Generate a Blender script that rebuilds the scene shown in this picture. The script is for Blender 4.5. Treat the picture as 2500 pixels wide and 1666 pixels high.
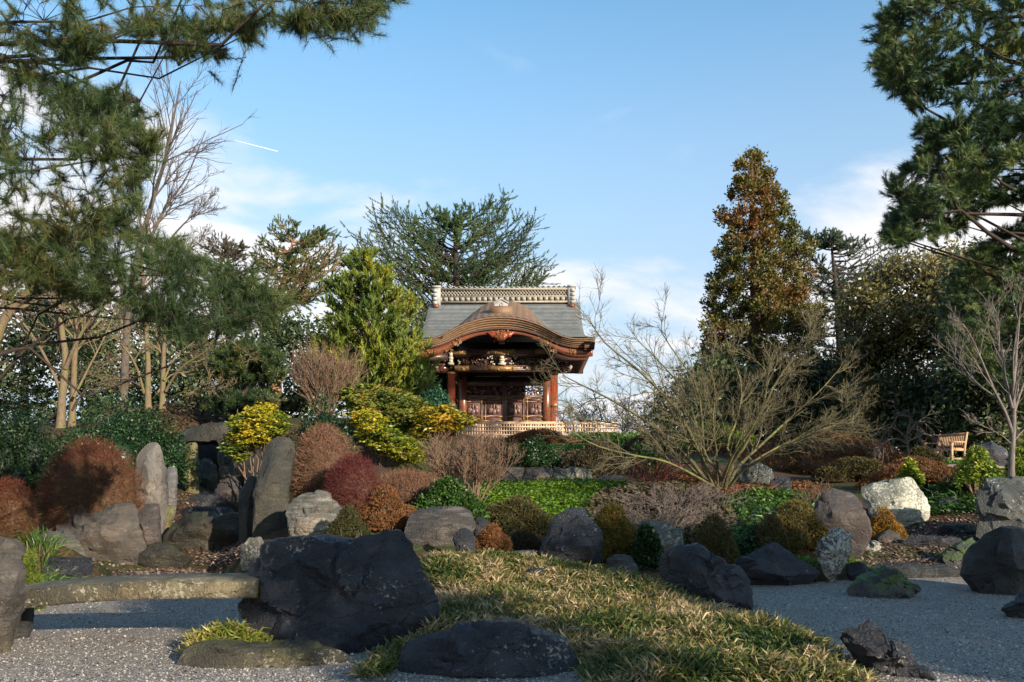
import bpy, bmesh, math
import numpy as np
from mathutils import Vector

R = math.radians
scene = bpy.context.scene
for o in list(bpy.data.objects):
    bpy.data.objects.remove(o, do_unlink=True)
COL = scene.collection

# ------------------------------------------------------------------ camera
F, CX, HY, CZ = 2165.0, 1250.0, 1160.0, 1.6      # focal length and horizon in photo pixels, eye height in metres
cam_d = bpy.data.cameras.new("camera")
cam = bpy.data.objects.new("camera", cam_d)
COL.objects.link(cam)
cam.location = (0, 0, CZ)
cam.rotation_euler = (R(90), 0, 0)
cam_d.sensor_width = 36
cam_d.lens = 36 * F / 2500
cam_d.shift_y = (HY - 833) / 2500
cam_d.clip_start = 0.1
cam_d.clip_end = 20000
scene.camera = cam

# ------------------------------------------------------------------ light
SUN_EL, SUN_AZ = 17.5, 40.0       # degrees; azimuth to the right of straight behind the camera
sd = np.array([math.sin(R(SUN_AZ)) * math.cos(R(SUN_EL)), -math.cos(R(SUN_AZ)) * math.cos(R(SUN_EL)), math.sin(R(SUN_EL))])
sun_d = bpy.data.lights.new("sun", 'SUN')
sun_d.energy = 5.0
sun_d.angle = R(0.6)
sun_d.color = (1.0, 0.86, 0.68)
sun = bpy.data.objects.new("sun", sun_d)
COL.objects.link(sun)
sun.location = (20, -30, 30)
sun.rotation_euler = Vector(-sd).to_track_quat('-Z', 'Y').to_euler()

world = bpy.data.worlds.new("World")
scene.world = world
world.use_nodes = True
nt = world.node_tree
nt.nodes.clear()
wo = nt.nodes.new('ShaderNodeOutputWorld')
bg = nt.nodes.new('ShaderNodeBackground')
sky = nt.nodes.new('ShaderNodeTexSky')
sky.sky_type = 'NISHITA'
sky.sun_disc = False
sky.sun_elevation = R(SUN_EL)
sky.sun_rotation = R(180 - SUN_AZ)
sky.altitude = 50
sky.air_density = 1.0
sky.dust_density = 0.6
sky.ozone_density = 2.0
tc = nt.nodes.new('ShaderNodeTexCoord')
sep = nt.nodes.new('ShaderNodeSeparateXYZ')
nt.links.new(tc.outputs['Generated'], sep.inputs[0])
def wmath(op, a, b=None, c=None, clamp=False):
    n = nt.nodes.new('ShaderNodeMath'); n.operation = op; n.use_clamp = clamp
    for k, x in enumerate((a, b, c)):
        if x is None: continue
        if isinstance(x, (int, float)): n.inputs[k].default_value = x
        else: nt.links.new(x, n.inputs[k])
    return n.outputs[0]
def wrange(x, a, b, lo=0.0, hi=1.0):
    n = nt.nodes.new('ShaderNodeMapRange'); n.interpolation_type = 'SMOOTHSTEP'
    nt.links.new(x, n.inputs[0])
    for k, v in zip((1, 2, 3, 4), (a, b, lo, hi)): n.inputs[k].default_value = v
    return n.outputs[0]
zc = wmath('MAXIMUM', sep.outputs[2], 0.0)
# flattened cloud space: direction divided by elevation, as on a cloud layer overhead
den = wmath('ADD', zc, 0.16)
cb = nt.nodes.new('ShaderNodeCombineXYZ')
nt.links.new(wmath('DIVIDE', sep.outputs[0], den), cb.inputs[0])
nt.links.new(wmath('DIVIDE', sep.outputs[1], den), cb.inputs[1])
nt.links.new(wmath('MULTIPLY', zc, 3.0), cb.inputs[2])
CLOUD_ROT = 100.0
def wnoise(scale, detail, rough, loc, dist=0.0):
    mp = nt.nodes.new('ShaderNodeMapping'); mp.inputs['Location'].default_value = loc; mp.inputs['Rotation'].default_value = (0, 0, R(CLOUD_ROT))
    nt.links.new(cb.outputs[0], mp.inputs[0])
    n = nt.nodes.new('ShaderNodeTexNoise'); n.inputs['Scale'].default_value = scale
    n.inputs['Detail'].default_value = detail; n.inputs['Roughness'].default_value = rough
    n.inputs['Distortion'].default_value = dist
    nt.links.new(mp.outputs[0], n.inputs['Vector'])
    return n.outputs[0]
big = wnoise(0.55, 2.0, 0.5, (3.1, 0.4, 0.0))
fine = wnoise(2.1, 6.0, 0.55, (1.7, 5.2, 0.3), 0.3)
cl = wmath('ADD', wmath('MULTIPLY', big, 0.55), wmath('MULTIPLY', fine, 0.45))
low = wrange(zc, 0.12, 0.42, 1.0, 0.0)
cl = wmath('ADD', cl, wmath('MULTIPLY', low, 0.11))
cloud = wrange(cl, 0.518, 0.665, 0.0, 0.95)
veil = wrange(zc, 0.0, 0.60, 0.90, 0.0)       # pale air near the horizon
SKY_S = 0.148
pre = nt.nodes.new('ShaderNodeMixRGB'); pre.blend_type = 'MULTIPLY'; pre.inputs[0].default_value = 1.0
nt.links.new(sky.outputs[0], pre.inputs[1]); pre.inputs[2].default_value = (0.58, 0.92, 0.96, 1)
m1 = nt.nodes.new('ShaderNodeMixRGB')
nt.links.new(veil, m1.inputs[0]); nt.links.new(pre.outputs[0], m1.inputs[1])
m1.inputs[2].default_value = (2.3, 2.43, 2.85, 1)
m2 = nt.nodes.new('ShaderNodeMixRGB')
nt.links.new(cloud, m2.inputs[0]); nt.links.new(m1.outputs[0], m2.inputs[1])
m2.inputs[2].default_value = (3.9, 3.78, 3.8, 1)
nt.links.new(m2.outputs[0], bg.inputs[0])
bg.inputs[1].default_value = SKY_S
nt.links.new(bg.outputs[0], wo.inputs[0])

vs = scene.view_settings
vs.view_transform = 'Standard'
vs.look = 'None'
vs.exposure = 0.95
vs.gamma = 1.0
vs.use_curve_mapping = False

# ------------------------------------------------------------------ helpers
def W(u, v, D):
    return np.array([(u - CX) / F * D, D, CZ + (HY - v) / F * D])
def X(u, D):
    return (u - CX) / F * D
def Zv(v, D):
    return CZ + (HY - v) / F * D
def norm(a):
    return a / np.maximum(np.linalg.norm(a, axis=-1, keepdims=True), 1e-9)
def rng(seed):
    return np.random.default_rng(seed)

def _hash(ix, iy, iz, seed):
    h = (ix.astype(np.int64) * 374761393 + iy.astype(np.int64) * 668265263 + iz.astype(np.int64) * 2147483647 + seed * 974711) & 0xffffffff
    h = ((h ^ (h >> 13)) * 1274126177) & 0xffffffff
    h = (h ^ (h >> 16)) & 0xffffff
    return h / float(0xffffff)
def vnoise(p, seed=0):
    i = np.floor(p).astype(np.int64); f = p - i
    f = f * f * (3 - 2 * f)
    r = 0
    for dx in (0, 1):
        wx = f[:, 0] if dx else 1 - f[:, 0]
        for dy in (0, 1):
            wy = f[:, 1] if dy else 1 - f[:, 1]
            for dz in (0, 1):
                wz = f[:, 2] if dz else 1 - f[:, 2]
                r = r + wx * wy * wz * _hash(i[:, 0] + dx, i[:, 1] + dy, i[:, 2] + dz, seed)
    return r * 2 - 1
def fbm(p, octv=4, seed=0, gain=0.5):
    a, s, t = 1.0, 0.0, 0.0
    for k in range(octv):
        s = s + a * vnoise(p * (2.03 ** k) + 17.3 * k, seed + k); t += a; a *= gain
    return s / t

def inside(poly, x, y):
    poly = np.asarray(poly, float); c = np.zeros(len(x), bool); n = len(poly)
    for i in range(n):
        x1, y1 = poly[i]; x2, y2 = poly[(i + 1) % n]
        if y1 == y2: continue
        c ^= ((y1 > y) != (y2 > y)) & (x < (x2 - x1) * (y - y1) / (y2 - y1) + x1)
    return c
def sample_poly(g, poly, n):
    poly = np.asarray(poly, float); lo, hi = poly.min(0), poly.max(0); out = np.zeros((0, 2))
    while len(out) < n:
        q = g.uniform(lo, hi, (n * 3, 2)); out = np.vstack([out, q[inside(poly, q[:, 0], q[:, 1])]])
    return out[:n]

class MB:
    """collects vertices, faces and a per-vertex 'rnd' value, then links ONE mesh object"""
    def __init__(s):
        s.V, s.F, s.A, s.M, s.n = [], [], [], [], 0
    def add(s, v, f, rnd=0.5, mat=0):
        v = np.asarray(v, float).reshape(-1, 3); f = np.asarray(f, np.int64)
        s.V.append(v); s.F.append(f + s.n); s.M.append(np.full(len(f), mat, np.int32))
        a = np.empty(len(v)); a[:] = rnd; s.A.append(a); s.n += len(v)
        return s
    def box(s, x0, x1, y0, y1, z0, z1, rnd=0.5, mat=0):
        v = [(x, y, z) for z in (z0, z1) for y in (y0, y1) for x in (x0, x1)]
        f = [(0, 2, 3, 1), (4, 5, 7, 6), (0, 1, 5, 4), (2, 6, 7, 3), (0, 4, 6, 2), (1, 3, 7, 5)]
        return s.add(v, f, rnd, mat)
    def build(s, name, mats, parent=None, origin=(0, 0, 0), smooth=False, loc=None):
        me = bpy.data.meshes.new(name)
        o = bpy.data.objects.new(name, me)
        COL.objects.link(o)
        V = np.vstack(s.V) - np.asarray(origin, float)
        ls, lt = [], []
        for f in s.F:
            ls.append(f.ravel()); lt.append(np.full(len(f), f.shape[1], np.int32))
        L = np.concatenate(ls).astype(np.int32); T = np.concatenate(lt)
        me.vertices.add(len(V)); me.vertices.foreach_set('co', V.astype(np.float32).ravel())
        me.loops.add(len(L)); me.loops.foreach_set('vertex_index', L)
        me.polygons.add(len(T))
        me.polygons.foreach_set('loop_start', (np.cumsum(T) - T).astype(np.int32))
        me.polygons.foreach_set('loop_total', T)
        for m in (mats if isinstance(mats, (list, tuple)) else [mats]): me.materials.append(m)
        me.polygons.foreach_set('material_index', np.concatenate(s.M))
        if smooth: me.polygons.foreach_set('use_smooth', np.ones(len(T), bool))
        at = me.attributes.new('rnd', 'FLOAT', 'POINT')
        at.data.foreach_set('value', np.concatenate(s.A).astype(np.float32))
        me.update(calc_edges=True)
        if parent is not None: o.parent = parent
        if loc is None: loc = origin if parent is None else (0, 0, 0)
        o.location = loc
        return o

def tag(o, label=None, cat=None, group=None, kind=None):
    if label: o['label'] = label
    if cat: o['category'] = cat
    if group: o['group'] = group
    if kind: o['kind'] = kind
    return o
def empty(name, loc, label, cat, group=None, rz=0.0):
    o = bpy.data.objects.new(name, None); COL.objects.link(o)
    o.empty_display_size = 0.3
    o.location = loc; o.rotation_euler = (0, 0, rz)
    return tag(o, label, cat, group)

# ------------------------------------------------------------------ materials
def newmat(name):
    m = bpy.data.materials.new(name); m.use_nodes = True
    t = m.node_tree; t.nodes.clear()
    out = t.nodes.new('ShaderNodeOutputMaterial'); p = t.nodes.new('ShaderNodeBsdfPrincipled')
    t.links.new(p.outputs[0], out.inputs[0])
    return m, t, p, out
def N(t, typ, **kw):
    n = t.nodes.new(typ)
    for k, v in kw.items():
        if k in n.inputs: n.inputs[k].default_value = v
        else: setattr(n, k, v)
    return n
def ramp(t, fac, stops):
    r = t.nodes.new('ShaderNodeValToRGB'); e = r.color_ramp.elements
    while len(e) < len(stops): e.new(0.5)
    for k, (pos, c) in enumerate(stops):
        e[k].position = pos; e[k].color = tuple(c) + ((1,) if len(c) == 3 else ())
    t.links.new(fac, r.inputs[0])
    return r.outputs[0]
def mix(t, fac, a, b, mode='MIX'):
    n = t.nodes.new('ShaderNodeMixRGB'); n.blend_type = mode
    for k, x in enumerate((fac, a, b)):
        if isinstance(x, (int, float)): n.inputs[k].default_value = x
        elif isinstance(x, (tuple, list)): n.inputs[k].default_value = tuple(x) + ((1,) if len(x) == 3 else ())
        else: t.links.new(x, n.inputs[k])
    return n.outputs[0]
def mapr(t, x, a, b, lo=0.0, hi=1.0):
    n = t.nodes.new('ShaderNodeMapRange'); t.links.new(x, n.inputs[0])
    for k, v in zip((1, 2, 3, 4), (a, b, lo, hi)): n.inputs[k].default_value = v
    return n.outputs[0]
def bump(t, p, h, strength, dist):
    b = t.nodes.new('ShaderNodeBump'); b.inputs['Strength'].default_value = strength; b.inputs['Distance'].default_value = dist
    t.links.new(h, b.inputs['Height']); t.links.new(b.outputs[0], p.inputs['Normal'])
def objco(t, scale=(1, 1, 1), rot=(0, 0, 0)):
    c = t.nodes.new('ShaderNodeTexCoord'); m = t.nodes.new('ShaderNodeMapping')
    m.inputs['Scale'].default_value = scale; m.inputs['Rotation'].default_value = rot
    t.links.new(c.outputs['Object'], m.inputs[0]); return m.outputs[0]
def noise(t, co, scale, detail=4, rough=0.5, dist=0.0):
    n = t.nodes.new('ShaderNodeTexNoise'); n.inputs['Scale'].default_value = scale
    n.inputs['Detail'].default_value = detail; n.inputs['Roughness'].default_value = rough; n.inputs['Distortion'].default_value = dist
    t.links.new(co, n.inputs['Vector']); return n.outputs[0]

def leafmat(name, cols, rough=0.5, trans=0.25, spec=0.4):
    m, t, p, out = newmat(name)
    a = t.nodes.new('ShaderNodeAttribute'); a.attribute_name = 'rnd'
    k = len(cols) - 1
    c = ramp(t, a.outputs['Fac'], [(i / k, q) for i, q in enumerate(cols)])
    t.links.new(c, p.inputs['Base Color'])
    p.inputs['Roughness'].default_value = rough
    p.inputs['Specular IOR Level'].default_value = spec
    if trans > 0:
        tr = t.nodes.new('ShaderNodeBsdfTranslucent'); t.links.new(c, tr.inputs[0])
        ms = t.nodes.new('ShaderNodeMixShader'); ms.inputs[0].default_value = trans
        t.links.new(p.outputs[0], ms.inputs[1]); t.links.new(tr.outputs[0], ms.inputs[2])
        t.links.new(ms.outputs[0], out.inputs[0])
    return m
def tuftmat(name, cols, rough=0.5, trans=0.15, spec=0.4):
    m, t, p, out = newmat(name)
    a = t.nodes.new('ShaderNodeAttribute'); a.attribute_type = 'INSTANCER'; a.attribute_name = 'rnd'
    b = t.nodes.new('ShaderNodeAttribute'); b.attribute_name = 'rnd'
    s = t.nodes.new('ShaderNodeMath'); s.operation = 'MULTIPLY_ADD'; t.links.new(b.outputs['Fac'], s.inputs[0]); s.inputs[1].default_value = .45
    q = t.nodes.new('ShaderNodeMath'); q.operation = 'SUBTRACT'; t.links.new(a.outputs['Fac'], q.inputs[0]); q.inputs[1].default_value = .22
    t.links.new(q.outputs[0], s.inputs[2]); s.use_clamp = True
    k = len(cols) - 1
    c = ramp(t, s.outputs[0], [(i / k, x) for i, x in enumerate(cols)])
    t.links.new(c, p.inputs['Base Color']); p.inputs['Roughness'].default_value = rough; p.inputs['Specular IOR Level'].default_value = spec
    tr = t.nodes.new('ShaderNodeBsdfTranslucent'); t.links.new(c, tr.inputs[0])
    ms = t.nodes.new('ShaderNodeMixShader'); ms.inputs[0].default_value = trans
    t.links.new(p.outputs[0], ms.inputs[1]); t.links.new(tr.outputs[0], ms.inputs[2]); t.links.new(ms.outputs[0], out.inputs[0])
    return m
def barkmat(name, c1, c2, c3=None, scale=1.0, rough=0.85):
    m, t, p, out = newmat(name)
    co = objco(t, (6 * scale, 6 * scale, 1.4 * scale))
    n = noise(t, co, 4.0, 6, 0.65)
    c = ramp(t, n, [(0.3, c1), (0.7, c2)])
    if c3:
        n2 = noise(t, objco(t), 2.2 * scale, 4, 0.6)
        c = mix(t, mapr(t, n2, 0.48, 0.62), c, c3)
    t.links.new(c, p.inputs['Base Color']); p.inputs['Roughness'].default_value = rough
    p.inputs['Specular IOR Level'].default_value = 0.25
    bump(t, p, n, 0.6, 0.02)
    return m
def rockmat(name, c1, c2, lichen=(0.5, 0.5, 0.46), la=0.62, moss=None, ma=0.6, rough=0.55, strata=0.0, spec=0.5, wet=0.0):
    m, t, p, out = newmat(name)
    co = objco(t)
    a = noise(t, co, 1.6, 8, 0.62, 0.4)
    st = noise(t, objco(t, (1.0, 1.0, 7.0), (0.35, 0.5, 0.0)), 3.0, 5, 0.6)
    base = mix(t, strata, a, st)
    c = ramp(t, base, [(0.36, c1), (0.52, tuple(x * .6 + y * .4 for x, y in zip(c1, c2))), (0.64, tuple(y * 1.25 for y in c2))])
    f = noise(t, co, 38, 4, 0.7)
    c = mix(t, mapr(t, f, 0.3, 0.75, 0.35, 0.0), c, tuple(x * 0.35 for x in c1))
    # lichen: small pale blots gathered in patches
    patch = noise(t, co, 2.6, 3, 0.6)
    sp = noise(t, co, 24, 5, 0.75)
    ls = t.nodes.new('ShaderNodeMath'); ls.operation = 'MULTIPLY_ADD'
    t.links.new(patch, ls.inputs[0]); ls.inputs[1].default_value = 0.6; t.links.new(sp, ls.inputs[2])
    c = mix(t, mapr(t, ls.outputs[0], la + 0.27, la + 0.34), c, lichen)
    if moss:
        g = t.nodes.new('ShaderNodeNewGeometry'); s = t.nodes.new('ShaderNodeSeparateXYZ'); t.links.new(g.outputs['Normal'], s.inputs[0])
        mn = noise(t, co, 4.5, 6, 0.7)
        mm = t.nodes.new('ShaderNodeMath'); mm.operation = 'MULTIPLY_ADD'
        t.links.new(s.outputs[2], mm.inputs[0]); mm.inputs[1].default_value = 0.22; t.links.new(mn, mm.inputs[2])
        c = mix(t, mapr(t, mm.outputs[0], ma, ma + 0.1), c, moss)
    t.links.new(c, p.inputs['Base Color'])
    r = mapr(t, a, 0.3, 0.7, rough - 0.12, rough + 0.2)
    if wet:
        gq = t.nodes.new('ShaderNodeNewGeometry'); sq = t.nodes.new('ShaderNodeSeparateXYZ'); t.links.new(gq.outputs['Normal'], sq.inputs[0])
        wn = noise(t, co, 3.0, 3, 0.6)
        wm = t.nodes.new('ShaderNodeMath'); wm.operation = 'MULTIPLY_ADD'; t.links.new(wn, wm.inputs[0]); wm.inputs[1].default_value = .5; t.links.new(sq.outputs[2], wm.inputs[2])
        r = mix(t, mapr(t, wm.outputs[0], .55, 1.05, 0, wet), r, (.16, .16, .16))
    t.links.new(r, p.inputs['Roughness']); p.inputs['Specular IOR Level'].default_value = spec
    g2 = noise(t, co, 7.0, 8, 0.72, 0.8)
    brn = noise(t, co, 0.9, 4, 0.6)
    c2 = mix(t, mapr(t, brn, 0.50, 0.66, 0.0, 0.35), c, tuple(min(1, x * k) for x, k in zip(c2, (1.25, 0.98, 0.72))))
    c2 = mix(t, mapr(t, g2, 0.25, 0.5, 0.6, 0.0), c2, tuple(x * 0.4 for x in c1))
    t.links.new(c2, p.inputs['Base Color'])
    # fine fracture lines
    va = t.nodes.new('ShaderNodeVectorMath'); va.operation = 'MULTIPLY_ADD'
    nc = t.nodes.new('ShaderNodeTexNoise'); nc.inputs['Scale'].default_value = 3.0; nc.inputs['Detail'].default_value = 5; t.links.new(co, nc.inputs['Vector'])
    t.links.new(nc.outputs['Color'], va.inputs[0]); va.inputs[1].default_value = (.55, .55, .55); t.links.new(objco(t, (1.0, 1.0, 1.9), (.3, .25, .4)), va.inputs[2])
    vo = t.nodes.new('ShaderNodeTexVoronoi'); vo.feature = 'DISTANCE_TO_EDGE'; vo.inputs['Scale'].default_value = 2.6; t.links.new(va.outputs[0], vo.inputs['Vector'])
    crack = mapr(t, vo.outputs['Distance'], 0.0, 0.02, 0.0, 1.0)
    cpatch = mapr(t, noise(t, co, 1.3, 2, .5), .48, .62, 0.0, 1.0)
    c2 = mix(t, mix(t, cpatch, (0, 0, 0), mix(t, crack, (.4, .4, .4), (0, 0, 0))), c2, tuple(x * 0.3 for x in c1))
    t.links.new(c2, p.inputs['Base Color'])
    mus = mix(t, 0.35, mix(t, 0.35, g2, mix(t, 0.5, a, st)), f)
    mus = mix(t, mix(t, cpatch, (0, 0, 0), (.25, .25, .25)), mus, mix(t, 1.0, mus, crack, 'MULTIPLY'))
    bump(t, p, mus, 1.0, 0.10)
    return m
def plain(name, col, rough=0.5, spec=0.5, metal=0.0, var=0.25, scale=6.0, bmp=0.15, stretch=(1, 1, 1)):
    m, t, p, out = newmat(name)
    n = noise(t, objco(t, stretch), scale, 5, 0.6)
    c = ramp(t, n, [(0.3, tuple(x * (1 - var) for x in col)), (0.7, tuple(min(1, x * (1 + var)) for x in col))])
    t.links.new(c, p.inputs['Base Color'])
    p.inputs['Roughness'].default_value = rough; p.inputs['Specular IOR Level'].default_value = spec; p.inputs['Metallic'].default_value = metal
    if bmp: bump(t, p, n, bmp, 0.02)
    return m

# ------------------------------------------------------------------ geometry: tubes, leaves, needles
def tubes(mb, P, Rad, sides=5, rnd=0.5, mat=0):
    """P (N,K,3) polylines, Rad (N,K) radii"""
    Nn, K = P.shape[:2]
    T = np.gradient(P, axis=1); T = norm(T)
    mean = norm(P[:, -1] - P[:, 0] + 1e-6)
    ref = np.where(np.abs(mean[:, 2:3]) > 0.8, np.array([[1.0, 0.13, 0]]), np.array([[0.07, 0.1, 1.0]]))
    b1 = norm(np.cross(T, ref[:, None, :])); b2 = np.cross(T, b1)
    a = np.arange(sides) * 2 * np.pi / sides
    v = P[:, :, None, :] + Rad[:, :, None, None] * (np.cos(a)[None, None, :, None] * b1[:, :, None, :] + np.sin(a)[None, None, :, None] * b2[:, :, None, :])
    idx = np.arange(Nn * K * sides).reshape(Nn, K, sides)
    i0 = idx[:, :-1, :]; i1 = np.roll(i0, -1, axis=2); j0 = idx[:, 1:, :]; j1 = np.roll(j0, -1, axis=2)
    f = np.stack([i0, i1, j1, j0], -1).reshape(-1, 4)
    if np.ndim(rnd) == 1: rnd = np.repeat(rnd, K * sides)
    mb.add(v, f, rnd, mat)
def tube(mb, pts, rads, sides=6, rnd=0.5, mat=0):
    tubes(mb, np.asarray(pts, float)[None], np.asarray(rads, float)[None], sides, rnd, mat)
def catmull(pts, n):
    p = np.asarray(pts, float); m = len(p)
    t = np.linspace(0, m - 1 - 1e-6, n); i = t.astype(int); f = (t - i)[:, None]
    q = lambda k: p[np.clip(k, 0, m - 1)]
    a, b, c, d = q(i - 1), q(i), q(i + 1), q(i + 2)
    return 0.5 * ((2 * b) + (-a + c) * f + (2 * a - 5 * b + 4 * c - d) * f ** 2 + (-a + 3 * b - 3 * c + d) * f ** 3)
def grow(g, O, D, L, R0, K, wig, trop=0.0, tip=0.25, droop=None):
    Nn = len(O); P = np.empty((Nn, K, 3)); P[:, 0] = O; d = norm(D); st = (np.asarray(L) / (K - 1))[:, None]
    for k in range(1, K):
        d = norm(d + g.normal(0, wig, (Nn, 3)) + np.array([0, 0, trop]))
        P[:, k] = P[:, k - 1] + d * st
    Rad = np.asarray(R0)[:, None] * np.linspace(1, tip, K)[None]
    return P, Rad
def spawn(g, P, Rad, n, t0=0.25, t1=1.0, ang=(30, 60), rl=(0.4, 0.6), rr=0.55, flat=0.0, rmin=0.002):
    Nn, K = P.shape[:2]
    t = np.sort(g.uniform(t0, t1, (Nn, n)), 1)
    x = t * (K - 1); i = np.minimum(x.astype(int), K - 2); f = (x - i)[..., None]
    r = np.arange(Nn)[:, None]
    O = P[r, i] * (1 - f) + P[r, i + 1] * f
    d = norm(P[r, i + 1] - P[r, i])
    L0 = np.linalg.norm(np.diff(P, axis=1), axis=2).sum(1)
    rad = Rad[r, i] * (1 - f[..., 0]) + Rad[r, i + 1] * f[..., 0]
    q = g.normal(0, 1, (Nn, n, 3)); q[..., 2] *= (1 - flat)
    q = norm(q - (q * d).sum(-1, keepdims=True) * d)
    a = np.radians(g.uniform(ang[0], ang[1], (Nn, n)))[..., None]
    D = d * np.cos(a) + q * np.sin(a)
    L = L0[:, None] * g.uniform(rl[0], rl[1], (Nn, n)) * (1.15 - 0.55 * t)
    return O.reshape(-1, 3), D.reshape(-1, 3), L.ravel(), np.maximum(rad * rr, rmin).ravel()

def needles(mb, g, C, D, n, length, width, spread=0.6, back=0.3, rnd=None, mat=0, jr=0.2):
    Nn = len(C)
    d = norm(D[:, None, :] + spread * g.normal(0, 1, (Nn, n, 3)))
    l = length * g.uniform(0.7, 1.15, (Nn, n, 1))
    o = C[:, None, :] - D[:, None, :] * (back * length * g.uniform(0, 1, (Nn, n, 1)))
    s = norm(np.cross(d, g.normal(0, 1, (Nn, n, 3)))) * width * 0.5
    v = np.stack([o - s, o + s, o + d * l], 2).reshape(-1, 3)
    f = np.arange(len(v)).reshape(-1, 3)
    if rnd is None: rnd = g.uniform(0, 1, Nn)
    a = np.repeat(np.clip(np.repeat(rnd, n) + g.normal(0, jr, Nn * n), 0, 1), 3)
    mb.add(v, f, a, mat)
def leaves(mb, g, C, D, size, aspect=0.45, rnd=None, mat=0, jr=0.15, up=None, fold=0.15):
    """diamond leaves starting at C, pointing along D"""
    Nn = len(C); d = norm(D)
    l = size * g.uniform(0.65, 1.25, (Nn, 1))
    q = g.normal(0, 1, (Nn, 3))
    if up is not None: q = q * (1 - up) + np.array([0, 0, 1.0]) * up * 1.5
    s = norm(np.cross(d, q)); nn = np.cross(s, d)
    m = C + d * l * 0.45
    v = np.stack([C, m + s * l * aspect * 0.5 + nn * l * fold, C + d * l, m - s * l * aspect * 0.5 + nn * l * fold], 1).reshape(-1, 3)
    f = np.arange(len(v)).reshape(-1, 4)
    if rnd is None: rnd = g.uniform(0, 1, Nn)
    a = np.repeat(np.clip(rnd + g.normal(0, jr, Nn), 0, 1), 4)
    mb.add(v, f, a, mat)
def blades(mb, g, O, D, L, width, droop, rnd, mat=0, wmid=1.0):
    """strap leaves bending over: one quad and one tip each"""
    Nn = len(O); d = norm(D); h = d * np.array([1, 1, 0.0]); h = norm(h + g.normal(0, 0.02, h.shape))
    L = np.broadcast_to(np.asarray(L, float).reshape(-1, 1), (Nn, 1))
    m = O + d * L * 0.5
    tip = O + d * L * 0.62 + h * L * 0.42 * droop + np.array([0, 0, 1.0]) * L * (0.35 * (1 - 1.7 * droop))
    s = norm(np.cross(d, g.normal(0, 1, (Nn, 3)) * 0.5 + np.array([0, 0, 0.6]))) * width * 0.5
    v = np.stack([O - s * 0.5, O + s * 0.5, m + s * wmid, m - s * wmid, tip], 1).reshape(-1, 3)
    b = np.arange(Nn)[:, None] * 5
    a = np.repeat(np.clip(rnd, 0, 1), 5)
    k = mb.n
    mb.add(v, b + np.array([[0, 1, 2, 3]]), a, mat)
    mb.F.append(b + np.array([[3, 2, 4]]) + k); mb.M.append(np.full(Nn, mat, np.int32))
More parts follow.
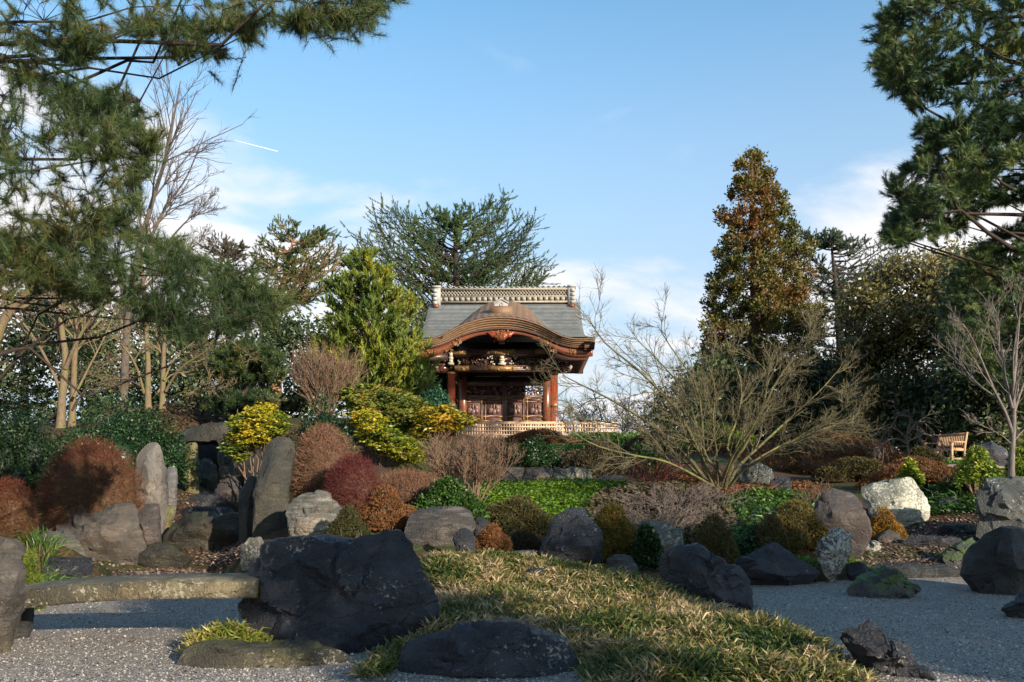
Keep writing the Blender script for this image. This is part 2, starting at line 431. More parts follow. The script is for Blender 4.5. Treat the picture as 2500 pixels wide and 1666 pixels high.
# ------------------------------------------------------------------ what stands where
# rocks: name, label, outline in photo pixels at its own distance D, D, thickness, material key, options
ROCKS = [
 ('boulder', 'huge flat-topped blue-black boulder at the end of the stone bridge', [(578,1480),(576,1420),(606,1365),(640,1325),(690,1311),(738,1305),(800,1311),(860,1313),(937,1308),(960,1299),(988,1300),(1005,1314),(1022,1355),(1040,1395),(1069,1463),(1062,1520),(990,1570),(900,1620),(760,1630),(655,1620),(600,1570)], 8.4, 1.3, 'dark', dict(sub=6, rough=.044, cuts=9, lim=.98)),
 ('low_stone', 'long low dark stone lying at the foot of the flat-topped boulder', [(428,1642),(440,1592),(470,1566),(560,1569),(660,1573),(760,1577),(860,1592),(884,1632),(800,1655),(700,1655),(600,1660),(500,1660)], 7.5, .55, 'olive', dict(sub=5, rough=.05, cuts=5)),
 ('boulder', 'broad cracked blue-topped boulder sunk in the front edge of bamboo grass', [(965,1600),(985,1575),(1050,1560),(1105,1545),(1120,1525),(1180,1515),(1260,1520),(1330,1540),(1390,1568),(1408,1610),(1425,1660),(1390,1700),(1100,1705),(985,1670)], 7.3, 1.0, 'dark', dict(sub=5, rough=.038, cuts=8)),
 ('boulder', 'jagged black rock leaning at the tip of the bamboo grass bed', [(2050,1552),(2085,1532),(2115,1512),(2140,1520),(2160,1560),(2200,1562),(2232,1580),(2228,1612),(2252,1650),(2280,1710),(2130,1720),(2110,1640),(2085,1590)], 7.1, .55, 'dark', dict(sub=5, rough=.06, cuts=6)),
 ('boulder', 'dark shark-fin boulder standing at the back of the bamboo grass', [(1317,1336),(1338,1306),(1363,1263),(1393,1249),(1419,1244),(1440,1272),(1461,1306),(1476,1387),(1470,1410),(1397,1412),(1330,1400)], 12.5, .75, 'dark', dict(sub=4, rough=.05, cuts=7)),
 ('boulder', 'small brown-grey striped stone beneath the rusty clipped mound', [(1476,1372),(1504,1352),(1542,1357),(1561,1387),(1560,1420),(1482,1420)], 12.0, .4, 'strata', dict(sub=4, rough=.03, cuts=4)),
 ('boulder', 'long slate-blue boulder with a low saddle, between bamboo grass and gravel', [(1608,1400),(1610,1352),(1627,1331),(1660,1322),(1695,1318),(1716,1327),(1740,1356),(1790,1380),(1815,1402),(1841,1458),(1825,1490),(1770,1490),(1690,1460),(1630,1435)], 10.6, .8, 'slate', dict(sub=5, rough=.05, cuts=7)),
 ('boulder', 'flat grey-purple slab with a low peak bordering the gravel', [(1730,1385),(1750,1360),(1830,1361),(1875,1335),(1894,1325),(1907,1335),(1950,1365),(1988,1382),(2022,1412),(1980,1430),(1835,1440),(1740,1430)], 13.0, .6, 'slate', dict(sub=4, rough=.04, cuts=5)),
 ('boulder', 'rough white-crusted stone propped against the tall pointed boulder', [(1996,1344),(2022,1297),(2047,1276),(2077,1293),(2081,1340),(2062,1400),(2015,1405)], 13.2, .4, 'crust', dict(sub=4, rough=.08, cuts=6)),
 ('boulder', 'tall pointed brown-grey boulder above the gravel cove', [(1986,1246),(2013,1204),(2043,1183),(2064,1176),(2090,1195),(2107,1238),(2122,1272),(2118,1310),(2105,1350),(2040,1350),(1990,1310)], 14.5, .7, 'brown', dict(sub=4, rough=.035, cuts=6)),
 ('boulder', 'big rounded pale lichen-covered boulder below the rusty heather', [(2105,1193),(2158,1174),(2204,1169),(2226,1174),(2260,1212),(2270,1246),(2268,1295),(2217,1305),(2150,1295),(2115,1260)], 17.0, 1.1, 'pale', dict(sub=4, rough=.04, cuts=5)),
 ('boulder', 'low pyramid stone with bright moss sitting alone on the gravel', [(2064,1444),(2102,1412),(2158,1380),(2200,1399),(2221,1420),(2258,1437),(2209,1462),(2158,1470),(2090,1460)], 11.7, .9, 'mossy', dict(sub=5, rough=.07, cuts=7)),
 ('boulder', 'large square-edged black boulder on the edge of the gravel by the stream', [(2359,1412),(2374,1340),(2383,1297),(2396,1289),(2440,1287),(2500,1293),(2570,1305),(2580,1455),(2500,1465),(2400,1455)], 12.0, 1.1, 'black', dict(sub=4, rough=.035, cuts=6)),
 ('boulder', 'small low blue-grey stone poking from the open gravel', [(2446,1490),(2480,1463),(2530,1440),(2570,1470),(2560,1515),(2470,1515)], 10.0, .5, 'slate', dict(sub=4, rough=.05, cuts=5)),
 ('boulder', 'stepped blue-green boulder at the foot of the pale bare tree', [(2376,1280),(2383,1204),(2406,1195),(2412,1166),(2480,1168),(2510,1172),(2560,1200),(2570,1300),(2440,1310),(2380,1300)], 15.2, 1.0, 'green', dict(sub=4, rough=.06, cuts=6)),
 ('kerb_stone', 'long dark kerb stone holding back the stream bed above the gravel', [(2100,1378),(2140,1374),(2302,1378),(2362,1386),(2380,1400),(2370,1425),(2200,1425),(2100,1412)], 13.9, .4, 'black', dict(sub=4, rough=.04, cuts=4)),
 ('stream_stone', 'flat blue slab lying across the upper stream bed', [(2200,1316),(2238,1306),(2302,1312),(2357,1314),(2352,1338),(2281,1342),(2215,1336)], 15.3, .6, 'slate', dict(sub=4, rough=.05, cuts=4)),
 ('stream_stone', 'round-backed dark stone wedged below the stepped blue-green boulder', [(2285,1296),(2302,1282),(2345,1280),(2383,1282),(2392,1300),(2357,1318),(2300,1312)], 16.0, .5, 'dark', dict(sub=4, rough=.05, cuts=4)),
 ('stream_stone', 'tilted wet stone ramp with moss beside the square-edged boulder', [(2294,1362),(2340,1325),(2379,1306),(2392,1330),(2390,1385),(2320,1390)], 14.3, .6, 'mossy', dict(sub=4, rough=.05, cuts=4)),
 ('stream_stone', 'tan flat-faced stone between orange moss and stream bed', [(2138,1312),(2170,1291),(2192,1297),(2202,1318),(2178,1338),(2140,1332)], 15.6, .35, 'brown', dict(sub=4, rough=.04, cuts=5)),
 ('stream_stone', 'small grey cobble behind the rough white-crusted stone', [(2109,1337),(2124,1321),(2149,1323),(2153,1342),(2130,1352),(2112,1350)], 14.9, .25, 'crust', dict(sub=3, rough=.05, cuts=4)),
 ('stream_stone', 'grey-purple wedge stone at the corner of the dark kerb stone', [(2066,1378),(2102,1369),(2126,1391),(2128,1412),(2081,1420),(2068,1405)], 13.4, .35, 'slate', dict(sub=4, rough=.04, cuts=5)),
 ('boulder', 'black boulder in deep shade behind the stream stones', [(2268,1255),(2289,1217),(2336,1212),(2376,1229),(2384,1290),(2300,1296),(2265,1290)], 17.6, .9, 'black', dict(sub=4, rough=.05, cuts=5)),
 ('boulder', 'large dark rounded rock near the wooden bench', [(2358,1100),(2366,1089),(2390,1081),(2429,1081),(2455,1091),(2467,1115),(2466,1150),(2366,1150),(2356,1130)], 28.0, 1.2, 'dark', dict(sub=4, rough=.05, cuts=5)),
 ('boulder', 'grey lichened stone under the contorted bare twigs', [(1548,1300),(1576,1275),(1631,1284),(1661,1297),(1670,1325),(1660,1375),(1570,1375),(1548,1340)], 13.8, .6, 'pale2', dict(sub=4, rough=.05, cuts=5)),
 ('boulder', 'wide striated grey stone under a leafy cushion behind the flat-topped boulder', [(990,1275),(1015,1250),(1060,1243),(1120,1240),(1145,1250),(1156,1290),(1160,1350),(1100,1360),(990,1340)], 13.2, .6, 'strata', dict(sub=4, rough=.04, cuts=5)),
 ('boulder', 'small blue four-sided stone in front of the striated grey stone', [(1105,1315),(1120,1291),(1140,1290),(1161,1306),(1162,1350),(1112,1350)], 12.3, .35, 'slate', dict(sub=4, rough=.03, cuts=6)),
 ('boulder', 'small blue stone half hidden beside the dark olive mound', [(1152,1285),(1165,1264),(1185,1268),(1198,1284),(1198,1305),(1155,1305)], 13.9, .35, 'slate', dict(sub=4, rough=.03, cuts=5)),
 ('flat_stone', 'flat blue-grey stone surrounded by bamboo grass', [(1245,1412),(1270,1398),(1295,1391),(1331,1387),(1334,1410),(1310,1432),(1262,1440)], 11.0, .5, 'slate', dict(sub=4, rough=.04, cuts=4)),
 ('flat_stone', 'pale flat stone between bamboo grass and brown cushion plants', [(1228,1352),(1260,1344),(1310,1343),(1324,1352),(1318,1372),(1236,1372)], 12.6, .35, 'pale2', dict(sub=4, rough=.04, cuts=4)),
 ('boulder', 'big fractured grey-brown boulder beneath the large red clipped shrub', [(130,1280),(153,1251),(187,1242),(246,1242),(300,1237),(329,1234),(342,1272),(354,1330),(350,1385),(204,1390),(140,1370)], 15.0, 1.0, 'fract', dict(sub=4, rough=.06, cuts=8)),
 ('boulder', 'dome-shaped grey stone with fine layers left of the fractured boulder', [(82,1325),(100,1303),(127,1293),(157,1291),(187,1310),(210,1342),(212,1385),(100,1385),(84,1360)], 14.2, .5, 'strata2', dict(sub=4, rough=.04, cuts=5)),
 ('kerb_stone', 'long dark squared block at the back edge of the gravel', [(74,1374),(106,1361),(160,1362),(217,1359),(224,1392),(220,1422),(140,1428),(80,1415)], 13.4, .45, 'dark', dict(sub=4, rough=.03, cuts=4)),
 ('boulder', 'dark leaf-shaped stone lying in wood chippings', [(322,1362),(340,1335),(382,1325),(425,1331),(478,1364),(440,1395),(382,1402),(340,1390)], 15.0, .8, 'olivedark', dict(sub=4, rough=.03, cuts=4)),
 ('boulder', 'round grey boulder behind the tall stone at the bridge end', [(-60,1325),(-10,1308),(25,1315),(45,1340),(56,1368),(54,1430),(-60,1435)], 10.8, .6, 'fract', dict(sub=4, rough=.05, cuts=5)),
 ('boulder', 'tall grey stone with undercut foot at the end of the bridge', [(-90,1372),(0,1359),(40,1359),(52,1365),(55,1395),(43,1442),(22,1490),(6,1530),(-10,1580),(-20,1630),(-90,1640)], 7.9, .7, 'fract', dict(sub=5, rough=.05, cuts=6)),
 ('bridge_support', 'pale upright stone propping up the bridge beside the tall grey stone', [(-30,1500),(5,1497),(26,1503),(32,1560),(25,1600),(-10,1620),(-40,1610)], 8.05, .25, 'olive', dict(sub=4, rough=.03, cuts=4)),
 ('bridge_support', 'dark upright block under the far corner of the stone bridge', [(28,1490),(55,1472),(77,1474),(72,1545),(62,1580),(34,1582)], 8.75, .25, 'black', dict(sub=4, rough=.03, cuts=4)),
 ('standing_stone', 'white-faced standing stone beside the large red clipped shrub', [(330,1110),(345,1085),(374,1074),(391,1081),(401,1136),(400,1190),(398,1300),(335,1310),(330,1200)], 16.4, .6, 'white', dict(sub=4, rough=.05, cuts=6)),
 ('standing_stone', 'purple-brown slab at the base of the white-faced standing stone', [(336,1245),(350,1234),(386,1230),(391,1290),(390,1345),(340,1350)], 15.4, .4, 'brown', dict(sub=4, rough=.04, cuts=5)),
 ('standing_stone', 'slim smooth grey post stone near the cave steps', [(404,1146),(410,1139),(432,1140),(430,1200),(428,1260),(394,1262),(398,1200)], 17.0, .3, 'slatepale', dict(sub=4, rough=.02, cuts=5)),
 ('cave_pillar', 'mossy yellow-green fluted stone pillar at the cave mouth', [(448,1090),(460,1080),(480,1080),(485,1140),(486,1225),(455,1228),(450,1160)], 18.8, .45, 'yellow', dict(sub=4, rough=.04, cuts=5)),
 ('cave_stone', 'speckled dark stone standing inside the cave', [(480,1140),(495,1120),(512,1115),(527,1140),(533,1215),(480,1220)], 20.2, .5, 'olivedark', dict(sub=4, rough=.05, cuts=5)),
 ('cave_pillar', 'leaning brown stone pillar at the cave mouth below the yellow shrub', [(528,1075),(545,1066),(558,1068),(566,1127),(575,1180),(580,1220),(545,1222),(540,1150)], 19.0, .45, 'olive', dict(sub=4, rough=.05, cuts=5)),
 ('cave_stone', 'rounded brown rock at the foot of the leaning cave pillar', [(530,1185),(545,1166),(568,1162),(583,1175),(590,1215),(580,1245),(535,1240)], 18.2, .5, 'brown', dict(sub=4, rough=.05, cuts=5)),
 ('cave_lintel', 'heavy dark lintel stone roofing the cave mouth', [(425,1062),(445,1040),(520,1032),(590,1030),(625,1045),(622,1075),(560,1072),(445,1080)], 21.2, 4.9, 'olivedark', dict(sub=4, rough=.05, cuts=5)),
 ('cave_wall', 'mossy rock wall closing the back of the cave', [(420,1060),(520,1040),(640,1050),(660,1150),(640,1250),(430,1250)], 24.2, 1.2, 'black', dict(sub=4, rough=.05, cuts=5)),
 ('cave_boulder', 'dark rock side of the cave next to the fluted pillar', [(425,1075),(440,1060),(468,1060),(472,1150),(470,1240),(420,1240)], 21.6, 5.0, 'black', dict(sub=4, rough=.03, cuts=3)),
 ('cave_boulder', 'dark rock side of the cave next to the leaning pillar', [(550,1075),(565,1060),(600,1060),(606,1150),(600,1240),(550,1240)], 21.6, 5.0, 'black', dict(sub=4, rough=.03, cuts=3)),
 ('step_stone', 'massive wet dark slab forming the lowest cave step', [(388,1300),(410,1272),(428,1259),(527,1255),(612,1255),(624,1297),(618,1350),(501,1358),(440,1350),(396,1330)], 16.0, .9, 'olivedark', dict(sub=4, rough=.05, cuts=6)),
 ('step_stone', 'blue-topped step stone just above the lowest cave slab', [(428,1252),(470,1240),(560,1238),(588,1248),(590,1285),(440,1290)], 17.2, .7, 'dark', dict(sub=4, rough=.05, cuts=4)),
 ('step_stone', 'low step stone directly before the cave opening', [(428,1232),(480,1209),(530,1206),(560,1215),(578,1240),(570,1262),(435,1262)], 18.1, .7, 'dark', dict(sub=4, rough=.05, cuts=4)),
 ('step_stone', 'yellow-green mossy block beside the massive cave slab', [(388,1245),(400,1232),(428,1237),(420,1265),(412,1300),(405,1330),(388,1330)], 16.6, .45, 'yellow', dict(sub=4, rough=.04, cuts=4)),
 ('standing_stone', 'tall grey standing slab between yellow shrub and brown ball shrub', [(620,1297),(627,1170),(640,1093),(670,1066),(704,1056),(722,1078),(713,1127),(706,1204),(702,1320),(650,1335),(618,1330)], 14.5, .5, 'slabgrey', dict(sub=4, rough=.025, cuts=6)),
 ('standing_stone', 'shaded dark green slab leaning beside the tall grey standing slab', [(584,1204),(606,1157),(630,1161),(634,1240),(634,1330),(582,1330)], 15.2, .45, 'olivedark', dict(sub=4, rough=.04, cuts=5)),
 ('boulder', 'pale boulder with swirling folded bands under the ball shrubs', [(702,1225),(738,1208),(797,1206),(822,1225),(838,1250),(830,1280),(820,1340),(704,1345)], 13.5, .7, 'swirl', dict(sub=4, rough=.06, cuts=7)),
 ('boulder', 'small pale olive stone beside the flat-topped boulder', [(582,1340),(606,1314),(644,1310),(650,1350),(640,1385),(590,1385)], 12.4, .4, 'pale2', dict(sub=4, rough=.05, cuts=6)),
 ('retaining_stone', 'dark slanting stone of the low terrace wall by the vase-shaped bush', [(1186,1168),(1209,1140),(1262,1138),(1284,1140),(1268,1180),(1240,1196),(1190,1196)], 24.0, .6, 'strata', dict(sub=4, rough=.05, cuts=5)),
 ('retaining_stone', 'middle stone of the low terrace wall, streaked pale and dark', [(1272,1178),(1284,1139),(1330,1141),(1352,1143),(1340,1182),(1320,1196),(1272,1196)], 24.0, .6, 'fract', dict(sub=4, rough=.05, cuts=5)),
 ('retaining_stone', 'widest pale stone of the low terrace wall above green ground cover', [(1344,1180),(1356,1142),(1400,1143),(1436,1145),(1450,1165),(1446,1194),(1344,1196)], 24.0, .6, 'pale2', dict(sub=4, rough=.05, cuts=5)),
 ('retaining_stone', 'thin flat stone extending the terrace wall toward the bare maple', [(1450,1168),(1470,1160),(1510,1160),(1535,1166),(1530,1185),(1455,1188)], 24.2, .5, 'slate', dict(sub=3, rough=.04, cuts=4)),
 ('boulder', 'grey-green boulder just behind the foot of the bare maple', [(1788,1175),(1800,1142),(1840,1124),(1876,1138),(1886,1165),(1882,1195),(1795,1196)], 22.0, .8, 'green', dict(sub=4, rough=.05, cuts=5)),
 ('boulder', 'low blue stone in red leaf litter right of the bare maple', [(1872,1205),(1884,1170),(1905,1157),(1926,1165),(1932,1200),(1915,1222),(1880,1222)], 19.5, .5, 'slate', dict(sub=4, rough=.05, cuts=5)),
]
# dome shrubs: name, label, u0, u1, vtop, vbase, D, kind, material key, count factor
DOMES = [
 ('clipped_shrub', 'large round red-brown clipped twig shrub on the fractured boulder', 98, 357, 1064, 1246, 15.6, 'twig', 'redtwig', 1.6),
 ('clipped_shrub', 'smaller red clipped shrub above strappy green leaves', -45, 92, 1160, 1282, 13.4, 'twig', 'redtwig', 1.0),
 ('clipped_shrub', 'large brown ball shrub of dense bare twigs', 702, 882, 1027, 1212, 15.0, 'twig', 'browntwig', 1.3),
 ('clipped_shrub', 'dark crimson ball shrub in front of the brown ball shrub', 788, 938, 1102, 1224, 14.0, 'twig', 'crimson', 1.1),
 ('twig_mound', 'low sprawling brown twiggy mound beside the crimson ball shrub', 895, 1100, 1143, 1245, 15.0, 'twig', 'browntwig', 1.0),
 ('evergreen_shrub', 'wide glossy dark green shrub behind the large red clipped shrub', 128, 458, 985, 1140, 18.6, 'leaf', 'glossy', 2.6),
 ('evergreen_shrub', 'feathery dark green shrub left of the glossy shrub', -60, 165, 990, 1170, 17.2, 'leaf', 'darkgreen', 1.8),
 ('evergreen_shrub', 'blue-green glossy shrub above the brown ball shrub', 703, 872, 988, 1080, 18.2, 'leaf', 'glossy', 1.3),
 ('evergreen_shrub', 'blue-green large-leaved shrub against the gate corner', 1000, 1128, 958, 1050, 29.0, 'leaf', 'teal', 1.4),
 ('evergreen_shrub', 'dark leafy round bush on the slope above the terrace wall', 1253, 1362, 1078, 1146, 27.0, 'leaf', 'glossy', 1.0),
 ('heather_mound', 'wide brown-green bush beside the lawn patch', 1382, 1545, 1084, 1160, 26.5, 'needle', 'brownheath', 1.3),
 ('evergreen_shrub', 'dark bush between the lawn patch and the bare maple', 1520, 1612, 1088, 1160, 26.0, 'leaf', 'glossy', .8),
 ('heather_mound', 'dark spreading cushion above the lawn patch near the maple', 1530, 1640, 1062, 1100, 31.0, 'needle', 'brownheath', .8),
 ('heather_mound', 'large dark olive cushion in front of bright ground cover', 1178, 1348, 1224, 1316, 14.6, 'needle', 'oliveheath', 1.6),
 ('heather_mound', 'small orange-brown cushion beside the blue four-sided stone', 1160, 1242, 1289, 1350, 13.1, 'needle', 'rust', .8),
 ('heather_mound', 'small brown cushion behind the pale flat stone', 1232, 1324, 1302, 1352, 13.4, 'needle', 'brownheath', .8),
 ('heather_mound', 'upright olive and orange mound behind the shark-fin boulder', 1430, 1558, 1247, 1368, 12.9, 'needle', 'oliveorange', 1.4),
 ('evergreen_shrub', 'dark small-leaved shrub between olive mound and lichened stone', 1543, 1612, 1290, 1392, 12.5, 'leaf', 'glossy', .8),
 ('heather_mound', 'olive bush behind the saddle-backed boulder', 1685, 1800, 1272, 1385, 13.0, 'needle', 'oliveheath', 1.1),
 ('evergreen_shrub', 'dark green leafy bush above the flat grey-purple slab', 1785, 1900, 1300, 1390, 13.7, 'leaf', 'glossy', .9),
 ('heather_mound', 'broad mossy brown mound beside the tall pointed boulder', 1840, 2035, 1236, 1350, 14.6, 'needle', 'mossbrown', 1.6),
 ('heather_mound', 'little olive cushion in front of the mossy brown mound', 1838, 1920, 1266, 1325, 13.6, 'needle', 'oliveheath', .8),
 ('moss_mound', 'orange moss hummock between pointed boulder and stream', 2108, 2205, 1252, 1340, 15.9, 'needle', 'orangemoss', .9),
 ('heather_mound', 'long rusty orange heather bank behind the maple', 1790, 2215, 1068, 1165, 27.5, 'needle', 'rust', 2.8),
 ('heather_mound', 'rusty brown heather mound above the pale boulder', 2110, 2360, 1126, 1215, 20.5, 'needle', 'rust', 1.8),
 ('heather_mound', 'olive heather strip between the two rusty banks', 1995, 2170, 1122, 1180, 23.5, 'needle', 'oliveheath', 1.4),
 ('heather_mound', 'olive cushion just below the wooden bench', 2190, 2302, 1096, 1145, 27.0, 'needle', 'oliveheath', .9),
 ('hedge_bush', 'orange-brown low hedge bush under the lattice fence', 1235, 1405, 1053, 1092, 37.0, 'needle', 'rust', 1.1),
 ('hedge_bush', 'low green hedge bush right of the fence', 1385, 1560, 1061, 1092, 37.5, 'leaf', 'midgreen', 1.2),
 ('flowering_shrub', 'bright yellow-green shrub seen through the maple stems', 1640, 1835, 1040, 1105, 30.0, 'whorl', 'lime', 1.2),
 ('flowering_shrub', 'small lime-yellow shrub in front of rusty heather', 2196, 2247, 1130, 1195, 19.0, 'whorl', 'lime', .35),
 ('flowering_shrub', 'open lime-green shrub below the dark rock by the bench', 2335, 2432, 1098, 1200, 17.8, 'whorl', 'lime', .35),
 ('evergreen_shrub', 'bright green shrub behind the pale bare tree', 2462, 2560, 1075, 1200, 19.5, 'whorl', 'lime', .9),
 ('evergreen_shrub', 'low dark green bush between heather and stepped boulder', 2270, 2420, 1165, 1240, 18.5, 'leaf', 'midgreen', 1.1),
 ('moss_mound', 'bright moss mound peeking beside the tall stone at the bridge', 42, 106, 1360, 1445, 10.6, 'needle', 'moss', .8),
 ('leafy_cushion', 'dark leafy cushion growing on the striated grey stone', 1000, 1180, 1180, 1280, 14.2, 'leaf', 'midgreen', 1.3),
 ('leafy_cushion', 'dark mossy cushion under the swirl-banded boulder', 800, 900, 1250, 1340, 12.8, 'needle', 'mossdark', 1.0),
 ('twig_mound', 'orange-brown bush below the low sprawling twig mound', 870, 1010, 1200, 1300, 13.8, 'needle', 'rust', 1.2),
]

# ------------------------------------------------------------------ terrain
PM = ([-60, 11.6, 13.2, 16, 19, 22, 25, 28, 34, 38, 41, 52, 70, 200], [-.14, -.14, .15, .5, .9, 1.19, 1.46, 1.95, 2.72, 3.2, 3.5, 3.5, 2.4, 1.5])
PL = ([-60, 14.6, 16, 17.2, 19, 24, 40, 70, 200], [-.14, -.14, .45, 1.2, 1.9, 2.7, 3.0, 2.4, 1.5])
PR = ([-60, 13.4, 15, 17, 22, 26, 32, 45, 70, 200], [-.14, -.14, .25, .6, 1.3, 1.75, 2.15, 2.3, 2.0, 1.5])
SASA = [(u, d) for u, d in [(870, 6.95), (940, 6.85), (975, 7.7), (1080, 8.1), (1300, 8.1), (1410, 7.6), (1440, 6.6), (1480, 6.35), (1800, 6.25), (2130, 6.3), (2120, 6.9), (2010, 8.1), (1840, 9.4), (1700, 10.3), (1600, 10.9), (1480, 11.7), (1250, 12.2), (1030, 12.0), (1005, 10.8), (1062, 9.3), (1020, 8.6), (930, 7.7)]]
SASA = np.array([(X(u, d), d) for u, d in SASA])
def sstep(a, b, x):
    t = np.clip((x - a) / (b - a), 0, 1); return t * t * (3 - 2 * t)
def polydist(poly, x, y):
    d = np.full(len(x), 1e9); n = len(poly)
    for i in range(n):
        a = poly[i]; b = poly[(i + 1) % n]; ab = b - a
        t = np.clip(((x - a[0]) * ab[0] + (y - a[1]) * ab[1]) / (ab @ ab), 0, 1)
        d = np.minimum(d, np.hypot(x - a[0] - t * ab[0], y - a[1] - t * ab[1]))
    return np.where(inside(poly, x, y), d, -d)
def g0(x, y):
    a = x / np.maximum(y, 6.0)
    m = np.interp(y, *PM); l = np.interp(y, *PL); r = np.interp(y, *PR)
    wl = sstep(-0.26, -0.37, a); wr = sstep(0.22, 0.42, a)
    z = m * (1 - wl - wr) + l * wl + r * wr
    s = sstep(-0.25, 0.35, polydist(SASA, x, y))
    return np.maximum(z, s * (0.05 + 0.018 * np.clip(y - 6.2, 0, 6)) + (1 - s) * -0.14)
CP = []
for nm, lb, pl, D, th, mk, op in ROCKS:
    q = np.array(pl); z = Zv(q[:, 1].max() - 12, D)
    if z > 0.22 and op.get('ctl', 1): CP.append((X(q[:, 0].mean(), D), D, z))
for nm, lb, u0, u1, vt, vb, D, kd, mk, cf in DOMES:
    z = Zv(vb - 4, D)
    if z > 0.15: CP.append((X((u0 + u1) / 2, D), D, z))
for u, v, D in [(620, 1008, 27.5), (720, 1003, 28.5), (830, 1003, 30), (500, 1008, 27), (300, 1010, 27), (1300, 1205, 21.5), (1300, 1240, 19), (1420, 1190, 22.5), (1750, 1192, 19.8), (1420, 1096, 33), (1330, 1092, 34), (1480, 1100, 32.5), (2310, 1123, 31.5), (2470, 1172, 17), (2210, 1140, 25), (450, 1262, 17.6), (500, 1238, 19.3), (540, 1240, 19.0), (510, 1225, 20.5), (515, 1222, 22.0), (520, 1220, 23.4),
               (150, 1040, 24), (380, 1000, 26), (1231, 1068, 42), (1100, 1068, 42), (1400, 1068, 42), (1231, 1080, 45), (1000, 1070, 42), (2250, 1352, 14.8), (2180, 1350, 14.7), (1950, 1225, 18), (1880, 1215, 18.5), (1600, 1130, 24), (1700, 1110, 27), (2080, 1210, 18.5)]:
    CP.append((X(u, D), D, Zv(v, D)))
CP = np.array(CP)
CR = CP[:, 2] - g0(CP[:, 0], CP[:, 1])
GRAV = [np.array([(X(u, d), d) for u, d in L]) for L in ([(-400, 4), (-400, 12.4), (60, 13.0), (230, 13.7), (330, 14.7), (480, 14.7), (590, 12.8), (640, 11.5), (720, 9.6), (860, 7.6), (950, 6.6), (960, 4)], [(2200, 4), (2150, 6.1), (2145, 6.9), (2035, 8.1), (1865, 9.6), (1800, 10.6), (1760, 12.6), (1850, 13.0), (2030, 13.3), (2120, 13.6), (2370, 13.7), (2800, 12.5), (2800, 4)])]
def ground(x, y):
    x = np.atleast_1d(np.asarray(x, float)); y = np.atleast_1d(np.asarray(y, float))
    z = g0(x, y); num = np.zeros_like(z); den = np.full_like(z, 0.25)
    for (px, py, pz), r in zip(CP, CR):
        s = 0.035 * py + 0.35
        w = np.exp(-((x - px) ** 2 + (y - py) ** 2) / (2 * s * s)); num += w * r; den += w
    p = np.stack([x, y, np.zeros_like(x)], 1)
    z = z + num / den + np.where(z > 0.05, 0.05, 0.012) * fbm(p * 0.9, 3, 5)
    for gp_ in GRAV:
        s = sstep(-.3, .1, polydist(gp_, x, y)); z = z * (1 - s) + np.minimum(z, -.12) * s
    return z

def soil_material():
    m, t, p, out = newmat('soil')
    co = objco(t)
    a = noise(t, co, 0.5, 5, 0.6); b = noise(t, co, 14, 6, 0.75); c2 = noise(t, co, 55, 3, 0.7)
    col = ramp(t, b, [(0.3, (0.020, 0.012, 0.007)), (0.5, (0.06, 0.034, 0.018)), (0.7, (0.13, 0.078, 0.045))])
    grn = ramp(t, c2, [(0.3, (0.018, 0.03, 0.008)), (0.7, (0.06, 0.085, 0.022))])
    col = mix(t, mapr(t, a, 0.5, 0.62), col, grn)
    t.links.new(col, p.inputs['Base Color']); p.inputs['Roughness'].default_value = 0.9
    p.inputs['Specular IOR Level'].default_value = 0.2
    bump(t, p, mix(t, 0.4, b, c2), 1.0, 0.05)
    return m
MSOIL = soil_material()
def grid_obj(name, xs, ys, zf, mat, kind='structure'):
    gx, gy = np.meshgrid(xs, ys); z = zf(gx.ravel(), gy.ravel())
    v = np.stack([gx.ravel(), gy.ravel(), z], 1); nx, ny = len(xs), len(ys)
    i = (np.arange(ny - 1)[:, None] * nx + np.arange(nx - 1)[None]).ravel()
    f = np.stack([i, i + 1, i + nx + 1, i + nx], 1)
    mb = MB(); mb.add(v, f)
    return tag(mb.build(name, mat, smooth=True), kind=kind)
xs = np.concatenate([np.linspace(-1500, -40, 14), np.linspace(-34, -16, 24), np.linspace(-15.7, 15.7, 125), np.linspace(16, 34, 24), np.linspace(40, 1500, 14)])
ys = np.concatenate([np.linspace(-300, -5, 10), np.linspace(0, 5.6, 8), np.linspace(5.8, 26, 110), np.linspace(26.4, 55, 60), np.linspace(58, 120, 16), np.linspace(150, 2500, 14)])
tag(grid_obj('ground', xs, ys, ground, MSOIL), 'dark planted soil of the rockery slope rising behind the gravel')

def gravel_material():
    m, t, p, out = newmat('gravel')
    co = objco(t)
    v = t.nodes.new('ShaderNodeTexVoronoi'); v.inputs['Scale'].default_value = 82; t.links.new(co, v.inputs['Vector'])
    v2 = t.nodes.new('ShaderNodeTexVoronoi'); v2.inputs['Scale'].default_value = 27; t.links.new(co, v2.inputs['Vector'])
    s = t.nodes.new('ShaderNodeSeparateXYZ'); t.links.new(v.outputs['Color'], s.inputs[0])
    c = ramp(t, s.outputs[0], [(0.0, (0.12, 0.105, 0.095)), (0.35, (0.28, 0.25, 0.222)), (0.7, (0.39, 0.352, 0.312)), (1.0, (0.52, 0.475, 0.425))])
    big = noise(t, co, 0.7, 5, 0.65)
    c = mix(t, mapr(t, big, 0.42, 0.72, 0.0, 0.35), c, (0.17, 0.14, 0.11))
    c = mix(t, mapr(t, v.outputs['Distance'], 0.35, 0.75, 0.0, 0.65), c, (0.05, 0.046, 0.042))
    t.links.new(c, p.inputs['Base Color']); p.inputs['Roughness'].default_value = 0.75
    p.inputs['Specular IOR Level'].default_value = 0.3
    h = mix(t, 0.4, v.outputs['Distance'], v2.outputs['Distance'])
    bump(t, p, h, 0.9, -0.03)
    return m
MGRAV = gravel_material()
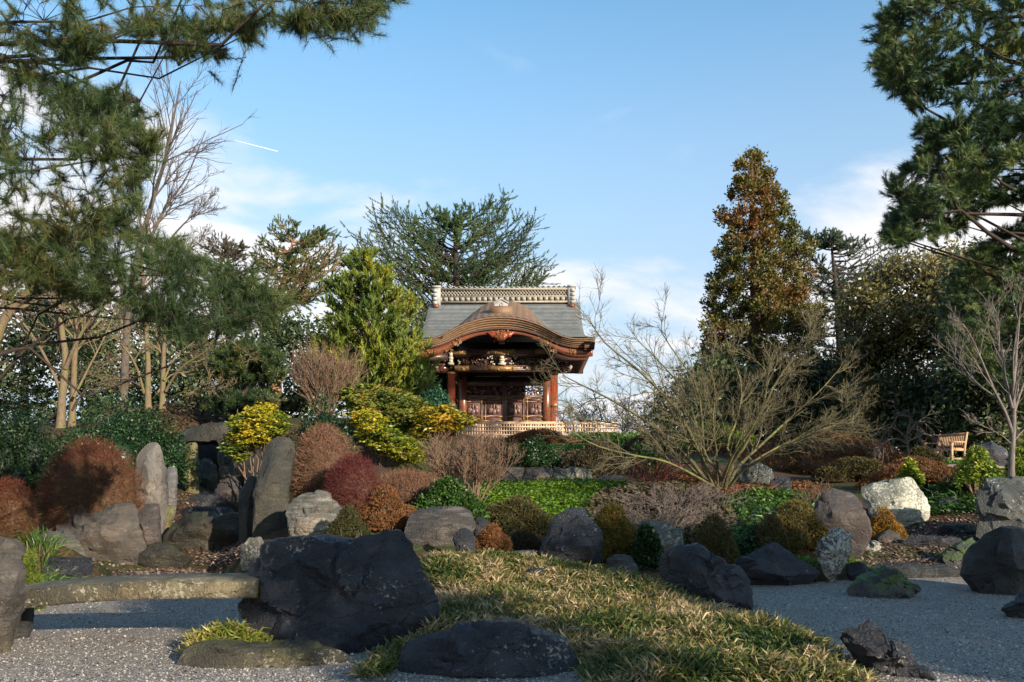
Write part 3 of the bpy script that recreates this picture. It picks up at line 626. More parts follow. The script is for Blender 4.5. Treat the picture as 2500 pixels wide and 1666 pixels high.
tag(grid_obj('gravel', np.linspace(-25, 25, 150), np.linspace(-20, 18, 120), lambda x, y: 0.022 * fbm(np.stack([x * .8, y * .8, 0 * x], 1), 4, 9), MGRAV), 'raked pale grey gravel around the stones')

# loose chips lying on the gravel and in the stream bed
def chips(name, label, pts, size, mats, seed, cat=None, flat=0.55):
    g = rng(seed); n = len(pts)
    o = np.array([[1, 0, 0], [-1, 0, 0], [0, 1, 0], [0, -1, 0], [0, 0, 1], [0, 0, -1.0]])
    v = o[None] * g.uniform(0.6, 1.3, (n, 6, 1)) * size * g.uniform(0.5, 1.25, (n, 1, 1)) * np.array([1.25, 0.85, flat])
    a = g.uniform(0, 2 * np.pi, n); c, s = np.cos(a), np.sin(a)
    tl = g.normal(0, 0.35, (n, 2))
    v[:, :, 2] += v[:, :, 0] * tl[:, :1] + v[:, :, 1] * tl[:, 1:]
    x = v[:, :, 0] * c[:, None] - v[:, :, 1] * s[:, None]; y = v[:, :, 0] * s[:, None] + v[:, :, 1] * c[:, None]
    v = np.stack([x, y, v[:, :, 2]], 2) + pts[:, None, :]
    fc = np.array([[0, 2, 4], [2, 1, 4], [1, 3, 4], [3, 0, 4], [2, 0, 5], [1, 2, 5], [3, 1, 5], [0, 3, 5]])[:4]
    f = (fc[None] + (np.arange(n) * 6)[:, None, None]).reshape(-1, 3)
    mb = MB(); mb.add(v, f, np.repeat(g.uniform(0, 1, n), 6))
    return tag(mb.build(name, mats), label, cat, kind='stuff')
MCHIP = leafmat('gravel_chip', [(0.10, 0.09, 0.08), (0.27, 0.245, 0.22), (0.37, 0.335, 0.298), (0.45, 0.41, 0.37)], 0.7, 0.0, 0.3)
MBARK = leafmat('bark_chip', [(0.03, 0.016, 0.011), (0.09, 0.048, 0.032), (0.17, 0.11, 0.08), (0.32, 0.26, 0.21)], 0.8, 0.0, 0.3)
g = rng(11)
D = 6.2 + 9.5 * g.uniform(0, 1, 46000) ** 1.9
u = g.uniform(-60, 2560, len(D)); x = X(u, D); z = ground(x, D)
k = z < 0.03
p = np.stack([x, D, 0.022 * fbm(np.stack([x * .8, D * .8, 0 * x], 1), 4, 9) + 0.003], 1)[k]
chips('gravel_chips', 'loose pale chippings scattered over the gravel', p, 0.0105, MCHIP, 12, 'gravel')
g = rng(13)
u = np.concatenate([g.uniform(220, 640, 6000), g.uniform(2090, 2400, 4000)]); D = np.concatenate([g.uniform(13.6, 18.5, 6000), g.uniform(13.9, 17, 4000)])
x = X(u, D); z = np.maximum(ground(x, D), 0.01)
chips('bark_chips', 'brown wood chippings and fallen leaves between the stones', np.stack([x, D, z + 0.01], 1), 0.028, MBARK, 14, 'wood chips', .3)

g = rng(15)
D = 6.3 + 8 * g.uniform(0, 1, 900) ** 1.5; u = g.uniform(-60, 2560, 900); x = X(u, D); k = ground(x, D) < -.05
C = np.stack([x, D, np.full(900, .02)], 1)[k]; mb = MB(); a = g.uniform(0, 6.283, len(C))
leaves(mb, g, C, np.stack([np.cos(a), np.sin(a), g.uniform(0, .3, len(C))], 1), .045, .55, up=.9)
tag(mb.build('fallen_leaves', MBARK), 'brown fallen leaves lying here and there on the gravel', 'leaves', kind='stuff')

# ------------------------------------------------------------------ rocks
BLUE = (0.026, 0.032, 0.043)
RM = {
 'dark': rockmat('rock_dark', (0.008, 0.010, 0.016), (0.042, 0.045, 0.057), (0.30, 0.28, 0.24), .66, None, rough=.45, spec=.45, wet=.9),
 'olive': rockmat('rock_olive', (0.028, 0.026, 0.018), (0.11, 0.095, 0.065), (0.36, 0.34, 0.28), .64, (0.07, 0.07, 0.02), .66, rough=.45),
 'slate': rockmat('rock_slate', (0.012, 0.014, 0.021), (0.044, 0.044, 0.053), (0.26, 0.25, 0.24), .70, None, rough=.5, strata=.4, spec=.42, wet=.7),
 'slatepale': rockmat('rock_slate_pale', (0.09, 0.09, 0.095), (0.17, 0.165, 0.165), (0.3, 0.3, 0.28), .74, None, rough=.6, strata=.6),
 'strata': rockmat('rock_strata', (0.025, 0.023, 0.023), (0.10, 0.092, 0.085), (0.3, 0.29, 0.26), .70, (0.03, 0.04, 0.012), .70, rough=.6, strata=.85),
 'strata2': rockmat('rock_layered', (0.05, 0.045, 0.042), (0.16, 0.145, 0.13), (0.3, 0.29, 0.26), .74, None, rough=.65, strata=.8),
 'crust': rockmat('rock_crust', (0.04, 0.038, 0.032), (0.15, 0.14, 0.12), (0.46, 0.45, 0.40), .50, (0.05, 0.055, 0.015), .66, rough=.7),
 'brown': rockmat('rock_brown', (0.038, 0.031, 0.030), (0.105, 0.087, 0.08), (0.30, 0.28, 0.25), .72, None, rough=.6, strata=.5),
 'pale': rockmat('rock_pale', (0.15, 0.155, 0.13), (0.34, 0.34, 0.28), (0.52, 0.52, 0.44), .52, (0.06, 0.08, 0.035), .68, rough=.75),
 'pale2': rockmat('rock_lichened', (0.075, 0.072, 0.062), (0.20, 0.19, 0.155), (0.42, 0.41, 0.35), .58, (0.05, 0.06, 0.02), .66, rough=.7),
 'mossy': rockmat('rock_mossy', (0.022, 0.026, 0.028), (0.085, 0.085, 0.082), (0.30, 0.30, 0.27), .68, (0.055, 0.11, 0.012), .55, rough=.5),
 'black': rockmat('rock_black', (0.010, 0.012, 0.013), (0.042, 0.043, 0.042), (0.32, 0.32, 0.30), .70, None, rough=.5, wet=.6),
 'green': rockmat('rock_green', (0.024, 0.03, 0.03), (0.105, 0.115, 0.11), (0.40, 0.42, 0.40), .62, (0.04, 0.06, 0.02), .68, rough=.55),
 'fract': rockmat('rock_fractured', (0.04, 0.035, 0.032), (0.15, 0.13, 0.11), (0.34, 0.32, 0.28), .72, (0.05, 0.055, 0.02), .72, rough=.6, strata=.35),
 'olivedark': rockmat('rock_olive_dark', (0.014, 0.014, 0.010), (0.065, 0.06, 0.043), (0.25, 0.24, 0.18), .70, (0.04, 0.045, 0.012), .66, rough=.5, wet=.6),
 'white': rockmat('rock_white', (0.11, 0.10, 0.085), (0.24, 0.225, 0.21), (0.10, 0.09, 0.085), .62, None, rough=.75),
 'yellow': rockmat('rock_yellow', (0.085, 0.078, 0.028), (0.24, 0.22, 0.10), (0.34, 0.32, 0.2), .72, (0.07, 0.075, 0.018), .66, rough=.7),
 'slabgrey': rockmat('rock_slab', (0.03, 0.03, 0.024), (0.072, 0.071, 0.057), (0.28, 0.28, 0.24), .74, (0.06, 0.065, 0.035), .74, rough=.65, strata=.3),
 'swirl': rockmat('rock_swirl', (0.06, 0.057, 0.05), (0.27, 0.255, 0.22), (0.38, 0.37, 0.33), .72, (0.05, 0.06, 0.02), .70, rough=.65, strata=.7),
}
_ico = {}
def ico(sub):
    if sub not in _ico:
        bm = bmesh.new(); bmesh.ops.create_icosphere(bm, subdivisions=sub, radius=1.0)
        _ico[sub] = (np.array([v.co[:] for v in bm.verts]), np.array([[v.index for v in f.verts] for f in bm.faces])); bm.free()
    return _ico[sub]
def make_rock(name, label, pl, D, th, mk, sub=4, rough=.05, cuts=5, lim=.9, seed=0, ctl=1):
    g = rng(1000 + seed)
    q = np.array(pl, float); q = np.stack([X(q[:, 0], D), Zv(q[:, 1], D)], 1)
    lo, hi = q.min(0), q.max(0); c = (lo + hi) / 2
    # make sure the centre sees the outline
    th_n = 720; ang = np.linspace(-np.pi, np.pi, th_n, endpoint=False); rad = np.zeros(th_n)
    for i in range(len(q)):
        a = q[i] - c; b = q[(i + 1) % len(q)] - c; e = b - a
        dx, dz = np.cos(ang), np.sin(ang)
        den = dx * e[1] - dz * e[0]; den = np.where(np.abs(den) < 1e-9, 1e-9, den)
        t = (a[0] * e[1] - a[1] * e[0]) / den; s = (a[0] * dz - a[1] * dx) / den
        ok = (t > 0) & (s >= -1e-6) & (s <= 1 + 1e-6); rad = np.where(ok & (t > rad), t, rad)
    rad = np.where(rad <= 0, rad[rad > 0].mean(), rad)
    ksz = 5; rad = np.convolve(np.r_[rad[-ksz:], rad, rad[:ksz]], np.ones(2 * ksz + 1) / (2 * ksz + 1), 'same')[ksz:-ksz]
    S, Fc = ico(sub)
    rho = np.hypot(S[:, 0], S[:, 2]); a = np.arctan2(S[:, 2], S[:, 0])
    r = np.interp(a, np.r_[ang, np.pi], np.r_[rad, rad[0]])
    rp = np.minimum(1, rho ** 0.72 * 1.0)
    P = np.stack([np.cos(a) * r * rp, np.sign(S[:, 1]) * np.abs(S[:, 1]) ** 0.7 * th / 2, np.sin(a) * r * rp], 1)
    size = min(hi[0] - lo[0], hi[1] - lo[1], 2 * th)
    # broken planes, mainly on the front and back faces
    for k in range(cuts):
        sg = -1 if k % 3 else 1
        n = norm(np.array([g.normal(0, .55), sg * 1.0, g.normal(0.15, .45)])); d = P @ n
        lim_d = d.max() * g.uniform(.62, .88)
        ex = np.maximum(d - lim_d, 0); P = P - ex[:, None] * n * 0.93
    # slanting front facets that leave the outline alone
    sil = np.abs(S[:, 1]) < .06
    for k in range(9):
        aa = g.uniform(0, 6.283); tq = g.uniform(.45, 1.1); n = norm(np.array([math.cos(aa) * tq, -1.0 if k < 7 else 1.0, math.sin(aa) * tq])); d = P @ n
        lim_d = max((P[sil] @ n).max() * g.uniform(.9, 1.0), d.max() * .55)
        P = P - np.maximum(d - lim_d, 0)[:, None] * n * .96
    off = g.uniform(0, 50, 3)
    Nn = norm(P * np.array([1 / max(hi[0] - lo[0], .1), 1 / th, 1 / max(hi[1] - lo[1], .1)]))
    w = fbm((P + off) * 1.6 / max(size, .3), 3, 3)
    rid = 1 - np.abs(fbm((P + off) * 3.2 / max(size, .3) + w[:, None], 4, 21))
    h = rough * size * (0.9 * w + 1.3 * (rid - 0.85)) + rough * 0.22 * size * fbm((P + off) * 14 / max(size, .3), 3, 8)
    # ledges: terraced relief so that faces break in steps
    lay = (P @ norm(np.array([g.normal(0, .3), .35, 1.0])) + 0.08 * size * w) / (0.16 * size)
    h = h + rough * 0.35 * size * (np.abs(lay - np.floor(lay) - .5) * 2 - .5)
    # broken plates with their own height, so that the faces read as fractured stone
    for kp, am in ((16, 2.0), (70, .9)):
        sd0 = P[g.integers(0, len(P), kp)]; off_ = g.uniform(-1, 1, kp); tilt = g.normal(0, .5, (kp, 3))
        Pw = P + .06 * size * np.stack([fbm((P + off) * 6 / max(size, .3), 3, 70 + q_) for q_ in range(3)], 1)
        best = np.full(len(P), 1e9); idn = np.zeros(len(P), int)
        for q_ in range(kp):
            dq = (((Pw - sd0[q_]) * np.array([1, 1, 1.35])) ** 2).sum(1); m_ = dq < best; best = np.where(m_, dq, best); idn = np.where(m_, q_, idn)
        h = h + rough * am * size * (off_[idn] * .55 + ((P - sd0[idn]) * tilt[idn]).sum(1) / size * .8)
    P = P + Nn * h[:, None]
    zb = lo[1] - c[1]; P[:, 2] = np.where(P[:, 2] < zb * .55, P[:, 2] + (P[:, 2] - zb * .55) * .55, P[:, 2])
    mb = MB(); mb.add(P, Fc, 0.5)
    o = mb.build(name, RM[mk], loc=(c[0], D, c[1]))
    me = o.data
    me.polygons.foreach_set('use_smooth', np.ones(len(me.polygons), bool))
    try:
        me.set_sharp_from_angle(angle=R(24))
    except Exception: pass
    return tag(o, label, 'stone' if ('stone' in name or 'cave' in name or 'bridge' in name) else 'rock')
for i, (nm, lb, pl, D, th, mk, op) in enumerate(ROCKS):
    make_rock(nm, lb, pl, D, th, mk, seed=i, **op)

# stone bridge: a gently arched slab
def bridge():
    uu = np.linspace(-20, 625, 40); D0, D1 = 8.15, 8.8
    zt = Zv(np.interp(uu, [-20, 40, 170, 297, 440, 578, 600], [1452, 1442, 1430, 1424, 1421, 1420, 1420]), D0)
    th = np.interp(uu, [-20, 300, 600], [.18, .158, .155]); g = rng(3)
    rows = [(D0 + .012, -1, 0), (D0, -.8, 0), (D0, -.2, 0), (D0 + .02, -0.0, 0), (D0 + .2, .02, 0), (D1 - .1, .02, 0), (D1, 0, 0), (D1, -1, 0)]
    V = []
    for d, k, _ in rows:
        x = X(uu, D0); z = zt + np.where(k < 0, k * th, k)
        V.append(np.stack([x, np.full_like(x, d), z], 1))
    V = np.array(V); V = V + 0.005 * np.stack([fbm(V.reshape(-1, 3) * 5, 4, s) for s in (1, 2, 3)], 1).reshape(V.shape)
    nr, nc = V.shape[:2]; idx = np.arange(nr * nc).reshape(nr, nc)
    f = []
    for i in range(nr):
        j = (i + 1) % nr
        f.append(np.stack([idx[i, :-1], idx[i, 1:], idx[j, 1:], idx[j, :-1]], 1))
    mb = MB(); mb.add(V, np.concatenate(f))
    mb.F.append(np.array([idx[:, 0], idx[::-1, -1]])); mb.M.append(np.zeros(2, np.int32))
    m = rockmat('bridge_stone', (0.06, 0.052, 0.034), (0.18, 0.155, 0.095), (0.34, 0.31, 0.22), .60, (0.07, 0.066, 0.028), .70, rough=.6)
    o = mb.build('stone_bridge', m, origin=(X(290, D0), 8.5, 0.3))
    tag(o, 'single arched granite slab bridge spanning the gravel', 'bridge')
bridge()
# ------------------------------------------------------------------ foliage materials
LM = {
 'redtwig': leafmat('red_twigs', [(0.095, 0.06, 0.030), (0.105, 0.052, 0.025), (0.105, 0.034, 0.017), (0.10, 0.022, 0.013)], .7, .1, .25),
 'browntwig': leafmat('brown_twigs', [(0.06, 0.032, 0.018), (0.15, 0.085, 0.05), (0.22, 0.13, 0.075), (0.17, 0.07, 0.045)], .7, .1, .25),
 'crimson': leafmat('crimson_twigs', [(0.09, 0.045, 0.03), (0.10, 0.028, 0.022), (0.10, 0.019, 0.019), (0.085, 0.013, 0.016)], .7, .1, .25),
 'glossy': leafmat('glossy_leaves', [(0.008, 0.022, 0.007), (0.016, 0.045, 0.014), (0.03, 0.075, 0.022), (0.06, 0.11, 0.035)], .4, .15, .45),
 'teal': leafmat('teal_leaves', [(0.01, 0.04, 0.022), (0.02, 0.085, 0.045), (0.045, 0.13, 0.065), (0.09, 0.17, 0.07)], .3, .2, .6),
 'darkgreen': leafmat('dark_green_leaves', [(0.008, 0.02, 0.009), (0.016, 0.04, 0.016), (0.03, 0.062, 0.024), (0.055, 0.085, 0.03)], .5, .2),
 'midgreen': leafmat('mid_green_leaves', [(0.015, 0.035, 0.008), (0.03, 0.075, 0.014), (0.055, 0.12, 0.02), (0.10, 0.17, 0.03)], .45, .25),
 'yellow': leafmat('yellow_leaves', [(0.06, 0.11, 0.012), (0.19, 0.23, 0.018), (0.44, 0.38, 0.024), (0.54, 0.34, 0.03)], .45, .3),
 'gold': leafmat('gold_leaves', [(0.12, 0.13, 0.014), (0.34, 0.28, 0.02), (0.54, 0.36, 0.022), (0.54, 0.26, 0.025)], .45, .3),
 'orangegreen': leafmat('orange_green_leaves', [(0.06, 0.10, 0.016), (0.15, 0.19, 0.025), (0.28, 0.25, 0.04), (0.38, 0.18, 0.065)], .45, .3),
 'lime': leafmat('lime_leaves', [(0.05, 0.10, 0.012), (0.14, 0.22, 0.02), (0.30, 0.34, 0.03), (0.42, 0.40, 0.05)], .45, .3),
 'brownheath': leafmat('brown_heath', [(0.02, 0.018, 0.01), (0.05, 0.04, 0.022), (0.085, 0.06, 0.03), (0.06, 0.075, 0.022)], .7, .15),
 'oliveheath': leafmat('olive_heath', [(0.022, 0.024, 0.008), (0.055, 0.052, 0.014), (0.085, 0.075, 0.02), (0.11, 0.065, 0.024)], .7, .15),
 'oliveorange': leafmat('olive_orange_heath', [(0.05, 0.055, 0.01), (0.11, 0.10, 0.014), (0.18, 0.13, 0.016), (0.22, 0.085, 0.016)], .7, .15),
 'mossbrown': leafmat('moss_brown_heath', [(0.03, 0.03, 0.008), (0.085, 0.07, 0.012), (0.13, 0.08, 0.016), (0.11, 0.11, 0.018)], .7, .15),
 'rust': leafmat('rust_heath', [(0.06, 0.042, 0.016), (0.14, 0.064, 0.024), (0.22, 0.08, 0.028), (0.17, 0.12, 0.03)], .7, .15),
 'orangemoss': leafmat('orange_moss', [(0.07, 0.06, 0.01), (0.20, 0.11, 0.014), (0.30, 0.13, 0.016), (0.16, 0.15, 0.02)], .7, .15),
 'moss': leafmat('green_moss', [(0.03, 0.045, 0.008), (0.075, 0.11, 0.012), (0.12, 0.16, 0.016), (0.16, 0.19, 0.03)], .7, .2),
 'mossdark': leafmat('dark_moss', [(0.018, 0.02, 0.006), (0.035, 0.038, 0.01), (0.055, 0.055, 0.014), (0.07, 0.065, 0.018)], .7, .15),
 'sasa': leafmat('bamboo_grass', [(0.03, 0.06, 0.010), (0.085, 0.11, 0.022), (0.23, 0.175, 0.065), (0.46, 0.345, 0.20)], .5, .3, .35),
 'sasag': leafmat('bamboo_grass_green', [(0.05, 0.10, 0.014), (0.12, 0.17, 0.02), (0.26, 0.26, 0.04), (0.42, 0.34, 0.12)], .5, .3, .35),
 'cover': leafmat('ground_cover', [(0.03, 0.075, 0.008), (0.07, 0.15, 0.012), (0.14, 0.24, 0.018), (0.22, 0.30, 0.03)], .4, .3),
 'strap': leafmat('strap_leaves', [(0.02, 0.05, 0.012), (0.04, 0.10, 0.02), (0.085, 0.16, 0.03), (0.16, 0.20, 0.06)], .4, .25),
 'bluestrap': leafmat('blue_strap_leaves', [(0.02, 0.05, 0.03), (0.05, 0.10, 0.065), (0.10, 0.16, 0.11), (0.17, 0.21, 0.14)], .4, .25),
 'lawn': leafmat('lawn_grass', [(0.025, 0.09, 0.012), (0.04, 0.14, 0.016), (0.065, 0.19, 0.02), (0.10, 0.22, 0.03)], .5, .3),
 'redstem': leafmat('red_stems', [(0.08, 0.025, 0.018), (0.17, 0.035, 0.025), (0.20, 0.06, 0.03), (0.16, 0.09, 0.05)], .6, .1),
 'pineneedle': leafmat('pine_needles', [(0.012, 0.028, 0.010), (0.028, 0.056, 0.018), (0.065, 0.09, 0.024), (0.15, 0.09, 0.03)], .45, .15, .45),
 'pineblue': leafmat('blue_pine_needles', [(0.012, 0.034, 0.016), (0.035, 0.078, 0.030), (0.085, 0.13, 0.036), (0.18, 0.175, 0.045)], .45, .15, .45),
 'cedar': leafmat('cedar_needles', [(0.016, 0.045, 0.016), (0.036, 0.085, 0.026), (0.07, 0.125, 0.034), (0.11, 0.15, 0.045)], .5, .15),
 'cedarblue': leafmat('blue_cedar_needles', [(0.022, 0.045, 0.028), (0.045, 0.082, 0.05), (0.085, 0.125, 0.075), (0.12, 0.15, 0.085)], .5, .15),
 'cedarbrown': leafmat('brown_cedar', [(0.035, 0.024, 0.016), (0.06, 0.045, 0.028), (0.05, 0.055, 0.025), (0.09, 0.07, 0.045)], .6, .15),
 'crypto': leafmat('bronze_conifer', [(0.03, 0.05, 0.012), (0.075, 0.085, 0.016), (0.135, 0.115, 0.022), (0.16, 0.07, 0.022)], .55, .2),
 'cryptog': leafmat('olive_conifer', [(0.035, 0.055, 0.012), (0.08, 0.10, 0.016), (0.14, 0.14, 0.02), (0.20, 0.13, 0.03)], .55, .2),
 'yewgold': leafmat('golden_conifer', [(0.05, 0.085, 0.016), (0.10, 0.15, 0.022), (0.18, 0.22, 0.028), (0.30, 0.27, 0.025)], .5, .25),
 'oak': leafmat('evergreen_oak', [(0.035, 0.042, 0.014), (0.08, 0.082, 0.024), (0.15, 0.13, 0.042), (0.26, 0.21, 0.095)], .35, .2, .5),
 'farleaf': leafmat('far_evergreen', [(0.018, 0.034, 0.015), (0.04, 0.066, 0.026), (0.075, 0.10, 0.036), (0.12, 0.135, 0.052)], .5, .2),
}
LM['pinetuft'] = tuftmat('pine_tuft_needles', [(0.014, 0.032, 0.012), (0.034, 0.068, 0.02), (0.085, 0.11, 0.028), (0.19, 0.11, 0.035)], .45, .15)
LM['bluetuft'] = tuftmat('blue_pine_tuft_needles', [(0.014, 0.042, 0.018), (0.05, 0.10, 0.034), (0.12, 0.165, 0.042), (0.25, 0.22, 0.055)], .45, .15)
LM['cedartuft'] = tuftmat('cedar_tuft_needles', [(0.016, 0.045, 0.016), (0.036, 0.085, 0.026), (0.07, 0.125, 0.034), (0.11, 0.15, 0.045)], .5, .15)
BK = {
 'pale': barkmat('pale_bark', (0.085, 0.06, 0.038), (0.19, 0.14, 0.09), (0.13, 0.12, 0.045)),
 'greenbark': barkmat('green_maple_bark', (0.045, 0.037, 0.022), (0.125, 0.108, 0.052), (0.15, 0.15, 0.045)),
 'grey': barkmat('grey_bark', (0.06, 0.048, 0.042), (0.20, 0.17, 0.15)),
 'twig': barkmat('twig_bark', (0.10, 0.062, 0.042), (0.22, 0.145, 0.098)),
 'greytwig': barkmat('grey_twig_bark', (0.075, 0.058, 0.05), (0.18, 0.145, 0.125)),
 'dark': barkmat('dark_bark', (0.015, 0.011, 0.009), (0.05, 0.036, 0.028)),
 'pinebark': barkmat('pine_bark', (0.045, 0.028, 0.02), (0.13, 0.08, 0.05)),
 'orange': barkmat('orange_bark', (0.13, 0.065, 0.035), (0.34, 0.19, 0.10)),
 'mapletwig': barkmat('maple_twig_bark', (0.07, 0.06, 0.036), (0.165, 0.145, 0.08)),
 'farbare': barkmat('far_bark', (0.06, 0.048, 0.042), (0.12, 0.10, 0.085)),
}

# ------------------------------------------------------------------ dome shrubs
def make_dome(i, name, label, u0, u1, vt, vb, D, kind, mk, cf):
    g = rng(3000 + i)
    xc = X((u0 + u1) / 2, D); rx = (u1 - u0) / 2 / F * D
    zt = Zv(vt, D); ry0 = rx * 0.85 if rx < 2.2 else 1.6 + 0.2 * rx
    zg = float(ground(np.array([xc, xc - rx * .8, xc + rx * .8, xc]), np.array([D, D, D, D - ry0])).min()); zb = min(Zv(vb, D), zg)
    stem_z = zb
    if kind == 'whorl': zb = Zv(vb, D)
    h = zt - zb
    ball = kind == 'twig' and h > rx * 0.9
    zc = zb + (h * 0.42 if ball else 0.12 * h); rz_up = zt - zc; rz_dn = max(zc - zb, .02) + 0.05
    ry = rx * 0.85 if rx < 2.2 else 1.6 + 0.2 * rx
    off = g.uniform(0, 99, 3)
    def shell(n, lo, hi, lump):
        d = norm(g.normal(0, 1, (n, 3)))
        if not ball: d[:, 2] = np.abs(d[:, 2]) * 1.0 - 0.05
        d[:, 1] = np.where(d[:, 1] > .35, -d[:, 1], d[:, 1])
        d = norm(d)
        k = 1 + lump * fbm(d * 1.7 + off, 3, i) + lump * .6 * fbm(d * 5 + off, 2, i + 1)
        r = g.uniform(lo, hi, n) * k
        s = np.stack([np.full(n, rx), np.full(n, ry), np.where(d[:, 2] > 0, rz_up, rz_dn)], 1)
        return d, d * s * r[:, None]
    nl = {'twig': 0, 'needle': 9, 'leaf': 11, 'whorl': 12}[kind]
    if cf < .4: nl = 5
    lq = g.uniform(.34, .52, max(nl, 1)); lc = norm(g.normal(0, 1, (max(nl, 1), 3)))
    lc[:, 2] = np.abs(lc[:, 2]) * .9; lc = lc * (1.0 - lq[:, None]) * g.uniform(.8, 1.08, (max(nl, 1), 1))
    if nl: lc[0] = (0, 0, .45); lq[0] = .55; lc[1] = (.5, 0, .1); lc[2] = (-.5, 0, .1); lq[1:3] = .5
    def lobes(n, lo, hi):
        k = g.choice(nl, n, p=lq ** 2 / (lq ** 2).sum())
        d = norm(norm(g.normal(0, 1, (n, 3))) + .45 * norm(lc[k] + 1e-6)); d = norm(np.stack([d[:, 0], d[:, 1], np.where(d[:, 2] < -.25, -d[:, 2] * .6, d[:, 2])], 1))
        q = lq[k] * g.uniform(lo, hi, n) * (1 + .22 * fbm(d * 2.5 + off + k[:, None] * 3.1, 3, i))
        d[:, 1] = np.where(d[:, 1] > .3, -d[:, 1], d[:, 1])
        pu = (lc[k] + d * q[:, None]) * 1.12; pu[:, 2] = np.maximum(pu[:, 2], -.12)
        return d, pu * np.stack([np.full(n, rx), np.full(n, ry), np.where(pu[:, 2] > 0, rz_up, rz_dn)], 1)
    if nl: shell_ = lambda n, lo, hi, lump: lobes(n, lo, hi)
    else: shell_ = shell
    mb = MB()
    S, Fc = ico(3 if kind == 'twig' else 2)
    S = S.copy()
    if not ball: S[:, 2] = np.where(S[:, 2] < -0.05, -0.25, S[:, 2])
    lump = {'twig': .05, 'needle': .40, 'leaf': .36, 'whorl': .5}[kind]
    dn = norm(S); kk = (1 + lump * fbm(dn * 1.7 + off, 3, i) + lump * .6 * fbm(dn * 5 + off, 2, i + 1))
    core = {'twig': .80, 'needle': .90, 'leaf': .80, 'whorl': .62}[kind]
    if nl and cf > .4:
        S2, F2 = ico(1 if lq.max() * rx < 1.2 else 2)
        for k_ in range(nl):
            pu = 1.1 * lc[k_] + S2 * lq[k_] * core * (1 + .2 * fbm(S2 * 2.5 + off + k_ * 3.1, 3, i))[:, None]; pu[:, 2] = np.maximum(pu[:, 2], -.4)
            mb.add(pu * np.stack([np.full(len(pu), rx), np.full(len(pu), ry), np.where(pu[:, 2] > 0, rz_up, rz_dn)], 1), F2, .12)
    elif cf > .4:
        mb.add(S * np.stack([np.full(len(S), rx), np.full(len(S), ry), np.where(S[:, 2] > 0, rz_up, rz_dn)], 1) * core * kk[:, None], Fc, 0.12)
    px = D / F * 2.44          # metres per rendered pixel at this distance
    if kind == 'twig':
        n = int(6500 * cf); d, p = shell(n, .70, .97, lump)
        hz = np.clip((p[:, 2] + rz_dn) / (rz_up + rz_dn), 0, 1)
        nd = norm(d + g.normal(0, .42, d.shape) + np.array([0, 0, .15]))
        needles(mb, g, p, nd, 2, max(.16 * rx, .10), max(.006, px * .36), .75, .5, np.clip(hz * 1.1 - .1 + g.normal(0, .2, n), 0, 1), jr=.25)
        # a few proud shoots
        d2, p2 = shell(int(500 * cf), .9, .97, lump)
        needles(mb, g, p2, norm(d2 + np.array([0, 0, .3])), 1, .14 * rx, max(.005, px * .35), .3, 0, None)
        # bare lower stems
        ns = 40
        a = g.uniform(0, 6.28, ns); O = np.stack([.18 * rx * np.cos(a), .18 * rx * np.sin(a), np.full(ns, -rz_dn)], 1)
        E = np.stack([rx * .9 * np.cos(a), ry * .9 * np.sin(a), g.uniform(-.3, .1, ns) * rz_up], 1)
        Pm = O[:, None] + (E - O)[:, None] * np.linspace(0, 1, 4)[None, :, None]
        tubes(mb, Pm, np.full((ns, 4), max(.008, px * .3)), 4, .3)
    elif kind == 'needle':
        n = int(3900 * cf); d, p = shell_(n, .88, 1.04, lump)
        r = .5 + .45 * fbm(d * 3 + off, 3, 40 + i) + .25 * fbm(d * 9 + off, 2, 50 + i)
        needles(mb, g, p, norm(d + np.array([0, 0, .5]) + g.normal(0, .3, d.shape)), 3, max(.05, px * 2.4), max(.008, px * .95), .6, .2, np.clip(r, 0, 1))
    elif kind == 'leaf':
        n = int(5000 * cf); d, p = shell_(n, .78, 1.05, lump)
        r = .42 + .4 * fbm(d * 3 + off, 3, 40 + i)
        leaves(mb, g, p, norm(d * .7 + g.normal(0, .7, d.shape) + np.array([0, 0, -.1])), max(.065, px * 2.6), .52, np.clip(r, 0, 1), jr=.25, up=.4)
    else:
        n = int(1100 * cf); d, p = shell_(n, .6, 1.1, lump)
        dd = norm(d + np.array([0, 0, .5]))
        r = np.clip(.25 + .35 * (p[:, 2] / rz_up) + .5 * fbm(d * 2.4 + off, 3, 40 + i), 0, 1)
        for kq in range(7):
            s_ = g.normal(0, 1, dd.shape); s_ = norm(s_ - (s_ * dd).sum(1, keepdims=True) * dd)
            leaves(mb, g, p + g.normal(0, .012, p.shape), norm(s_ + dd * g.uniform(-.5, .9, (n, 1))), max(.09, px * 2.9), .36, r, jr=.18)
        ns = 26; e = p[g.integers(0, n, ns)]
        O = np.stack([g.normal(0, .12 * rx, ns), g.normal(0, .12 * rx, ns), np.full(ns, min(-rz_dn, stem_z - zc - .05))], 1)
        t = np.linspace(0, 1, 6)[None, :, None]
        Pm = O[:, None] * (1 - t) + e[:, None] * t + np.array([0, 0, .12 * h]) * np.sin(t * 3.14) + g.normal(0, .02 * rx, (ns, 6, 3)) * (t > 0)
        tubes(mb, Pm, np.linspace(.016, .006, 6)[None].repeat(ns, 0) * max(1, px * 60), 4, .5, 1)
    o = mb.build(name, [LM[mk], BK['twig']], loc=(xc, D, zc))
    cat = 'moss' if 'moss_' in name else ('heather' if 'heather' in name else 'shrub')
    return tag(o, label, cat)
for i, row in enumerate(DOMES): make_dome(i, *row)

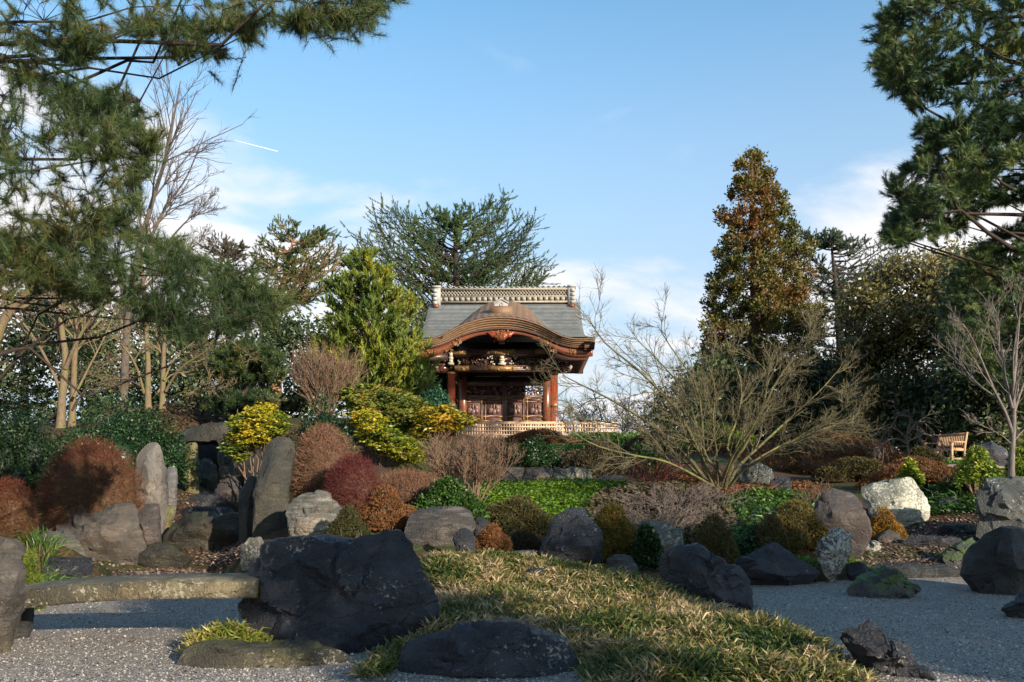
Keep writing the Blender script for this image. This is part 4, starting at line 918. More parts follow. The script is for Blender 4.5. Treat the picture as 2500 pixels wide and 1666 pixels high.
# ------------------------------------------------------------------ bamboo grass, ground cover, lawn, strap leaves
def sasa(name, label, poly, n, seed, mat, h=.105, cat='grass'):
    g = rng(seed); q = sample_poly(g, poly, n); e = polydist(np.asarray(poly), q[:, 0], q[:, 1])
    z = np.maximum(ground(q[:, 0], q[:, 1]), 0)
    clump = fbm(np.stack([q[:, 0] * 1.3, q[:, 1] * 1.3, 0 * q[:, 0]], 1), 3, seed)
    cl2 = fbm(np.stack([q[:, 0] * 4, q[:, 1] * 4, 0 * q[:, 0]], 1), 2, seed + 3)
    hh = h * (0.75 + .9 * clump + .7 * cl2) * (0.5 + .5 * sstep(0, .3, e))
    mb = MB()
    # each cane carries a fan of strap leaves
    for k in range(7):
        t = g.uniform(.25, 1.0, n)
        O = np.stack([q[:, 0] + g.normal(0, .02, n), q[:, 1] + g.normal(0, .02, n), z + hh * t], 1)
        a = g.uniform(0, 6.283, n)
        d = np.stack([np.cos(a), np.sin(a), g.uniform(.1, 1.6, n)], 1)
        r = np.clip(.46 - .8 * clump + .4 * cl2 + .35 * (t - .6) + g.normal(0, .26, n), 0, 1)
        blades(mb, g, O, d, g.uniform(.08, .19, n), g.uniform(.009, .0155, (n, 1)), g.uniform(.2, .95, (n, 1)), r, wmid=1.2)
    O = np.stack([q[:, 0], q[:, 1], z - .02], 1)
    P = np.stack([O, O + np.stack([g.normal(0, .02, n), g.normal(0, .02, n), hh * .6], 1), O + np.stack([g.normal(0, .04, n), g.normal(0, .04, n), hh], 1)], 1)
    tubes(mb, P[::4], np.array([[.003, .0025, .0015]]).repeat(len(P[::4]), 0), 3, .7)
    return tag(mb.build(name, mat), label, cat, kind='stuff')
sasa('bamboo_grass', 'wide bed of dry straw and green dwarf bamboo grass among the front stones', SASA, 8800, 61, LM['sasa'])
sp = np.array([(X(u, d), d) for u, d in [(455, 7.75), (560, 7.6), (660, 7.65), (668, 7.95), (640, 8.1), (560, 8.3), (480, 8.15)]])
sasa('bamboo_grass', 'small tuft of green dwarf bamboo beside the bridge end of the boulder', sp, 480, 62, LM['sasag'], .22)

def cover(name, label, poly, n, seed, mat, size, cat, up=.7, lift=.10):
    g = rng(seed); q = sample_poly(g, poly, n); z = ground(q[:, 0], q[:, 1])
    w = fbm(np.stack([q[:, 0] * 1.1, q[:, 1] * 1.1, 0 * q[:, 0]], 1), 3, seed)
    C = np.stack([q[:, 0], q[:, 1], z + g.uniform(0, lift, n) * (1 + w)], 1)
    a = g.uniform(0, 6.28, n); d = np.stack([np.cos(a), np.sin(a), g.uniform(-.1, .9, n)], 1)
    mb = MB(); leaves(mb, g, C, d, size, .55, np.clip(.5 + .55 * w, 0, 1), jr=.22, up=up)
    return tag(mb.build(name, mat), label, cat, kind='stuff')
P_ = lambda L: np.array([(X(u, d), d) for u, d in L])
cover('ground_cover', 'bright green leafy ground cover below the terrace wall', P_([(1150, 16.5), (1420, 16.2), (1470, 19), (1530, 22.5), (1400, 23.4), (1180, 23.4), (1140, 20)]), 24000, 71, LM['cover'], .085, 'ground cover', .6, .16)
cover('ground_cover', 'dull green low plants around the mounds right of the contorted twigs', P_([(1780, 14), (2000, 15.2), (2050, 18), (1880, 20), (1780, 18.5), (1700, 16)]), 10000, 72, LM['midgreen'], .085, 'ground cover', .5, .14)
cover('ground_cover', 'dark green low plants below the lime shrub near the stream', P_([(2240, 17.2), (2400, 16.8), (2480, 17), (2500, 20), (2380, 22.5), (2300, 22)]), 9000, 73, LM['midgreen'], .09, 'ground cover', .5, .16)
cover('ground_cover', 'brown leaf litter and low plants on the bank behind the cave', P_([(300, 19.6), (640, 20.6), (860, 20), (880, 26), (500, 28), (250, 26)]), 9000, 74, LM['brownheath'], .12, 'ground cover', .5, .3)
cover('leaf_litter', 'red-brown fallen needles under the bare maple', P_([(1620, 20.6), (1700, 18.8), (1870, 18.3), (1990, 18.6), (2000, 22), (1850, 24), (1650, 24)]), 11000, 75, LM['rust'], .085, 'leaf litter', .7, .05)
cover('leaf_litter', 'dark red-brown litter on the slope around the round bushes', P_([(1200, 24.6), (1560, 24.6), (1640, 29), (1540, 32), (1280, 32), (1180, 29)]), 9000, 76, LM['brownheath'], .13, 'leaf litter', .6, .10)
def lawn(name, label, poly, n, seed, mat, L, cat='grass', w=.02):
    g = rng(seed); q = sample_poly(g, poly, n); z = ground(q[:, 0], q[:, 1])
    O = np.stack([q[:, 0], q[:, 1], z - .01], 1); d = np.stack([g.normal(0, .35, n), g.normal(0, .35, n), np.ones(n)], 1)
    mb = MB(); blades(mb, g, O, d, g.uniform(.6, 1.2, n) * L, w, g.uniform(.1, .6, (n, 1)), g.uniform(0, 1, n))
    return tag(mb.build(name, mat), label, cat, kind='stuff')
lawn('lawn', 'patch of bright mown lawn on the slope below the fence', P_([(1230, 31.5), (1400, 31), (1620, 30.5), (1620, 37), (1400, 37.5), (1230, 37.5)]), 15000, 81, LM['lawn'], .12, w=.05)
lawn('lawn', 'small strip of lawn at the feet of the wooden bench', P_([(2270, 29.5), (2420, 29.5), (2450, 36), (2240, 36)]), 5000, 82, LM['lawn'], .12, w=.05)
lawn('tall_grass', 'long green grass fringe growing along the right part of the fence', P_([(1395, 38.2), (1570, 38.2), (1570, 39.8), (1395, 39.8)]), 3500, 83, LM['strap'], .42, w=.05)
def straps(name, label, u, D, n, L, seed, mat, rad=.25, w=.018):
    g = rng(seed); xc = X(u, D); q = g.normal(0, rad * .5, (n, 2)) + np.array([xc, D]); z = ground(q[:, 0], q[:, 1])
    d = np.stack([(q[:, 0] - xc) / rad + g.normal(0, .4, n), (q[:, 1] - D) / rad + g.normal(0, .4, n), np.full(n, 1.1)], 1)
    O = np.stack([q[:, 0], q[:, 1], np.maximum(z, 0) - .02], 1)
    mb = MB(); blades(mb, g, O, d, g.uniform(.6, 1.2, n) * L, w, g.uniform(.5, 1., (n, 1)), np.clip(g.normal(.5, .25, n), 0, 1))
    return tag(mb.build(name, mat, origin=(xc, D, float(np.maximum(ground(xc, D), 0)[0]))), label, 'plant')
straps('strap_plant', 'drooping green strap-leaved clump below the smaller red shrub', 40, 12.6, 260, .42, 91, LM['strap'], .4)
straps('strap_plant', 'green strap-leaved clump between red shrub and layered stone', 95, 13.3, 260, .42, 92, LM['strap'], .35)
straps('strap_plant', 'blue-green grassy tuft behind the mossy brown mound', 1930, 16.5, 420, .45, 93, LM['bluestrap'], .6, .02)
straps('strap_plant', 'grey-green grassy tuft beside the tall pointed boulder', 1975, 16.8, 260, .42, 94, LM['bluestrap'], .45, .02)
straps('strap_plant', 'dark green strap clump behind the black shaded boulder', 2345, 18.0, 300, .5, 95, LM['strap'], .5, .025)
straps('strap_plant', 'white-striped strap leaves on top of the square-edged boulder', 2478, 13.4, 120, .40, 96, LM['bluestrap'], .3, .022)
straps('red_grass', 'rust-red grassy tuft at the foot of the bare maple', 1850, 19.0, 160, .5, 97, LM['redstem'], .4, .014)
straps('fern', 'small bright green fern at the base of the pointed boulder', 2084, 13.9, 120, .2, 98, LM['cover'], .15, .03)
straps('fern', 'bright green fern between mossy mound and crusted stone', 1955, 13.6, 220, .24, 99, LM['cover'], .28, .03)

# ------------------------------------------------------------------ bare trees and twiggy bushes
def bare(name, label, cat, base, stems, levels, bark, seed, sides=(7, 5, 4, 3, 3), part=('trunk', 'branches'), bark2=None):
    """stems: list of (polyline points relative to base, r0, r1); levels: dicts for spawn/grow"""
    g = rng(seed); root = empty(name, tuple(base), label, cat)
    base = np.asarray(base, float)
    tr = MB(); br = MB(); first = []
    for pts, r0, r1 in stems:
        r0, r1 = r0 * .78, r1 * .78
        p = catmull(np.array(pts, float), 14); p = p + np.cumsum(g.normal(0, .006, p.shape), 0) * np.linalg.norm(p[-1] - p[0]) * .12
        rad = np.linspace(r0, r1, 14); rad[0] *= 1.25
        tube(tr, p, rad, sides[0]); first.append((p, rad))
    P = np.array([a for a, b in first]); Rd = np.array([b for a, b in first])
    tips = None
    for k, lv in enumerate(levels):
        O, Dv, L, R0 = spawn(g, P, Rd, lv['n'], lv.get('t0', .25), lv.get('t1', 1.0), lv.get('ang', (25, 55)), lv.get('rl', (.35, .6)), lv.get('rr', .55), lv.get('flat', 0), lv.get('rmin', .003))
        if 'lmax' in lv: L = np.minimum(L, lv['lmax'])
        P, Rd = grow(g, O, Dv, L, R0, lv.get('K', 5), lv.get('wig', .12), lv.get('trop', .05), lv.get('tip', .4))
        tubes(br, P, Rd, sides[min(k + 1, 4)], g.uniform(0, 1, len(P)))
    tr.build(part[0], bark, root, smooth=True)
    br.build(part[1], bark2 or bark, root, smooth=True)
    return root
def px2rel(u, v, D, base): return W(u, v, D) - np.asarray(base)
def stems_px(base, L, D):
    """list of stems: [(u,v,dD),...], r0, r1"""
    return [([px2rel(u, v, D + dd, base) for u, v, dd in pts], r0, r1) for pts, r0, r1 in L]
def gbase(u, D, sink=.05): 
    return np.array([X(u, D), D, float(ground(X(u, D), D)[0]) - sink])

# bare maple with many spreading stems
D = 19.8; b = gbase(1755, D)
ST = [([(1740,1195,0),(1700,1130,.2),(1660,1075,.3),(1590,1000,.5),(1500,930,.8),(1420,880,1.0),(1375,850,1.1)],.07,.012),
      ([(1745,1195,0),(1720,1120,-.2),(1690,1040,-.4),(1640,940,-.7),(1560,840,-1),(1480,760,-1.2),(1440,690,-1.3)],.07,.012),
      ([(1752,1195,0),(1715,1130,.5),(1700,1010,.9),(1668,900,1.2),(1600,800,1.5),(1545,735,1.6)],.055,.01),
      ([(1760,1195,0),(1755,1140,0),(1720,1090,.1),(1715,1000,.3),(1700,880,.2),(1640,770,.1),(1605,700,0)],.06,.01),
      ([(1765,1195,0),(1790,1120,.2),(1775,1060,.3),(1800,980,.4),(1810,880,.5),(1780,770,.6),(1770,720,.6)],.05,.01),
      ([(1770,1195,0),(1780,1130,-.3),(1820,1060,-.6),(1860,960,-.8),(1900,860,-1),(1960,770,-1.1),(1985,720,-1.2)],.065,.01),
      ([(1775,1195,0),(1800,1130,.3),(1850,1070,.7),(1920,990,1.0),(2000,900,1.3),(2050,830,1.5)],.06,.01),
      ([(1778,1195,0),(1810,1140,-.4),(1880,1090,-.9),(1960,1030,-1.3),(2040,970,-1.6),(2085,925,-1.8)],.055,.01),
      ([(1745,1190,0),(1690,1150,-.5),(1620,1110,-1.0),(1540,1090,-1.4),(1450,1060,-1.8),(1400,1020,-2)],.045,.008),
      ([(1752,1195,0),(1750,1100,-.5),(1740,1000,-1),(1745,890,-1.4),(1720,790,-1.6)],.045,.009),
      ([(1770,1195,0),(1840,1110,.6),(1930,1050,1.2),(2020,1010,1.8),(2080,985,2)],.04,.008),
      ([(1735,1190,0),(1670,1110,.9),(1600,1040,1.6),(1510,1000,2.2),(1430,985,2.4)],.045,.008),
      ([(1760,1190,0),(1790,1090,-.8),(1840,1000,-1.4),(1870,900,-1.7),(1860,800,-1.8)],.045,.008)]
ST = [([(u, 1195 - (1195 - v) * .81, d) for u, v, d in pts], r0, r1) for pts, r0, r1 in ST]
bare('maple_tree', 'wide bare multi-stemmed maple with mossy green stems right of the gate', 'tree', b, stems_px(b, ST, D),
     [dict(n=12, t0=.25, ang=(18, 50), rl=(.2, .42), rr=.5, K=6, wig=.14, trop=.04, rmin=.008),
      dict(n=9, t0=.12, ang=(20, 50), rl=(.3, .6), rr=.55, K=5, wig=.16, trop=.03, rmin=.0055),
      dict(n=6, t0=.15, ang=(20, 55), rl=(.35, .65), rr=.7, K=3, wig=.2, trop=.03, rmin=.004)], BK['greenbark'], 201, bark2=BK['mapletwig'])
# pale slim tree at the right edge
D = 17.0; b = gbase(2468, D)
ST = [([(2468,1175,0),(2470,1100,0),(2474,1030,0),(2472,960,.1),(2478,880,.2),(2486,800,.3),(2490,740,.3)],.085,.012),
      ([(2472,1060,0),(2455,1010,-.1),(2430,960,-.2),(2400,890,-.3),(2375,830,-.4),(2350,790,-.5)],.05,.008),
      ([(2473,1020,0),(2490,960,.1),(2520,890,.2),(2540,800,.3),(2545,740,.3)],.045,.008),
      ([(2473,1000,0),(2455,930,.3),(2440,850,.5),(2435,780,.6),(2420,740,.7)],.04,.007),
      ([(2472,1040,0),(2440,980,.3),(2390,940,.5),(2340,880,.7),(2310,820,.9)],.03,.006),
      ([(2470,1085,0),(2440,1060,-.2),(2400,1040,-.3),(2370,1030,-.3)],.016,.005),
      ([(2474,1080,0),(2500,1050,.2),(2540,1030,.3),(2570,1010,.4)],.02,.005)]
bare('slim_tree', 'slim pale-barked bare tree rising behind the stepped blue-green boulder', 'tree', b, stems_px(b, ST, D),
     [dict(n=8, t0=.3, ang=(18, 40), rl=(.25, .5), rr=.55, K=6, wig=.08, trop=.08, rmin=.008),
      dict(n=5, t0=.2, ang=(18, 42), rl=(.35, .6), rr=.6, K=5, wig=.1, trop=.08, rmin=.0055),
      dict(n=3, t0=.3, ang=(18, 42), rl=(.35, .6), rr=.7, K=4, wig=.1, trop=.05, rmin=.004)], BK['grey'], 202)
# small weeping tree near the bench
D = 24.5; b = gbase(2222, D)
ST = [([(2226,1150,0),(2218,1110,0),(2214,1080,0),(2205,1062,0),(2180,1045,.2),(2155,1050,.3),(2138,1068,.3)],.05,.012),
      ([(2214,1080,0),(2216,1050,-.1),(2224,1022,-.2),(2200,1015,-.4),(2178,1022,-.5)],.035,.01),
      ([(2214,1078,0),(2235,1070,.2),(2260,1060,.4),(2290,1075,.5),(2305,1095,.5)],.035,.01),
      ([(2216,1060,0),(2240,1030,.3),(2265,1040,.5),(2285,1065,.6)],.03,.009),
      ([(2214,1085,0),(2190,1072,-.3),(2160,1078,-.5),(2140,1100,-.6)],.03,.009)]
bare('weeping_tree', 'little bare weeping tree with crooked pale stem before the bench', 'tree', b, stems_px(b, ST, D),
     [dict(n=8, t0=.25, ang=(25, 70), rl=(.3, .6), rr=.6, K=6, wig=.2, trop=-.12, rmin=.011),
      dict(n=6, t0=.2, ang=(25, 65), rl=(.4, .7), rr=.7, K=5, wig=.2, trop=-.15, rmin=.008)], BK['greytwig'], 203)
# contorted bare bush on the slope
def bush(name, label, u, D, width, height, nstem, bark, seed, levels, lean=1.0, depth=None, r0=.02, wig=.18, cat='shrub', trop=.1):
    g = rng(seed); b = gbase(u, D); depth = depth or width * .7
    a = g.uniform(0, 6.283, nstem); k = np.sqrt(g.uniform(.05, 1, nstem))
    E = np.stack([np.cos(a) * k * width / 2, np.sin(a) * k * depth / 2, height * (1 - .45 * k * lean) * g.uniform(.75, 1.05, nstem)], 1)
    O = np.stack([E[:, 0] * .18, E[:, 1] * .18, np.zeros(nstem)], 1)
    stems = []
    for o, e in zip(O, E):
        m1 = o + (e - o) * .35 + g.normal(0, wig * .25, 3) * height * .5 + np.array([0, 0, .05]) * height
        m2 = o + (e - o) * .7 + g.normal(0, wig * .25, 3) * height * .5
        stems.append(([o, m1, m2, e], r0, r0 * .4))
    return bare(name, label, cat, b, stems, levels, bark, seed, sides=(5, 4, 3, 3, 3), part=('stems', 'twigs'))
bush('contorted_bush', 'second tangled pale-twigged bush uphill toward the bare maple', 1650, 17.6, 2.9, .75, 46, BK['greytwig'], 210,
     [dict(n=6, t0=.2, ang=(30, 80), rl=(.3, .55), rr=.65, K=6, wig=.38, trop=.02, rmin=.006), dict(n=4, t0=.2, ang=(30, 80), rl=(.35, .6), rr=.7, K=5, wig=.4, trop=0, rmin=.0042)], lean=1.1, depth=1.8, r0=.014, wig=.5)
cover('ground_cover', 'brown-green tangled undergrowth beneath the contorted twigs', P_([(1440, 14.6), (1560, 14.2), (1720, 14.2), (1800, 16), (1760, 18.6), (1640, 20.5), (1480, 21), (1430, 18)]), 12000, 77, LM['brownheath'], .10, 'ground cover', .4, .2)
bush('contorted_bush', 'tangled bare bush with pale contorted twigs above the grey lichened stone', 1610, 15.4, 2.9, .9, 60, BK['greytwig'], 211,
     [dict(n=6, t0=.2, ang=(30, 80), rl=(.3, .55), rr=.65, K=6, wig=.38, trop=.02, rmin=.006), dict(n=4, t0=.2, ang=(30, 80), rl=(.35, .6), rr=.7, K=5, wig=.4, trop=0, rmin=.0042)], lean=1.1, depth=1.6, r0=.014, wig=.5)
bush('vase_bush', 'vase-shaped brown bush of fine upswept twigs below the lattice fence', 1150, 19.0, 2.1, 1.38, 30, BK['twig'], 212,
     [dict(n=10, t0=.35, ang=(15, 40), rl=(.3, .55), rr=.6, K=5, wig=.1, trop=.1, rmin=.006), dict(n=7, t0=.15, ang=(15, 45), rl=(.35, .6), rr=.7, K=3, wig=.14, trop=.1, rmin=.005), dict(n=3, t0=.2, ang=(15, 50), rl=(.4, .7), rr=.8, K=2, wig=.12, trop=.1, rmin=.0045)], lean=.35, r0=.016)
bush('twig_bush', 'tall thicket of thin pale bare stems left of the golden conifer', 790, 29.0, 2.6, 2.1, 60, BK['twig'], 213,
     [dict(n=6, t0=.2, ang=(12, 35), rl=(.35, .6), rr=.7, K=5, wig=.1, trop=.1, rmin=.009), dict(n=4, t0=.2, ang=(15, 35), rl=(.4, .6), rr=.8, K=4, wig=.1, trop=.08, rmin=.008)], lean=.3, r0=.016)
bush('red_stem_bush', 'thin red upright stems growing left of the bare maple', 1590, 21.5, 1.7, .75, 50, LM['redstem'], 214,
     [dict(n=5, t0=.1, ang=(12, 40), rl=(.4, .6), rr=.8, K=4, wig=.12, trop=.1, rmin=.007)], lean=.3, r0=.009)
bush('twig_bush', 'sparse grey twig bush beside the pointed boulder', 1985, 17.5, .9, .7, 22, BK['twig'], 215,
     [dict(n=5, t0=.2, ang=(20, 55), rl=(.4, .6), rr=.8, K=4, wig=.2, trop=.05, rmin=.005), dict(n=3, t0=.2, ang=(20, 55), rl=(.4, .6), rr=.8, K=3, wig=.2, trop=.05, rmin=.004)], r0=.009)
bush('twig_bush', 'pale wispy stems with red buds behind the flat-topped boulder', 900, 11.8, 1.3, .75, 14, BK['greytwig'], 216,
     [dict(n=3, t0=.3, ang=(20, 55), rl=(.3, .5), rr=.7, K=4, wig=.2, trop=.05, rmin=.0035)], r0=.0055, wig=.4)
bush('twig_bush', 'wispy red-tipped stems beside the small pale olive stone', 665, 11.6, .8, .45, 9, LM['redstem'], 217,
     [dict(n=3, t0=.3, ang=(20, 55), rl=(.3, .5), rr=.7, K=4, wig=.2, trop=.05, rmin=.0035)], r0=.005, wig=.4)
bush('twig_bush', 'brown brushwood thicket on the bank between the two trunk groups', 560, 23.5, 3.0, 1.2, 40, BK['twig'], 218,
     [dict(n=5, t0=.1, ang=(20, 50), rl=(.4, .6), rr=.8, K=4, wig=.15, trop=.08, rmin=.008), dict(n=3, t0=.2, ang=(20, 50), rl=(.4, .6), rr=.8, K=3, wig=.15, trop=.08, rmin=.007)], r0=.012)
bush('twig_bush', 'reddish twiggy shrub at the foot of the white boulder wall', 2440, 15.0 - .6, .8, .35, 30, BK['twig'], 219,
     [dict(n=5, t0=.1, ang=(20, 50), rl=(.4, .6), rr=.8, K=3, wig=.15, trop=.08, rmin=.005)], r0=.008)

LV = lambda s=1.0: [dict(n=8, t0=.3, ang=(25, 60), rl=(.25, .5), rr=.55, K=6, wig=.14, trop=.05, rmin=.014 * s), dict(n=6, t0=.2, ang=(22, 55), rl=(.35, .6), rr=.6, K=5, wig=.16, trop=.03, rmin=.010 * s), dict(n=4, t0=.2, ang=(22, 55), rl=(.35, .6), rr=.7, K=3, wig=.18, trop=.03, rmin=.008 * s)]
# trunk group left
D = 23.5; b = gbase(150, D)
ST = [([(148,1050,0),(152,960,0),(160,880,.1),(150,800,.2),(142,720,.2),(132,640,.3),(125,560,.3)],0.152,0.040),
      ([(175,1050,.3),(178,960,.3),(182,860,.2),(186,780,.2),(182,700,.1),(190,600,0),(230,480,0)],0.128,0.032),
      ([(160,900,0),(185,840,-.2),(215,790,-.3),(260,740,-.4),(290,690,-.4)],0.072,0.024),
      ([(150,960,0),(120,890,.3),(80,820,.5),(30,760,.7),(-20,700,.8)],0.060,0.024),
      ([(180,970,0),(215,900,.3),(250,830,.6),(280,760,.8)],0.048,0.016),
      ([(178,1000,.2),(210,950,-.3),(260,930,-.6),(310,925,-.8)],0.032,0.016)]
bare('bare_tree', 'bare tree with two smooth tan trunks behind the glossy shrub', 'tree', b, stems_px(b, ST, D), LV(), BK['pale'], 221)
D = 25.5; b = gbase(375, D)
ST = [([(362,1000,0),(362,940,0),(362,880,0),(358,800,.1),(350,700,.2),(345,600,.3)],0.128,0.048),
      ([(396,1000,.1),(398,930,.1),(400,860,0),(404,800,0),(412,720,0)],0.120,0.040),
      ([(352,960,0),(335,900,-.3),(305,850,-.5),(260,810,-.8),(225,790,-1)],0.052,0.016),
      ([(366,950,0),(350,890,.4),(320,840,.7),(280,790,1)],0.040,0.014),
      ([(405,955,0),(440,900,-.3),(500,860,-.6),(560,820,-1),(620,790,-1.2)],0.052,0.016),
      ([(400,930,0),(430,870,.3),(480,830,.6),(540,780,1)],0.040,0.014),
      ([(385,960,0),(420,915,.5),(500,905,.9),(560,870,1.2)],0.036,0.014),
      ([(360,950,0),(300,925,.5),(230,915,1),(180,925,1.2)],0.036,0.014),
      ([(400,990,0),(440,960,-.6),(500,950,-1),(540,950,-1.3)],0.032,0.013)]
bare('bare_tree', 'bare tree with a pair of orange-lit trunks and low sweeping branches', 'tree', b, stems_px(b, ST, D), LV(), BK['pale'], 222)
# tall fine bare tree whose top shows above the pine
D = 30.0; b = gbase(300, D)
ST = [([(300,1040,0),(305,900,0),(315,750,0),(335,620,0),(370,500,0),(405,380,0),(425,280,0),(440,195,0)],.20,.02),
      ([(320,720,0),(360,600,.3),(410,500,.5),(460,430,.7),(505,320,.8)],.10,.015),
      ([(315,760,0),(370,650,-.3),(430,570,-.6),(490,510,-.8)],.09,.015),
      ([(312,780,0),(290,650,.3),(300,540,.5),(330,430,.6)],.09,.015),
      ([(318,740,0),(380,680,.5),(450,620,.9),(490,590,1.1)],.07,.015)]
bare('bare_tree', 'tall bare tree with fine feathery top rising above the left pine', 'tree', b, stems_px(b, ST, D),
     [dict(n=12, t0=.3, ang=(20, 45), rl=(.2, .38), rr=.5, K=6, wig=.08, trop=.06, rmin=.012, lmax=3.5), dict(n=7, t0=.15, ang=(20, 45), rl=(.35, .6), rr=.6, K=5, wig=.1, trop=.04, rmin=.009), dict(n=4, t0=.15, ang=(20, 45), rl=(.35, .6), rr=.7, K=4, wig=.1, trop=.04, rmin=.007)], BK['farbare'], 223)
# big limbs at far left and the broken-barked trunk below the cedar
D = 31.0; b = gbase(20, D)
ST = [([(-30,1040,0),(-20,900,0),(0,800,0),(40,740,0),(90,690,0),(140,640,0)],.30,.10),
      ([(-20,850,0),(20,770,.5),(60,720,.8),(95,640,1),(110,560,1)],.18,.05),
      ([(-25,900,0),(-30,780,0),(0,690,0),(30,600,0)],.2,.06)]
bare('bare_tree', 'thick pale leaning limbs of a bare tree at the edge of the pine', 'tree', b, stems_px(b, ST, D), LV(1.2), BK['pale'], 224)
# far bare saplings right of the gate
for k, (u, D, h, sd_) in enumerate([(1400, 58, 3.0, 231), (1460, 60, 3.6, 232), (1520, 62, 3.8, 233), (1590, 60, 4.6, 234)]):
    b = gbase(u, D); g = rng(sd_)
    z0 = b[2]; topv = 975 - 12 * k
    hh = Zv(topv, D) - z0
    st = [([(0, 0, 0), (g.normal(0, .2), 0, hh * .4), (g.normal(0, .3), 0, hh * .7), (g.normal(0, .4), 0, hh)], .08, .03)] + \
         [([(0, 0, hh * .25), (math.cos(a) * hh * .25, math.sin(a) * hh * .25, hh * .5), (math.cos(a) * hh * .42, math.sin(a) * hh * .42, hh * .75)], .06, .02) for a in g.uniform(0, 6.28, 6)]
    bare('bare_tree', ['small far bare tree just beside the gate pillar', 'far bare tree above the end of the lattice fence', 'far bare tree between fence end and maple', 'far bare tree behind the maple stems'][k], 'tree', b, st,
         [dict(n=8, t0=.2, ang=(25, 70), rl=(.3, .55), rr=.6, K=5, wig=.2, trop=.02, rmin=.02), dict(n=6, t0=.2, ang=(25, 70), rl=(.35, .6), rr=.7, K=4, wig=.2, trop=0, rmin=.016)], BK['farbare'], sd_)
# ------------------------------------------------------------------ leafy trees
def poly_tips(g, poly, n, D, hd, edge=.35):
    """points filling a crown outline, rounded in depth; part of them close to the outline"""
    poly = np.asarray(poly, float); ne = int(n * edge)
    a = sample_poly(g, poly, n - ne)
    i = g.integers(0, len(poly), ne); t = g.uniform(0, 1, (ne, 1))
    b = poly[i] * (1 - t) + poly[(i + 1) % len(poly)] * t
    q = np.vstack([a, b]); q[n - ne:] += (poly.mean(0) - q[n - ne:]) * g.uniform(0, .04, (ne, 1))
    d = polydist(poly, q[:, 0], q[:, 1]); k = np.sqrt(np.clip(d / max(d.max(), 1), 0, 1))
    dd = D + hd * g.uniform(-1, 1, n) * (0.25 + k)
    return np.stack([X(q[:, 0], dd), dd, Zv(q[:, 1], dd)], 1)
def scatter(root, tuft, C, rc, sc, eu, mat):
    """tens of thousands of needle shoots: points carrying copies of one shoot by geometry nodes"""
    me = bpy.data.meshes.new('crown'); me.vertices.add(len(C)); me.vertices.foreach_set('co', C.astype(np.float32).ravel())
    for nm, dt, arr in (('rnd', 'FLOAT', rc), ('scl', 'FLOAT', sc)):
        a = me.attributes.new(nm, dt, 'POINT'); a.data.foreach_set('value', np.asarray(arr, np.float32))
    a = me.attributes.new('rot', 'FLOAT_VECTOR', 'POINT'); a.data.foreach_set('vector', eu.astype(np.float32).ravel())
    me.materials.append(mat); o = bpy.data.objects.new('crown', me); COL.objects.link(o); o.parent = root; o['kind'] = 'stuff'
    ng = bpy.data.node_groups.new('needle_shoots', 'GeometryNodeTree')
    ng.interface.new_socket('Geometry', in_out='INPUT', socket_type='NodeSocketGeometry'); ng.interface.new_socket('Geometry', in_out='OUTPUT', socket_type='NodeSocketGeometry')
    gi = ng.nodes.new('NodeGroupInput'); go = ng.nodes.new('NodeGroupOutput'); ip = ng.nodes.new('GeometryNodeInstanceOnPoints'); oi = ng.nodes.new('GeometryNodeObjectInfo')
    oi.inputs['Object'].default_value = tuft; oi.transform_space = 'ORIGINAL'
    def at(nm, dt):
        q = ng.nodes.new('GeometryNodeInputNamedAttribute'); q.data_type = dt; q.inputs['Name'].default_value = nm; return q.outputs['Attribute']
    ng.links.new(gi.outputs[0], ip.inputs['Points']); ng.links.new(oi.outputs['Geometry'], ip.inputs['Instance'])
    er = ng.nodes.new('FunctionNodeEulerToRotation'); ng.links.new(at('rot', 'FLOAT_VECTOR'), er.inputs[0]); ng.links.new(er.outputs[0], ip.inputs['Rotation'])
    ng.links.new(at('scl', 'FLOAT'), ip.inputs['Scale']); ng.links.new(ip.outputs[0], go.inputs[0])
    md = o.modifiers.new('needle_shoots', 'NODES'); md.node_group = ng
    return root
def thin(p, dmin):
    keep = []
    for q in p:
        if not keep or ((np.array(keep) - q) ** 2).sum(1).min() > dmin * dmin: keep.append(q)
    return np.array(keep)
